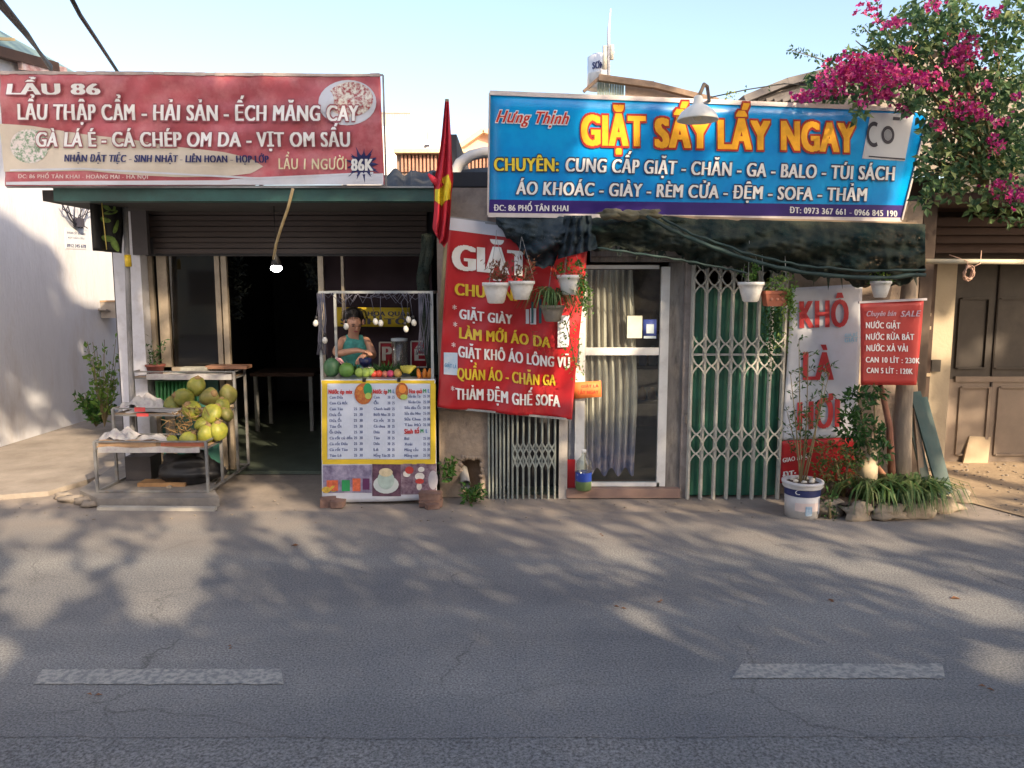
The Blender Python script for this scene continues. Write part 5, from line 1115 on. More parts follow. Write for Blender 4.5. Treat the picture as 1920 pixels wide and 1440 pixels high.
for (x0, y0, x1, y1) in ((1802, 726, 1846, 852), (1874, 726, 1980, 852), (1802, 560, 1846, 690), (1874, 560, 1980, 690)):
    mb = MB(); p = P(x0, y0, YG); q = P(x1, y1, YG)
    for e in ((p.x, p.z, q.x, p.z), (p.x, q.z, q.x, q.z), (p.x, p.z, p.x, q.z), (q.x, p.z, q.x, q.z)): mb.bar((e[0], YG - .008, e[1]), (e[2], YG - .008, e[3]), .03, .016)
    mb.build('door_panel_trim', gm if y0 > 700 else MATS['garage_shade_brown'], t)  # upper trims carry the same painted eave shade
mb = MB(); x_ = P(1860, 700, YG).x; mb.box((x_ - .008, YG - .012, 0), (x_ + .008, YG - .0, 2.6)); mb.build('door_gap', M('gap_dark', (.05,.04,.035), .9), t)
mb = MB(); mb.bpx(1792, 706, 1980, 716, YG - .02, .02); mb.build('door_rail', gm, t)
mb = MB(); mb.bpx(1747, 675, 1764, 697, YG - .29, .04); mb.build('lock_plate', M('lock_dark', (.06,.05,.04), .6), t)
mb = MB(); mb.bpx(1722, 480, 1746, 868, YG - .3, .3); mb.build('brown_jamb', M('jamb', (.06,.035,.025), .8, .3, 4), t)
mb = MB()
for yy in (587, 612, 700): mb.bpx(1722, yy, 1746, yy + 6, YG - .32, .02)
mb.build('jamb_rail', M('rail_tan', (.35,.27,.18), .8), t)
# roof and wooden eave
mb = MB(); z0 = P(0, 480, 6.5).z; z1 = P(0, 395, 6.3).z
mb.box((P(1728, 450, 6.1).x, 5.95, z1 + .02), (9, 7.4, z1 + .1)); mb.build('roof', darkwood, t)
for i, (y0, y1, Yd) in enumerate(((408, 424, 6.3), (427, 440, 6.36), (442, 456, 6.42), (458, 474, 6.5))):
    mb = MB(); mb.bpx(1722, y0, 2050, y1, Yd, .05); mb.build('eave_board', darkwood, t)
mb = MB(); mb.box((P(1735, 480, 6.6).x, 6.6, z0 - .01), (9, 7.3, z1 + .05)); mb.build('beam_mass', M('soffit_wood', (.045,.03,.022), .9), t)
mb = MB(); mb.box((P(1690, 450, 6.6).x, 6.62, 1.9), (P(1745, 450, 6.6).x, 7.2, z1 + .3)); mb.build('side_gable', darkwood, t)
mb = MB(); mb.box((X(1724), YB, 0), (X(1724) + .1, YG, 2.3)); mb.box((X(1724), YG - .02, 0), (P(1750, 700, YG).x, YG + .05, 2.6)); mb.build('side_wall', M('brown_side', (.08,.055,.04), .85, .3, 4), t)
mb = MB(); mb.tube([P(1735, 490, 5.9), P(1960, 491, 5.9)], .02, 10); t2 = tag(at_base(mb.build('awning_pole', M('pale_pole', (.5,.45,.33), .5, .1, dirt=.3)), P(1735, 490, 5.9)), 'pale horizontal pole in front of the dark garage eave', 'pole')
mb = MB(); c = P(1816, 512, 5.88)
for k in range(7):
    pts = []; r_ = rnd.uniform(.03, .055)
    for i in range(13): a = i / 12 * 6.28 * .85 + k; pts.append(c + Vector((r_ * math.cos(a) * .7, .02 * math.sin(a * 2 + k), r_ * math.sin(a) * 1.1)))
    mb.tube(pts, .004, 5)
mb.tube([c + Vector((-.01, 0, .04)), P(1814, 490, 5.86), P(1780, 478, 6.0)], .004, 5); mb.tube([c + Vector((.02, 0, .04)), P(1838, 494, 5.86), P(1840, 470, 6.0)], .004, 5)
tag(at_base(mb.build('cord_coil', M('pink_cord', (.5,.32,.24), .7)), c), 'tangled pale cord looped over the horizontal pole', 'cord')
pts = [(1806, 868), (1818, 818), (1858, 820), (1852, 868)]; mb = MB(); f = [P(x, y, YG - .06 - (868 - y) * -.001) for x, y in pts]; mb.add(f + [v + Vector((0, .02, 0)) for v in f], [(0,1,2,3), (7,6,5,4)] + [(i, 4+i, 4+(i+1) % 4, (i+1) % 4) for i in range(4)])
tag(at_base(mb.build('cardboard_sheet', M('tan_card', (.42,.33,.22), .85, .1)), f[0]), 'tan cardboard sheet leaning on the garage door', 'cardboard')
# twisted shadow-like ironwork on the garage door: light reflection comes from the street, so only a wreath of dry twigs
# ---------------------------------------------------------------- bougainvillea
t = thing('bougainvillea', P(1850, 420, 6.2), 'large bougainvillea with magenta flowers spilling over the blue sign and garage', 'shrub')
clumps = [(1640, 140, 60, 30), (1560, 150, 50, 25), (1600, 110, 30, 18), (1700, 170, 70, 28), (1760, 120, 60, 45), (1820, 180, 60, 50), (1880, 130, 50, 50), (1780, 240, 50, 50), (1860, 270, 60, 50), (1900, 330, 40, 50), (1820, 340, 60, 45), (1760, 320, 40, 45), (1860, 385, 45, 25), (1700, 60, 70, 35), (1760, 25, 70, 35), (1670, 100, 45, 22), (1870, 60, 50, 35), (1910, 20, 40, 30), (1540, 178, 30, 12), (1600, 178, 50, 14), (1720, 205, 30, 14), (1607, 212, 14, 12), (1910, 230, 40, 80), (1790, 75, 36, 50), (1745, 370, 25, 22), (1905, 400, 35, 22)]
mb = MB()
for (x, y, rx, ry) in clumps:
    for k in range(int(rx * ry * .135)):
        a = rnd.uniform(0, 6.283); q = math.sqrt(rnd.random()); px, py = x + rx * q * math.cos(a) * 1.05, y + ry * q * math.sin(a) * 1.05
        dpt = rnd.uniform(5.75, 6.6) if px > 1740 or py < 160 else rnd.uniform(5.5, 5.62) if py > 190 else rnd.uniform(5.6, 6.3)
        if px < 1740 and py > 205 and dpt > 5.5: dpt = rnd.uniform(5.35, 5.5)
        p = P(px, py, dpt); mb.leaf(p, rv() + Vector((0, -.2, -.3)), rv() + Vector((0, -.7, .8)), rnd.uniform(.04, .085), rnd.uniform(.03, .05))
mb.build('foliage', leaf_bou, t, 'stuff')
mb = MB()
fl = [(1600, 120, 26, 14, 90), (1640, 115, 22, 12, 70), (1590, 140, 35, 14, 120), (1640, 150, 45, 16, 150), (1680, 140, 22, 12, 60), (1550, 165, 25, 10, 60), (1505, 184, 14, 7, 36), (1535, 180, 14, 8, 36), (1648, 180, 18, 9, 50), (1696, 206, 14, 9, 36), (1805, 100, 24, 20, 120), (1790, 115, 18, 10, 50), (1738, 148, 24, 12, 70), (1800, 200, 26, 16, 90), (1830, 210, 22, 12, 50), (1760, 160, 10, 6, 18), (1866, 272, 16, 12, 46), (1757, 238, 12, 9, 26), (1870, 350, 18, 12, 50), (1910, 365, 18, 16, 60), (1630, 15, 18, 12, 30), (1660, 46, 12, 6, 20), (1683, 40, 10, 7, 18), (1750, 14, 14, 8, 26), (1860, 22, 14, 8, 26), (1850, 160, 10, 8, 16), (1900, 180, 10, 8, 16), (1612, 195, 10, 6, 18), (1880, 230, 12, 8, 18), (1700, 95, 10, 5, 10), (1810, 70, 12, 8, 16)]
for (x, y, rx, ry, n_) in fl:
    for k in range(int(n_ * .62)):
        px, py = rnd.gauss(x, rx * .72), rnd.gauss(y, ry * .72); p = P(px, py, 5.45 + rnd.random() * .25 if px < 1740 else 5.65 + rnd.random() * .3)
        for q in range(3): d = rv() + Vector((0, -.6, 0)); mb.leaf(p, d, rv() + Vector((0, -1, .3)), .034, .028)
mb.build('flowers', bract, t, 'stuff')
mb = MB()
for k in range(46):
    x = rnd.uniform(1600, 1920); y = rnd.uniform(20, 330); mb.tube([P(1850 + rnd.uniform(-40, 60), 330, 6.4), P((x + 1850) / 2 + rnd.uniform(-30, 30), (y + 330) / 2, 6.25), P(x, y, 6.1)], [.016, .01, .004], 5)
mb.tube([P(1840, 400, 6.5), P(1850, 250, 6.4), P(1790, 90, 6.3), P(1780, -10, 6.3)], [.05, .04, .03, .02], 7)
mb.tube([P(1620, 140, 6.0), P(1560, 118, 5.9), P(1530, 108, 5.9), P(1484, 94, 5.8)], [.008, .006, .004, .002], 5); mb.build('branches', stemmat, t, 'stuff')
mb = MB()
for (x, y) in ((1484, 94), (1496, 98), (1506, 102), (1520, 106), (1535, 109), (1552, 114), (1562, 112), (1640, 10), (1630, 20), (1625, 55), (1640, 78), (1660, 80), (1610, 60), (1650, 95), (1620, 90), (1400, 170), (1440, 160)): blob(mb, P(x, y, 5.85), (.035, .03, .03), 13 if x > 1450 else 3, .035)
mb.build('loose_sprigs', leaf_bou, t, 'stuff')
t = thing('yellow_flower_sprig', P(1371, 190, 6.2), 'tiny yellow green sprig peeking over the top of the blue sign', 'plant'); mb = MB(); blob(mb, P(1371, 180, 6.1), (.05, .03, .035), 30, .03); mb.build('foliage', leafmat('yellow_sprig', [(.4,.4,.05), (.25,.32,.06)]), t, 'stuff')
mb = MB(); mb.tube([P(1330, 183, 6.3), P(1400, 168, 6.4), P(1470, 157, 6.5), P(1530, 160, 6.6)], .005, 5); tag(at_base(mb.build('thin_wire', cbl), P(1330, 183, 6.3)), 'thin wire looping over the roof right of the dome lamp', 'wire')
# ---------------------------------------------------------------- rack with coconuts
XL, XR = -3.22, -2.36; ZB = .07
mb = MB(); base = [G(150, 935, .0), G(185, 952, .0), G(412, 950, .0), G(400, 930, 0), G(430, 880, 0), G(235, 872, 0)]
mb.add([v + Vector((0, 0, ZB)) for v in base] + base, [list(range(6))] + [(i, i+6, (i+1) % 6 + 6, (i+1) % 6) for i in range(6)]); tag(at_base(mb.build('stone_slab', M('slab_grey', (.2,.185,.17), .85, .2, 5, bump=.3, dirt=.3)), base[1]), 'low grey concrete slab beneath the coconut rack', 'slab')
t = thing('coconut_rack', (-2.8, 6.2, ZB), 'three tiered steel display rack holding coconuts and newspapers', 'rack')
Ys = [5.82, 6.12, 6.48, 6.74]; Zs = [.42, .63, .89]
steel = M('rack_steel', (.19,.195,.2), .5, .2, 10, metal=.3, dirt=.5, dscale=16, dcol=(.2,.12,.07))
for i in range(4):
    zt_ = Zs[min(i, 2)] + .055 if i < 3 else Zs[2] + .055
    for x in (XL, XR): mb = MB(); mb.bar((x, Ys[i], ZB), (x, Ys[i], zt_), .02); mb.build('leg', steel, t)
for i in range(3):
    for z in (Zs[i], Zs[i] + .055):
        for (a, b) in (((XL, Ys[i]), (XR, Ys[i])), ((XL, Ys[i+1]), (XR, Ys[i+1])), ((XL, Ys[i]), (XL, Ys[i+1])), ((XR, Ys[i]), (XR, Ys[i+1]))):
            mb = MB(); mb.bar((*a, z), (*b, z), .012); mb.build('rail', steel, t)
    mb = MB(); mb.box((XL + .01, Ys[i] + .01, Zs[i] + .006), (XR - .01, Ys[i+1] - .01, Zs[i] + .014)); mb.build('shelf', wood if i else cardboard, t)
for (a, b) in (((XL, Ys[0]), (XR, Ys[0])), ((XL, Ys[0]), (XL, Ys[3])), ((XR, Ys[0]), (XR, Ys[3])), ((XL, Ys[3]), (XR, Ys[3]))): mb = MB(); mb.bar((*a, ZB + .012), (*b, ZB + .012), .016); mb.build('base_rail', steel, t)
# cardboard strips, papers
def card(name, x0, x1, Y, z0, z1, mat, label, cat, tilt=0):
    mb = MB(); n = 10; vs = []
    for i in range(n + 1):
        x = lerp(x0, x1, i / n); w_ = .006 * math.sin(i * 1.3); vs += [(x, Y + w_, z0), (x, Y + w_ + tilt, z1 + w_)]
    mb.add(vs, [(2*i, 2*i+2, 2*i+3, 2*i+1) for i in range(n)]); mb.add([Vector(v) + Vector((0, .006, 0)) for v in vs], [(2*i, 2*i+1, 2*i+3, 2*i+2) for i in range(n)]); mb.add(vs + [Vector(v) + Vector((0, .006, 0)) for v in vs], [(2*i+1, 2*i+3, 2*i+3+2*n+2, 2*i+1+2*n+2) for i in range(n)])
    return tag(at_base(mb.build(name, mat), vs[0]), label, cat)
card('cardboard_strip', XL + .5, XR - .02, Ys[0] + .02, Zs[0] + .005, Zs[0] + .05, terracotta, 'terracotta brown cardboard strip at the right of the lowest tier', 'cardboard')
card('cardboard_strip', XL + .02, XL + .46, Ys[0] + .02, Zs[0] + .005, Zs[0] + .06, cardboard, 'worn cardboard strip at the left of the lowest tier', 'cardboard')
card('paper_strip', XL + .03, XR - .05, Ys[0] - .012, Zs[0] - .03, Zs[0] + .012, paper, 'white newspaper strip folded over the lowest shelf edge', 'newspaper')
card('paper_strip', XL + .12, XR - .02, Ys[2] - .012, Zs[2] - .012, Zs[2] + .035, paper, 'white newspaper strip along the top shelf edge', 'newspaper')
def crumple(cx, cy, cz, sx_, sy_, h, label, seed, mat=paper):
    mb = MB(); n = 14; vs = []
    for i in range(n + 1):
        for j in range(n + 1):
            u, v = i / n * 2 - 1, j / n * 2 - 1; q = noise.noise(Vector((u * 2.2, v * 2.2, seed))) ; f_ = max(0, 1 - (u*u + v*v) * .5)
            vs.append((cx + u * sx_ * (1 + .15 * q), cy + v * sy_, cz + .01 + h * f_ * (.45 + .8 * abs(noise.noise(Vector((u * 1.7, v * 1.5, seed + 5)))))))
    mb.add(vs, [(i*(n+1)+j, (i+1)*(n+1)+j, (i+1)*(n+1)+j+1, i*(n+1)+j+1) for i in range(n) for j in range(n)]); return tag(at_base(mb.build('crumpled_newspaper', mat), (cx, cy, cz)), label, 'newspaper', 'newspapers on the rack')
crumple(XL + .17, 6.3, Zs[1], .17, .12, .16, 'peaked crumpled newspaper at the left of the middle tier', 1); crumple(XL + .3, 6.2, Zs[1], .2, .07, .06, 'flat newspaper lying at the front of the middle tier', 2)
crumple(XL + .14, 5.95, Zs[0] + .02, .14, .1, .15, 'crumpled newspaper in the left corner of the lowest tier', 3); crumple(XL + .36, 5.98, Zs[0] + .02, .18, .08, .06, 'white newspaper spread beside the coconuts on the lowest tier', 4)
crumple(XL + .42, 6.6, Zs[2], .36, .1, .03, 'flat newspaper covering the top shelf', 5)
mb = MB(); mb.bpx(252, 764, 272, 772, 6.12 - .03, .004); mb.bpx(256, 775, 278, 781, 6.12 - .03, .004); tag(at_base(mb.build('red_leaflet', papered), P(262, 781, 6.1)), 'red printed leaflet among the middle tier newspapers', 'leaflet')
# coconuts
coco_m = [M('coconut_green', (.1,.15,.02), .55, 0, 2, (.24,.22,.04), dirt=.6, dscale=9, dcol=(.2,.12,.05)), M('coconut_yellow', (.14,.19,.025), .5, 0, 2, (.32,.3,.04), dirt=.45, dscale=8, dcol=(.22,.13,.05)), M('coconut_brownish', (.09,.12,.025), .6, 0, 2, (.19,.16,.05), dirt=.5, dscale=8, dcol=(.15,.08,.04))]
def make_coco(m_, seed):
    mb = MB(); n, m = 24, 16; vs = []
    for i in range(m + 1):
        th_ = math.pi * i / m
        for k in range(n):
            a = 2 * math.pi * k / n; r = math.sin(th_) * (1 + .1 * math.cos(3 * a)) * (1 + .08 * math.cos(th_)) ; z = math.cos(th_) * 1.2
            q = 1 + .06 * noise.noise(Vector((r * math.cos(a), r * math.sin(a), z + seed)) * 2); vs.append(Vector((r * math.cos(a), r * math.sin(a), z)) * q)
    mb.add(vs, [(i*n+k, (i+1)*n+k, (i+1)*n+(k+1) % n, i*n+(k+1) % n) for i in range(m) for k in range(n)], True); return mb
co = [((369, 725), 17, 6.34, 0, 'topmost coconut of the pile, mottled yellow green', .3), ((392, 745), 18, 6.3, 2, 'large brownish coconut near the top of the pile', 1.2), ((427, 740), 17, 6.36, 2, 'dark olive coconut at the far right under the top shelf', 1.0), ((345, 744), 17, 6.28, 0, 'green coconut lying on its side with its stalk end facing out', 1.9), ((324, 759), 15, 6.3, 0, 'leftmost green coconut of the middle tier', 1.4),
      ((361, 771), 18, 6.14, 1, 'yellowish coconut behind the dry stalks', .5), ((398, 777), 18, 6.06, 1, 'brightest yellow coconut in the middle of the pile', .9), ((416, 762), 14, 6.2, 0, 'small green coconut tucked right of the bright yellow one', .4), ((386, 814), 17, 5.98, 1, 'yellow green coconut at the centre of the lowest tier', .7), ((409, 809), 17, 6.0, 1, 'yellow coconut at the right end of the lowest tier', .2),
      ((379, 796), 14, 6.03, 1, 'half hidden yellow coconut between the two tiers', 1.5), ((353, 826), 16, 5.95, 1, 'pale yellow coconut at the front of the lowest tier', 1.1), ((324, 830), 13, 5.96, 1, 'small yellow coconut near the spread newspaper', .6), ((425, 778), 12, 6.1, 2, 'small brown coconut by the right leg of the rack', .9), ((306, 834), 10, 6.0, 0, 'smallest green coconut at the left of the lowest tier', .4)]
protos = {}
for i, ((x, y), r_, Yc, mi, lb, tl) in enumerate(co):
    if mi not in protos:
        tt = thing('coconut', (0, 0, 0), lb, 'coconut', 'coconuts on the rack'); make_coco(None, mi).build('husk', coco_m[mi], tt)
        mb = MB(); mb.lathe([(.42, 1.02), (.4, 1.2), (.2, 1.28), (.12, 1.4)], (0, 0, 0), 10); mb.build('stalk_end', M('stalk_brown', (.2,.13,.06), .9, .3, 10), tt); protos[mi] = tt; o = tt
    else: o = copy_tree(protos[mi])
    s_ = pxr(r_, Yc) * .93; o.scale = (s_, s_, s_); o.location = P(x, y, Yc); o.rotation_euler = (tl * .8 - .3, rnd.uniform(-1.2, 1.2), rnd.uniform(0, 6)); o['label'] = lb
o = None
mb = MB()
for k in range(60):
    a = P(rnd.uniform(318, 385), rnd.uniform(768, 812), 5.98 + rnd.random() * .1); mb.tube([a, a + rv(.05) , a + Vector((rnd.uniform(-.14, .14), rnd.uniform(-.03, .03), rnd.uniform(-.08, .06)))], .003, 4)
tag(at_base(mb.build('dry_coconut_stalks', M('dry_stalk', (.24,.15,.06), .9, .3, 10)), P(350, 800, 6.0)), 'tangle of dry brown coconut stalks in front of the pile', 'stalks')
# things on and under the rack
def pot(px, py, w, h, Y, mat, label, cat='pot', z=None):
    c = P(px, py, Y); 
    if z is not None: c.z = z
    r = pxr(w / 2, Y); H = pxr(h, Y); t = thing('clay_pot', c, label, cat); mb = MB(); mb.lathe([(r*.7, 0), (r*.95, H*.8), (r*1.05, H*.82), (r*1.05, H), (r*.9, H), (r*.85, H*.85), (.01, H*.83)], c, 20); mb.build('bowl', mat, t); return t, c, r, H
t, c, r, H = pot(292, 700, 34, 18, 6.62, M('maroon_clay', (.2,.06,.045), .7, .2), 'dark red clay pot with a thin plant at the left of the top shelf', 'pot', Zs[2] + .02)
mb = MB(); 
for k in range(9): s0 = c + Vector((0, 0, H)); sprig(mb, s0, s0 + Vector((rnd.uniform(-.16, .12), 0, rnd.uniform(.12, .3))), 10, .04, .03, .35)
mb.build('foliage', leaf_dark, t, 'stuff')
c = P(355, 905, 6.15); c.z = ZB + .01; t = thing('black_bag', c, 'bulging black plastic bag under the coconut rack', 'bag'); mb = MB(); mb.ball(c + Vector((0, 0, .1)), (.25, .16, .13), 28, 16, .45, 4); 
for v in mb.v: v.z = max(v.z, ZB + .004)
mb.build('sack', blackmat, t); mb = MB(); mb.ball(c + Vector((.1, -.02, .2)), (.06, .05, .06), 12, 8, .6, 2); mb.build('knot', blackmat, t)
mb = MB(); mb.box((-3.0, 6.0, ZB + .001), (-2.62, 6.14, ZB + .03)); tag(at_base(mb.build('wooden_plank', M('orange_wood', (.35,.2,.09), .8, .2)), (-3, 6, ZB)), 'short brown plank lying on the slab under the rack', 'plank')
mb = MB(); mb.box((XL + .03, 6.2, ZB), (XL + .24, 6.4, ZB + .2)); tag(at_base(mb.build('dark_box', M('dim_box', (.06,.055,.06), .7)), (XL + .1, 6.2, ZB)), 'dark box under the left end of the rack', 'box')
mb = MB(); mb.ball(P(317, 915, 5.98) , (.03, .025, .02), 10, 7, .4, 1); tag(at_base(mb.build('pebble', stone), P(317, 915, 5.98)), 'small stone on the slab before the black bag', 'stone')
for k in range(9):
    mb = MB(); n_ = 8; x0 = 296 + k * 7; mb.tube([P(x0, 716, 6.62), P(x0, 766, 6.62)], .012, 8)
    if k == 0: cr_ = thing('green_crate', P(325, 766, 6.62), 'ribbed green plastic crate behind the coconuts', 'crate')
    mb.build('rib', M('crate_green', (.03,.17,.05), .5, .2), cr_)
mb = MB(); mb.bpx(292, 714, 364, 770, 6.64, .06); mb.build('back', MATS['crate_green'], cr_)
mb = MB(); mb.bpx(338, 689, 388, 697, 6.55, .1); tag(at_base(mb.build('paper_stack', M('grey_paper', (.3,.3,.26), .8, .3, 30)), P(340, 697, 6.55)), 'grey paper stack on the middle of the top shelf', 'paper')
mb = MB(); mb.bpx(385, 686, 462, 692, 6.56, .14); tag(at_base(mb.build('brown_tray', M('tray_brown', (.2,.1,.06), .7, .2)), P(385, 692, 6.56)), 'brown tray on the right end of the top shelf', 'tray')
# loose concrete plates by the slab
mb = MB(); p = G(185, 955); q = G(405, 957); mb.bar(p + Vector((0, 0, .012)), q + Vector((0, 0, .012)), .05, .024); tag(at_base(mb.build('concrete_lath', M('lath_grey', (.36,.34,.3), .85, .2)), p), 'long pale lath lying at the foot of the slab', 'lath')
for k, (x, y, s_) in enumerate(((136, 940, .11), (156, 944, .09), (120, 934, .08), (168, 950, .07))):
    mb = MB(); mb.ball(G(x, y) + Vector((0, 0, .02)), (s_, s_ * .5, .03), 9, 6, .6, k); tag(at_base(mb.build('rubble_chunk', concrete), G(x, y)), ('largest flat rubble chunk at the left corner of the slab', 'rubble chunk touching the front edge of the slab', 'rubble chunk farthest from the slab', 'smallest rubble chunk between slab and lath')[k], 'rubble', 'rubble chunks beside the slab')
# ---------------------------------------------------------------- fruit stall
YS, YS2 = 5.78, 6.3
def Xs(px, py=650): return P(px, py, YS).x
xl, xr = Xs(601), Xs(810); zc = P(0, 712, YS).z; ztp = P(0, 548, YS).z
t = thing('fruit_stall', ((xl + xr) / 2, 6.0, 0), 'metal framed fruit juice stall standing before the restaurant', 'stall')
sm = M('stall_steel', (.36,.38,.38), .4, .15, 8, metal=.3, dirt=.2)
for x in (xl, xr):
    for y in (YS + .02, YS2): mb = MB(); mb.bar((x, y, .05), (x, y, ztp), .02); mb.build('post', sm, t)
for z in (ztp, zc - .02, .12):
    for (a, b) in (((xl, YS + .02), (xr, YS + .02)), ((xl, YS2), (xr, YS2)), ((xl, YS + .02), (xl, YS2)), ((xr, YS + .02), (xr, YS2))):
        mb = MB(); mb.bar((*a, z), (*b, z), .018); mb.build('rail', sm, t)
mb = MB(); mb.box((xl, YS + .03, zc - .015), (xr, YS2, zc)); mb.build('counter', M('counter_metal', (.35,.36,.36), .35, .1, metal=.5), t)
mb = MB(); mb.box((xl - .012, YS + .05, .07), (xl + .006, YS2, zc - .02)); mb.build('side_panel', M('stall_side', (.4,.33,.18), .6, .2), t)
S = Surf((602, 712), (816, 711), (819, 937), (604, 944), YS, YS, YS - .02, wave=lambda a, b: .006 * math.sin(a * 10 + b * 3) - .015 * max(0, b - .75))
mt = thing('menu_banner', S.px(710, 940), 'fruit juice menu banner with yellow border on the stall front', 'banner')
S.sheet('sheet', bannerwhite, mt, 24, 30, .004)
yb = M('menu_yellow', (.68,.48,.03), .45, .08)
mb = MB(); S.patch(mb, 603, 713, 815, 719, .004, 10, 1); S.patch(mb, 604, 719, 614, 862, .004, 2, 10); S.patch(mb, 807, 719, 817, 862, .004, 2, 10); S.patch(mb, 605, 861, 817, 870, .004, 10, 2); mb.build('yellow_border', yb, mt)
mb = MB(); S.patch(mb, 615, 719, 806, 860, .0035, 10, 10); mb.build('pale_field', M('menu_pale', (.58,.63,.72), .45, .06), mt)
photo1 = M('photo_dusk', (.08,.06,.14), .5, 0, 12, (.42,.38,.5)); photo2 = M('photo_maroon', (.06,.02,.05), .5, .3, 14, (.2,.1,.14)); photo3 = M('photo_mix', (.08,.03,.06), .5, 0, 30, (.3,.22,.26))
mb = MB(); S.patch(mb, 606, 872, 697, 924, .004, 6, 4); mb.build('dusk_picture', photo1, mt)
mb = MB(); S.patch(mb, 698, 870, 752, 930, .004, 4, 4); mb.build('coffee_picture', photo2, mt)
mb = MB(); S.patch(mb, 752.5, 869, 818, 927, .004, 4, 4); mb.build('dessert_picture', photo3, mt)
def ptile(nm, mat, items, d=.007):
    mb = MB()
    for (x0, y0, x1, y1) in items: S.patch(mb, x0, y0, x1, y1, d, 1, 1)
    mb.build(nm, mat, mt)
def pdisc(nm, mat, items, d=.007):
    mb = MB()
    for (cx, cy, rx, ry) in items: S.disc(mb, cx, cy, rx, ry, d, 18, 2)
    mb.build(nm, mat, mt)
ptile('red_glass_print', M('print_orange', (.6,.13,.06), .4, .3, 40), [(613, 900, 634, 920), (661, 897, 676, 921)]); ptile('green_glass_print', greenink, [(641, 900, 656, 921)]); ptile('purple_glass_print', M('print_purple', (.12,.03,.1), .4), [(680, 897, 693, 918)])
pdisc('fruit_print', M('print_yellow', (.6,.4,.06), .5, .3, 40), [(612, 918, 8, 6), (626, 916, 7, 6)]); 
pdisc('saucer_print', M('print_pale', (.55,.6,.58), .4, .1), [(724, 908, 24, 17)], .006); pdisc('cup_print', M('print_cup', (.4,.5,.45), .4, .2, 20), [(724, 899, 16, 18)], .0085); pdisc('drink_print', M('print_cream', (.65,.55,.35), .4, .2, 20), [(724, 885, 13, 8)], .0105)
pdisc('sundae_print', M('print_white', (.7,.66,.6), .4, .2, 20), [(787, 893, 9, 7), (763, 888, 7, 6), (790, 880, 6, 5), (786, 912, 5, 7)], .006); pdisc('berry_print', M('print_red', (.5,.06,.05), .4, .2), [(768, 881, 8, 7), (787, 902, 8, 5)], .008); pdisc('plate_print', M('print_grey', (.4,.38,.42), .4), [(812, 900, 9, 18)], .0065)
pdisc('basket_print', M('print_basket', (.5,.05,.03), .5, .3, 50, c2=(.55,.25,.05)), [(682, 738, 17, 20), (754, 733, 12, 16)], .012); pdisc('leaf_print', greenink, [(690, 730, 8, 12)], .014); pdisc('lime_print', M('print_lime', (.4,.5,.1), .5), [(758, 744, 7, 5), (691, 742, 6, 6)], .016); pdisc('carrot_print', M('print_carrot', (.75,.25,.04), .5), [(755, 729, 7, 8), (676, 728, 5, 4)], .0145)
rows1 = ['Cam Dứa', 'Cam Cà Rốt', 'Cam Táo', 'Dưa Ổi', 'Dứa Ổi', 'Táo Ổi', 'Ổi Dứa', 'Cà rốt củ dền', 'Cà rốt Dứa', 'Cà rốt Táo', 'Táo Lê']
rows2 = ['Cam', 'Ổi', 'Chanh leo', 'Bưởi Nho', 'Cà rốt', 'Cà chua', 'Dưa', 'Táo', 'Dứa', 'Lê', 'Hồng Táo']
rows3 = ['Sữa dâu Tây', 'Sữa dâu Chín', 'Sữa dâu Ổi', 'Sữa dâu Nho', 'Sữa Chua', 'Tàu Hủ']; rows4 = ['Bơ', 'Xoài', 'Mãng cầu', 'Măng cụt']
LN = []
for i, s_ in enumerate(rows1): y = 747 + 10.9 * i; LN += [(s_, 619, y, 619 + 2.9 * len(s_) + 4, y, 5)] + ([('25  30', 664, y, 680, y, 5)] if i > 1 else [])
for i, s_ in enumerate(rows2): y = 747 + 10.9 * i; LN += [(s_, 701, y, 701 + 2.6 * len(s_) + 3, y, 5), ('20  25', 727, y, 740, y, 5)]
for i, s_ in enumerate(rows3): y = 745 + 10.7 * i; LN += [(s_, 766 if i < 2 else 759, y, 789, y, 5), ('25 30', 794, y, 806, y, 5)]
for i, s_ in enumerate(rows4): y = 824 + 10.6 * i; LN += [(s_, 759, y, 759 + 2.8 * len(s_) + 3, y, 5), ('25 30', 794, y, 806, y, 5)]
lettering(S, mt, LN, M('menu_ink', (.07,.1,.25), .5), name='menu_lettering', bold=.04, d=.008, rows=8)
lettering(S, mt, [('Nước ép mix', 617, 738, 661, 738, 8), ('Nước ép', 700, 738, 726, 738, 8), ('Hoa quả', 768, 737, 791, 737, 8), ('Sinh tố', 759, 813, 786, 812, 9)], redink, name='heading_lettering', bold=.08, d=.009, rows=12)
lettering(S, mt, [('M', 728, 737, 733, 737, 7), ('M', 794, 736, 799, 736, 7), ('M', 789, 811, 794, 811, 7)], greenink, name='size_lettering', bold=.05, d=.009, rows=10)
lettering(S, mt, [('L', 737, 737, 740, 737, 7), ('L', 803, 736, 806, 736, 7), ('L', 799, 811, 802, 811, 7)], M('blue_ink', (.03,.15,.5), .5), name='size_lettering', bold=.05, d=.009, rows=10)
for x in (683, 748): mb = MB(); mb.box(S.px(x - 3, 716, .01), S.px(x + 3, 709, -.02)); tag(at_base(mb.build('binder_clip', blackmat), S.px(x, 716)), 'black clip holding the menu banner above its %s fruit basket picture' % ('larger' if x < 700 else 'smaller'), 'clip', 'clips on the menu banner')
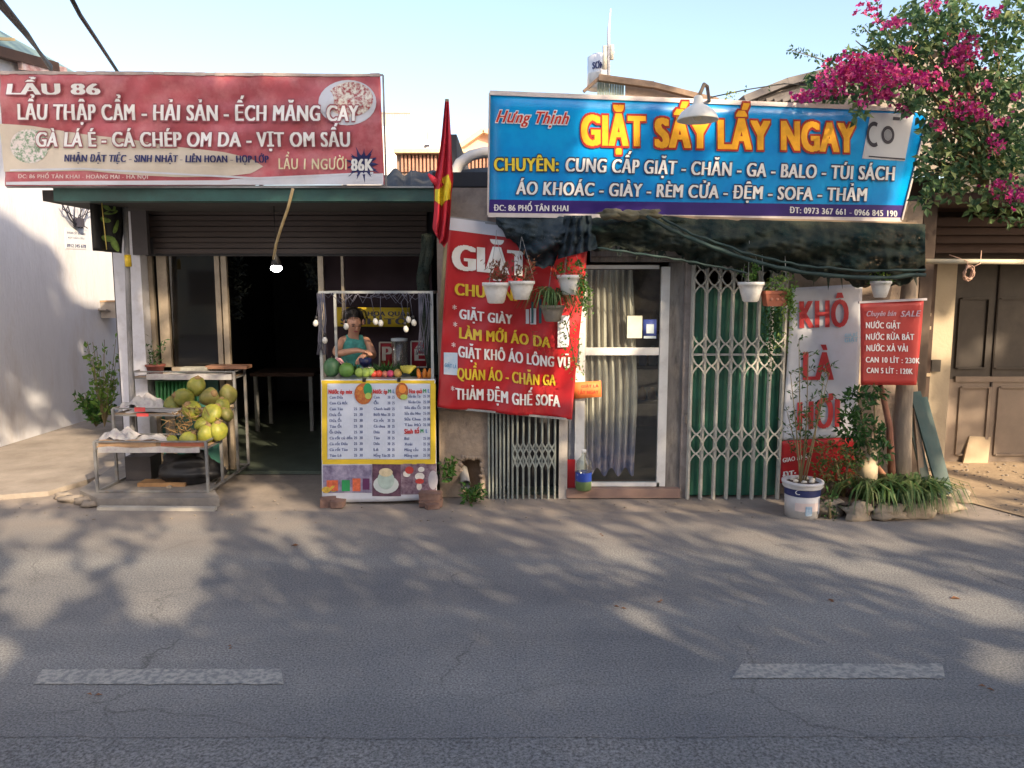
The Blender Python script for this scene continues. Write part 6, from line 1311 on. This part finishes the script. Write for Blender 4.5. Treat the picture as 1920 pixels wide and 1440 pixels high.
# bricks under the stall
def brick(p, rz, label, group, s=(.2, .1, .055)):
    mb = MB(); mb.box((-s[0]/2, -s[1]/2, 0), (s[0]/2, s[1]/2, s[2]))
    for v in mb.v: v += rv(.005)
    o = mb.build('brick', brickmat); o.location = p; o.rotation_euler = (0, 0, rz); return tag(o, label, 'brick', group)
p = G(612, 952); brick(p + Vector((0, .06, 0)), .2, 'broken brick under the left corner of the fruit stall', 'bricks under the stall', (.12, .1, .06)); p = G(632, 954); brick(p + Vector((0, .05, 0)), -.1, 'second brick under the left corner beside the doorway', 'bricks under the stall', (.09, .09, .055))
p = G(806, 952); brick(p + Vector((0, .07, 0)), .1, 'lower brick of the pile under the right stall corner', 'bricks under the stall', (.18, .12, .05)); brick(p + Vector((.0, .07, .052)), -.15, 'upper brick of the pile under the right stall corner', 'bricks under the stall', (.16, .1, .05)); brick(p + Vector((.02, -.02, 0)), .5, 'loose broken brick before the right stall corner', 'bricks under the stall', (.1, .06, .035))
# bulbs with wires
wm = M('light_wire', (.08,.08,.11), .6); mb = MB()
for k in range(24):
    x = rnd.uniform(605, 805); x2 = x + rnd.uniform(-45, 45); mb.tube([P(x, 549, YS), P((x + x2) / 2, 549 + rnd.uniform(8, 24), YS + rnd.uniform(-.02, .06)), P(max(603, min(806, x2)), 550 + rnd.uniform(0, 8), YS)], .003, 4)
for k in range(22):
    xb_ = 598 + rnd.uniform(-4, 10) if k % 2 else 798 + rnd.uniform(-14, 8); mb.tube([P(xb_, 550, YS), P(xb_ + rnd.uniform(-8, 8), 600, YS - .01), P(xb_ + rnd.uniform(-6, 6), 640, YS), P(xb_ + rnd.uniform(-6, 6), 665, YS)], .0035, 4)
tag(at_base(mb.build('string_light_wire', wm), P(700, 549, YS)), 'tangled dark wire of the string lights along the stall frame', 'wire')
pt = None
for (x, y, lb) in ((592, 606, 'unlit bulb outside the left stall post'), (609, 638, 'unlit bulb low on the left stall post'), (649, 612, 'unlit bulb hanging before the vendor cheek'), (704, 603, 'left one of the bulb pair before the yellow sign'), (714, 606, 'right one of the bulb pair before the yellow sign'), (761, 617, 'lowest unlit bulb near the right stall post'), (776, 605, 'unlit bulb just right of the lowest one'), (766, 599, 'uppermost bulb of the right cluster')):
    if pt is None:
        pt = thing('string_light_bulb', (0, 0, 0), lb, 'light bulb', 'unlit bulbs on the stall'); mb = MB(); mb.lathe([(.004, -.026), (.014, -.02), (.02, -.006), (.019, .008), (.012, .02), (.009, .026)], (0, 0, 0), 14); mb.build('globe', M('bulb_white', (.5,.5,.47), .35, .02), pt)
        mb = MB(); mb.lathe([(.01, .025), (.011, .05), (.004, .056)], (0, 0, 0), 10); mb.build('socket', blackmat, pt); mb = MB(); mb.tube([(0, 0, .05), (.003, 0, .2)], .0022, 4); mb.build('wire', wm, pt); o = pt
    else: o = copy_tree(pt)
    o.location = P(x, y, YS - .03); o.rotation_euler = (rnd.uniform(-.1, .1), rnd.uniform(-.2, .2), 0); o['label'] = lb
# fruit on the counter
def fruit(name, x, y, r, mat, label, cat, Yf=5.95, sz=1, sx_=1, leafy=False, amp=.06):
    c = P(x, y, Yf); rr = pxr(r, Yf) * 1.12; c.z = max(c.z, zc + rr * sz * .95); mb = MB(); mb.ball((0, 0, 0), (rr * sx_, rr, rr * sz), 16, 12, amp, x)
    t = thing(name, c, label, cat); o = mb.build('flesh', mat, None); o.parent = t
    mb = MB(); mb.tube([(0, 0, rr * sz * .95), (.003, 0, rr * sz * 1.15)], .003, 5); o = mb.build('stalk', stemmat, None); o.parent = t; return t
wmel = M('melon_dark', (.02,.09,.04), .4, 0, 9, (.09,.2,.09), stretch=(1,1,.15))
fruit('watermelon', 622, 694, 14, wmel, 'dark striped watermelon behind the left end of the stall', 'watermelon', 5.98, 1.15); fruit('melon', 650, 700, 13, M('melon_green', (.1,.22,.04), .45, .2, 8), 'round green melon beside the watermelon', 'melon', 5.95, .95)
for (x, y, r_, nm, m_, lb) in ((674, 699, 8, 'guava', M('guava_green', (.3,.42,.08), .45, .15, 9), 'light green guava left of its pair'), (686, 702, 8, 'guava', M('guava_green', (.3,.42,.08)), 'light green guava nearest to the tomatoes'), (696, 697, 7, 'guava', M('guava_green', (.3,.42,.08)), 'light green guava lying behind the others'),
    (701, 705, 6, 'tomato', M('tomato_red', (.55,.06,.03), .35, .15, 9), 'red tomato next to the guavas'), (711, 706, 6, 'tomato', M('tomato_red', (.5,.06,.03)), 'red tomato in the middle of the counter'), (722, 706, 5.5, 'apple', M('apple_pink', (.5,.16,.1), .4, .2, 9), 'pinkish apple right of the tomatoes'), (732, 706, 6, 'dragon_fruit', M('dragon_pink', (.45,.05,.12), .5, .3, 12), 'pink dragon fruit at the centre right of the counter'),
    (746, 702, 7, 'mango', M('mango_tan', (.45,.28,.08), .5, .2, 9), 'tan mango beside the banana bunch')): fruit(nm, x, y, r_, m_, lb, nm.replace('_', ' '))
t = thing('banana_bunch', P(764, 704, 5.93), 'yellow green banana bunch on the right side of the counter', 'bananas')
for k in range(6):
    mb = MB(); a = -.9 + k * .36; pts = [P(764, 704, 5.93) + Vector((math.sin(a + .5 * q) * .09 * q * .5 - .0 + (k - 3) * .008, -.01 * k, .02 + .055 * math.sin(q * 1.3))) for q in (0, .35, .7, 1, 1.3)]
    mb.tube(pts, [.008, .014, .015, .013, .005], 8); mb.build('banana', M('banana_yellow', (.5,.44,.06), .45, .15, 12), t)
for k, (x, tl) in enumerate(((787, -.25), (796, .05), (804, .2))):
    mb = MB(); b = P(x, 709, 5.92); mb.tube([b, b + Vector((tl * .03, 0, .04)), b + Vector((tl * .06, 0, .075))], [.017, .018, .008], 10); tag(at_base(mb.build('carrot', M('carrot_orange', (.75,.24,.03), .5, .1, 20)), b), ('left', 'middle', 'rightmost')[k] + ' orange carrot standing at the right counter end', 'carrot', 'carrots on the stall')
for k, (x, y) in enumerate(((706, 690), (724, 688), (745, 690), (778, 694), (660, 690))):
    mb = MB(); 
    for q in range(26): b = P(x, y + 14, 6.02); mb.leaf(b + Vector((rnd.uniform(-.03, .03), rnd.uniform(-.02, .02), 0)), Vector((rnd.uniform(-1, 1), rnd.uniform(-.4, .4), 1)), rv(), rnd.uniform(.06, .12), .022)
    tag(at_base(mb.build('herb_bunch', leaf_dark), P(x, y + 14, 6.02)), ('herb bunch right behind the tomatoes', 'herb bunch in front of the letter panel P', 'herb bunch behind the tan mango', 'herb bunch left of the carrots', 'herb bunch between melon and guavas')[k], 'herbs', 'herb bunches on the stall')
# jar, bowl, cloth
c = P(750, 704, 6.15); c.z = zc; t = thing('juice_dispenser', c, 'clear plastic juice container standing behind the herbs', 'container'); H = .27
mb = MB(); mb.lathe([(.055, 0), (.06, .01), (.065, H), (.06, H)], c, 24, cap=False); mb.build('jar', pet, t); mb = MB(); mb.lathe([(.067, H), (.067, H + .02), (.01, H + .024)], c, 24, cap=False); mb.build('lid', M('lid_grey', (.35,.38,.38), .4), t)
c = P(685, 685, 6.1); c.z = zc + .06; t = thing('navy_bowl', c, 'dark navy bowl below the vendor hands', 'bowl'); mb = MB(); mb.lathe([(.02, 0), (.045, .03), (.052, .075), (.048, .075), (.03, .02)], c, 20); mb.build('basin', M('navy_plastic', (.01,.015,.07), .4), t)
mb = MB(); mb.lathe([(.05, -.058), (.07, -.03), (.075, -.004)], c, 20, cap=False); mb.build('white_saucer', potwhite, t)
crm = MB(); n = 12; vs = []
cc = P(632, 690, 6.06)
for i in range(n + 1):
    for j in range(n + 1):
        u, v = i / n * 2 - 1, j / n * 2 - 1; vs.append(cc + Vector((u * .075, v * .06, .05 * (1 - u*u) * (1 + .6 * noise.noise(Vector((u*2, v*2, 3)))) - .02 * abs(u) + .02)))
crm.add(vs, [(i*(n+1)+j, (i+1)*(n+1)+j, (i+1)*(n+1)+j+1, i*(n+1)+j+1) for i in range(n) for j in range(n)], True); tag(at_base(crm.build('pink_cloth', M('pink_cloth', (.6,.2,.25), .85, .2, 30, c2=(.7,.5,.5))), cc), 'crumpled pink cloth lying over the watermelon', 'cloth')
# ---------------------------------------------------------------- vendor
YV = 6.42
t = thing('person', (P(664, 600, YV).x, YV + .1, 0), 'woman in a sleeveless teal top with tied black hair preparing fruit at the stall', 'person')
def skin_chain(name, nodes, edges, mat, parent, root=0, sub=2):
    me = bpy.data.meshes.new(name); o0 = worldloc(parent); me.from_pydata([tuple(Vector(n_[0]) - o0) for n_ in nodes], edges, []); me.update(); o = bpy.data.objects.new(name, me); col.objects.link(o); o.parent = parent
    m = o.modifiers.new('skin', 'SKIN'); m.use_smooth_shade = True; sv = me.skin_vertices[0].data
    for v, n_ in zip(sv, nodes): r = n_[1]; v.radius = r if isinstance(r, tuple) else (r, r)
    for v in sv: v.use_root = False
    sv[root].use_root = True; s_ = o.modifiers.new('sub', 'SUBSURF'); s_.levels = sub; s_.render_levels = sub; me.materials.append(mat); return o
hx = P(664, 600, YV).x
pel = Vector((hx - .0, YV + .12, .80)); chest = P(664, 655, YV + .06); neck = P(662, 632, YV + .03); sl = P(641, 639, YV + .02); sr = P(688, 640, YV + .08)
head = P(665, 609, YV - .02); crown_ = P(661, 592, YV + .02); el = P(628, 664, YV - .06); wl = P(668, 657, YV - .22); er = P(700, 668, YV + .0); wr = P(688, 662, YV - .2)
nodes = [(pel, (.13, .1)), (Vector((hx, YV + .1, 1.0)), (.11, .085)), (chest, (.12, .09)), (neck + Vector((0, .01, -.02)), (.055, .05)), (P(664, 622, YV + .01), (.043, .043)), (head, (.068, .078)), (crown_, (.066, .074)),
         (sl, .044), (el, .035), (wl, .023), (sr, .044), (er, .034), (wr, .023),
         (pel + Vector((-.08, 0, -.06)), .085), (Vector((hx - .09, YV + .1, .45)), .058), (Vector((hx - .09, YV + .12, .06)), .04), (pel + Vector((.08, 0, -.06)), .085), (Vector((hx + .09, YV + .1, .45)), .058), (Vector((hx + .09, YV + .12, .06)), .04),
         (Vector((hx - .09, YV - .04, .045)), .035), (Vector((hx + .09, YV - .04, .045)), .035)]
edges = [(0, 1), (1, 2), (2, 3), (3, 4), (4, 5), (5, 6), (2, 7), (7, 8), (8, 9), (2, 10), (10, 11), (11, 12), (0, 13), (13, 14), (14, 15), (15, 19), (0, 16), (16, 17), (17, 18), (18, 20)]
# hands: palm then fingers, in the same skin so the arms stay one surface
def hand(wi, w0, dirv, side):
    d = dirv.normalized(); up_ = Vector((0, 0, 1)); lat = d.cross(up_).normalized() * side
    p = w0 + d * .04; nodes.append((p, (.024, .016))); pi = len(nodes) - 1; edges.append((wi, pi))
    p2 = w0 + d * .075; nodes.append((p2, (.026, .014))); qi = len(nodes) - 1; edges.append((pi, qi))
    for k in range(4):
        L_ = (.058, .066, .062, .048)[k]; o_ = lat * (.024 - .016 * k); b = p2 + o_ + d * .008
        nodes.append((b, .0078)); i0 = len(nodes) - 1; edges.append((qi, i0)); nodes.append((b + d * L_ * .5 + Vector((0, 0, -.008)), .0072)); nodes.append((b + d * L_ * .75 + Vector((0, 0, -.028)), .006)); edges.append((i0, i0 + 1)); edges.append((i0 + 1, i0 + 2))
    b = p + lat * .03; nodes.append((b, .0095)); i0 = len(nodes) - 1; edges.append((pi, i0)); nodes.append((b + d * .03 + lat * .01 + Vector((0, 0, -.01)), .0085)); nodes.append((b + d * .055 + Vector((0, 0, -.018)), .007)); edges.append((i0, i0 + 1)); edges.append((i0 + 1, i0 + 2))
hand(9, wl, Vector((1, -.15, -.1)), -1); hand(12, wr, Vector((-.35, -.6, -.35)), 1)
skin_chain('body', nodes, edges, skin, t)
# clothes
skin_chain('tank_top', [(pel + Vector((0, 0, .02)), (.15, .12)), (Vector((hx, YV + .1, 1.0)), (.128, .1)), (chest + Vector((0, .0, 0)), (.14, .108)), (chest + Vector((0, 0, .065)), (.128, .105)), (sl + Vector((.03, .005, .008)), .052), (sr + Vector((-.03, 0, .008)), .052)], [(0, 1), (1, 2), (2, 3), (3, 4), (3, 5)], teal, t)
skin_chain('trousers', [(pel + Vector((0, 0, .0)), (.155, .125)), (pel + Vector((-.08, 0, -.06)), .105), (Vector((hx - .09, YV + .1, .45)), .08), (Vector((hx - .09, YV + .12, .12)), .065), (pel + Vector((.08, 0, -.06)), .105), (Vector((hx + .09, YV + .1, .45)), .08), (Vector((hx + .09, YV + .12, .12)), .065)], [(0, 1), (1, 2), (2, 3), (0, 4), (4, 5), (5, 6)], M('dark_trousers', (.03,.03,.05), .8), t)
hd = head.lerp(crown_, .5)
mb = MB(); n, m = 26, 18; vs = []; fs = []
for i in range(m + 1):
    th_ = math.pi * i / m
    for k in range(n):
        a = 2 * math.pi * k / n; d = Vector((math.sin(th_)*math.cos(a), math.sin(th_)*math.sin(a), math.cos(th_)))
        face = d.dot(Vector((.42, -.85, -.5)).normalized()); r = 1.0 if face < .35 else .7
        q = Vector((d.x * .088, d.y * .1, d.z * .1)) * r * (1 + .05 * noise.noise(d * 6)); vs.append(hd + Vector((-.006, .018, .012)) + q)
mb.add(vs, [(i*n+k, (i+1)*n+k, (i+1)*n+(k+1) % n, i*n+(k+1) % n) for i in range(m) for k in range(n)], True)
hr = mb.build('hair', hairmat, t); mb = MB()
for k in range(40): a = rnd.uniform(0, 6.28); p0 = hd + Vector((math.cos(a) * .05, .03 + math.sin(a) * .05, .1)); mb.tube([p0, p0 + Vector((math.cos(a) * .05, math.sin(a) * .05, -.03)), p0 + Vector((math.cos(a) * .062, math.sin(a) * .06 + .01, -.09))], .002, 3)
mb.build('loose_strands', hairmat, hr, 'stuff'); mb = MB(); mb.ball(hd + Vector((-.03, .1, .05)), (.04, .04, .04), 12, 9, .2, 2); mb.build('hair_bun', hairmat, hr)
fd = Vector((.42, -.8, -.45)).normalized(); fr_ = fd.cross(Vector((0, 0, 1))).normalized(); fu = fr_.cross(fd); fc = head.lerp(crown_, .28)
mb = MB()
for s_ in (-1, 1): mb.ball(fc + fd * .079 + fr_ * .03 * s_ + fu * .008, (.012, .006, .005), 10, 7); mb.ball(fc + fd * .08 + fr_ * .03 * s_ + fu * .024, (.017, .006, .003), 10, 6)
mb.build('eyes', hairmat, t)
mb = MB(); mb.tube([fc + fd * .078 + fu * .005, fc + fd * .093 - fu * .02, fc + fd * .085 - fu * .026], [.007, .012, .009], 8); mb.build('nose', skin, t)
mb = MB(); mb.ball(fc + fd * .078 - fu * .045, (.02, .008, .006), 12, 7); mb.build('mouth', M('lips', (.38,.1,.09), .5), t)
mb = MB(); 
for s_ in (-1, 1): mb.ball(fc + fr_ * .078 * s_ - fd * .0, (.012, .018, .026), 8, 8)
mb.build('ear', skin, t)
# ---------------------------------------------------------------- litter on the road
for k, (x, y, s_) in enumerate(((548, 1025, .03), (175, 1308, .02), (1165, 1140, .02), (1780, 1122, .035), (438, 1216, .015), (1848, 1290, .02), (1552, 1128, .025), (1245, 1130, .02), (1130, 1005, .015))):
    mb = MB(); b = G(x, y) + Vector((0, 0, .006))
    for q in range(2): mb.leaf(b + rv(.01), Vector((rnd.uniform(-1, 1), rnd.uniform(-.3, .3), 0)), Vector((rnd.uniform(-.3, .3), 0, 1)), s_ * 1.6, s_ * .6, .5)
    tag(at_base(mb.build('fallen_leaf', leaf_brown), b), 'dark fallen leaf on the asphalt ' + ('before the doorway of the restaurant', 'touching the left end of the left painted dash', 'in the middle of the road before the glass door', 'at the far right among the sun streaks', 'above the right end of the left painted dash', 'right of the right painted dash', 'before the paint bucket', 'before the green folding gate', 'close to the narrow folding gate')[k], 'leaf', 'fallen leaves on the road')
mb = MB()
for k in range(110):
    x = rnd.gauss(0, 3); y = rnd.uniform(5.25, 5.95); b = Vector((x, y, .004)); s_ = rnd.uniform(.004, .014); mb.ball(b, (s_, s_ * .8, s_ * .4), 5, 4)
for k in range(260):
    b = Vector((rnd.uniform(3.7, 6), rnd.uniform(5.5, 7.1), .006)); s_ = rnd.uniform(.005, .02); mb.ball(b, (s_, s_ * .8, s_ * .4), 5, 4)
mb.build('gravel_grit', concrete, None, 'stuff')['label'] = 'loose grit and crumbs along the road edge'
# ---------------------------------------------------------------- street trees behind the viewer: their crowns shade the street
bpy.context.view_layer.update(); dg = bpy.context.evaluated_depsgraph_get()
def ell(px, py, cx, cy, rx, ry, an=0):
    ca, sa = math.cos(R(an)), math.sin(R(an)); x, y = px - cx, py - cy; u = (x*ca + y*sa) / rx; v = (-x*sa + y*ca) / ry; return u*u + v*v
LIT = [  # cx, cy, rx, ry, angle, openness
 (60, 985, 75, 22, 0, .9), (190, 1030, 18, 36, 0, 1), (90, 1085, 72, 50, 0, .95), (60, 1125, 60, 40, 0, .9), (300, 1095, 75, 65, 0, .95), (350, 1010, 45, 55, 0, .9), (310, 1000, 60, 20, 0, .7), (555, 1005, 60, 26, 30, 1), (500, 950, 35, 30, 30, .9), (475, 1095, 25, 22, 0, .6), (5, 1235, 20, 40, 0, 1),
 (60, 870, 130, 50, -12, .85), (120, 850, 60, 14, -15, .9), (60, 925, 90, 16, 0, .9), (240, 815, 60, 25, 0, .5),
 (110, 400, 90, 60, 35, .97), (190, 500, 60, 75, 30, .95), (40, 370, 60, 50, 20, .9), (60, 750, 75, 14, 30, .6), (30, 810, 60, 22, 20, .7), (30, 690, 50, 8, 35, .5), (140, 560, 50, 10, 45, .6),
 (130, 250, 50, 25, 0, .9), (300, 170, 50, 60, 0, .6), (420, 200, 40, 55, 0, .6), (150, 270, 60, 20, 10, .7), (520, 175, 40, 40, 0, .5), (620, 230, 60, 40, 0, .5), (350, 300, 160, 14, 0, .5), (200, 200, 60, 30, 0, .5), (690, 320, 40, 20, 0, .5),
 (1000, 270, 90, 100, 0, .5), (1130, 250, 60, 50, 0, .85), (1200, 330, 70, 30, 0, .5), (1400, 300, 90, 50, 0, .5), (1690, 370, 22, 34, 0, 1), (1610, 370, 14, 14, 0, 1), (1560, 250, 70, 40, 0, .55), (1310, 205, 45, 40, 0, .9), (1020, 360, 90, 25, 0, .5),
 (1155, 575, 70, 90, 0, .95), (1140, 720, 45, 60, 0, .75), (1070, 620, 25, 50, 0, .95), (1110, 730, 30, 20, 0, .9), (1050, 730, 25, 40, 30, .7), (1300, 640, 12, 100, 0, .6), (1360, 560, 22, 60, 0, .7), (1400, 760, 20, 50, 0, .6), (1375, 690, 100, 14, 0, .7), (1440, 850, 30, 40, 0, .6), (1010, 855, 50, 12, 0, .5), (1300, 760, 10, 60, 0, .5),
 (1540, 555, 60, 22, -5, 1), (1530, 600, 30, 40, 0, .8), (1450, 555, 30, 20, 0, .8), (1410, 548, 25, 20, 0, .8), (1600, 690, 14, 22, 0, .9), (1650, 545, 20, 16, 0, .9), (1640, 600, 20, 16, 0, .8), (1720, 600, 30, 40, 0, .6),
 (1766, 635, 24, 40, 0, 1), (1762, 740, 14, 40, 0, .6), (1850, 660, 40, 22, -30, .8), (1820, 790, 30, 40, 30, .75), (1830, 845, 30, 18, 0, .8), (1850, 895, 90, 30, 0, .97), (1700, 905, 60, 14, 10, .7), (1640, 870, 22, 22, 0, 1), (1640, 935, 40, 12, 0, .9), (1850, 490, 60, 6, 0, 1), (1745, 470, 30, 10, 0, .6),
 (1150, 1025, 95, 13, 27, 1), (1130, 1060, 100, 22, 35, .5), (1200, 1160, 50, 14, 35, .9), (1340, 1000, 90, 9, 20, .7), (1240, 985, 60, 8, 20, .6), (1480, 1035, 130, 13, 17, .95), (1640, 1075, 120, 15, 16, .9), (1830, 1135, 130, 22, 16, .95), (1620, 1005, 120, 9, 12, .9), (1820, 1000, 110, 9, 8, .9), (1860, 1075, 80, 10, 10, .7), (1880, 1240, 60, 25, 15, .9), (1850, 960, 90, 9, 8, .9), (1560, 1030, 90, 8, 10, .6), (1010, 1310, 60, 40, 20, .45), (1400, 1060, 80, 7, 18, .5), (1300, 1210, 90, 16, 30, .4), (1180, 1100, 60, 16, 30, .5),
 (1440, 1255, 60, 14, 0, .4), (560, 860, 10, 60, 0, .2), (400, 780, 60, 60, 0, .7), (250, 850, 60, 30, 0, .6), (290, 580, 14, 50, 0, .7), (315, 610, 10, 60, 0, .7), (427, 590, 12, 40, 0, .8), (340, 690, 100, 12, 0, .7), (235, 560, 25, 60, 0, .5), (370, 580, 40, 40, 0, .4), (720, 640, 60, 40, 0, .25), (760, 830, 30, 60, 0, .3),
 (1700, 130, 330, 90, 0, .7), (1830, 250, 90, 160, 0, .5), (1200, 430, 60, 30, 0, .4), (1330, 470, 90, 14, 25, .5), (1640, 450, 60, 40, 0, .5), (550, 390, 20, 60, 0, .7), (835, 300, 30, 130, 0, .5), (880, 390, 40, 30, 0, .3)]
def openness(px, py):
    o = 0; sc2 = 1 if py > 940 else .45
    nx = noise.noise(Vector((px * .022, py * .04, 1))) * 42 + noise.noise(Vector((px * .07, py * .11, 5))) * 16; ny = noise.noise(Vector((px * .022, py * .04, 9))) * 20 + noise.noise(Vector((px * .07, py * .11, 3))) * 8
    px += nx * sc2; py += ny * sc2
    for (cx, cy, rx, ry, an, op) in LIT:
        if abs(px - cx) > rx + ry + 5 or abs(py - cy) > rx + ry + 5: continue
        e = ell(px, py, cx, cy, rx + 7, ry + (4 if ry < 16 else 7), an)
        if e < 1: o = max(o, op)
        elif e < 1.3: o = max(o, op * .4)
    return o
rnd2 = random.Random(11)
crowns = {}
TX = [-3.0, 2.0, 7.0, 12.0]
def leafquad(mb, c, s_):
    n_ = (SUN + Vector((rnd2.uniform(-.5, .5), rnd2.uniform(-.5, .5), rnd2.uniform(-.5, .5)))).normalized(); a = n_.orthogonal().normalized(); a = (a * math.cos(rnd2.random() * 6.28) + n_.cross(a) * math.sin(rnd2.random() * 6.28)).normalized(); mb.leaf(c - a * s_ * .5, a, n_, s_, s_ * .8, .1)
count = 0
CELL = 13
px = -300.0
while px < 2350:
    py = 60.0
    while py < 1560:
        jx, jy = px + rnd2.uniform(-7, 7), py + rnd2.uniform(-7, 7); d = ray(jx, jy).normalized()
        ok, loc, nn, _i, ob, _m = sc.ray_cast(dg, EYE, d, distance=15)
        if ok:
            op = openness(jx, jy); dist = (loc - EYE).length; s0 = max(.07, min(.17, 24 * dist / F))
            reps = 4 if op < .05 else (0 if op >= .9 else sum(rnd2.random() * .85 > op for _ in range(3)))
            for k in range(reps):
                Yt = rnd2.uniform(-6.2, -1.8); tt_ = (Yt - loc.y) / SUN.y; p = loc + SUN * tt_
                if p.z < 1.9: continue
                i = min(range(4), key=lambda q: abs(TX[q] - p.x)); mb = crowns.setdefault(i, MB()); leafquad(mb, p, s0 * rnd2.uniform(.8, 1.2)); count += 1
        py += CELL
    px += CELL
print('shade leaves', count)
names = ['tall leafy street tree standing across the road at its far left', 'broad leafy street tree across the road opposite the flag', 'broad leafy street tree across the road opposite the glass door', 'leafy street tree across the road opposite the garage']
for i, x in enumerate(TX):
    if i not in crowns: continue
    vs_ = crowns[i].v; cx = sum(v.x for v in vs_) / len(vs_); cy = sum(v.y for v in vs_) / len(vs_); zlo = sorted(v.z for v in vs_)[len(vs_) // 8]; zhi = sorted(v.z for v in vs_)[len(vs_) * 7 // 8]
    t = thing('street_tree', (cx, -7.3, 0), names[i], 'tree', 'street trees across the road')
    mb = MB(); mb.tube([(cx, -7.3, 0), (cx + .1, -7.1, 1.5), (cx, -6.4, max(3, zlo)), (cx, -4.4, zhi)], [.22, .17, .14, .08], 12)
    for q in (-1, 1): mb.tube([(cx + .1, -7.1, 1.6), (cx + q * 1.2, -5.8, 3.6), (cx + q * 2.2, -3.8, 5.4)], [.13, .09, .04], 8); mb.build('trunk', rootmat, t)
    crowns[i].build('crown', leaf_tree, t, 'stuff')

# ---------------------------------------------------------------- unseen houses added behind the viewer to dim sky light on the facades
oh = [(-16, -7.4, 6.8, (.4,.36,.28), 'tan two storey house across the street, far left'), (-7.2, .6, 5.4, (.3,.33,.3), 'grey green low house across the street behind the trees'), (.8, 8.8, 7.2, (.42,.3,.24), 'pinkish two storey house across the street'), (9, 18, 6.0, (.35,.34,.33), 'grey house across the street opposite the garage')]
for k, (x0, x1, h, c_, lb) in enumerate(oh):
    t = thing('added_house', ((x0 + x1) / 2, -14, 0), lb, 'house', 'houses across the street'); wm_ = M('added_house_wall_%d' % k, c_, .9, .1, 2, dirt=.3)
    mb = MB(); mb.box((x0, -20, 0), (x1, -14, h)); mb.build('wall', wm_, t); mb = MB(); mb.box((x0 - .15, -20.2, h), (x1 + .15, -13.6, h + .18)); mb.build('roof', darkwood, t)
    n_ = int((x1 - x0) / 2)
    for q in range(n_):
        xx = x0 + 1 + q * 2
        for zz in (1.0, 4.1):
            if zz + 1.3 > h: continue
            mb = MB(); mb.box((xx - .5, -14.0, zz), (xx + .5, -13.97, zz + 1.3)); w1 = mb.build('window', greywood, t); mb = MB(); mb.box((xx - .42, -13.97, zz + .08), (xx + .42, -13.96, zz + 1.22)); mb.build('pane', darkwall, w1)
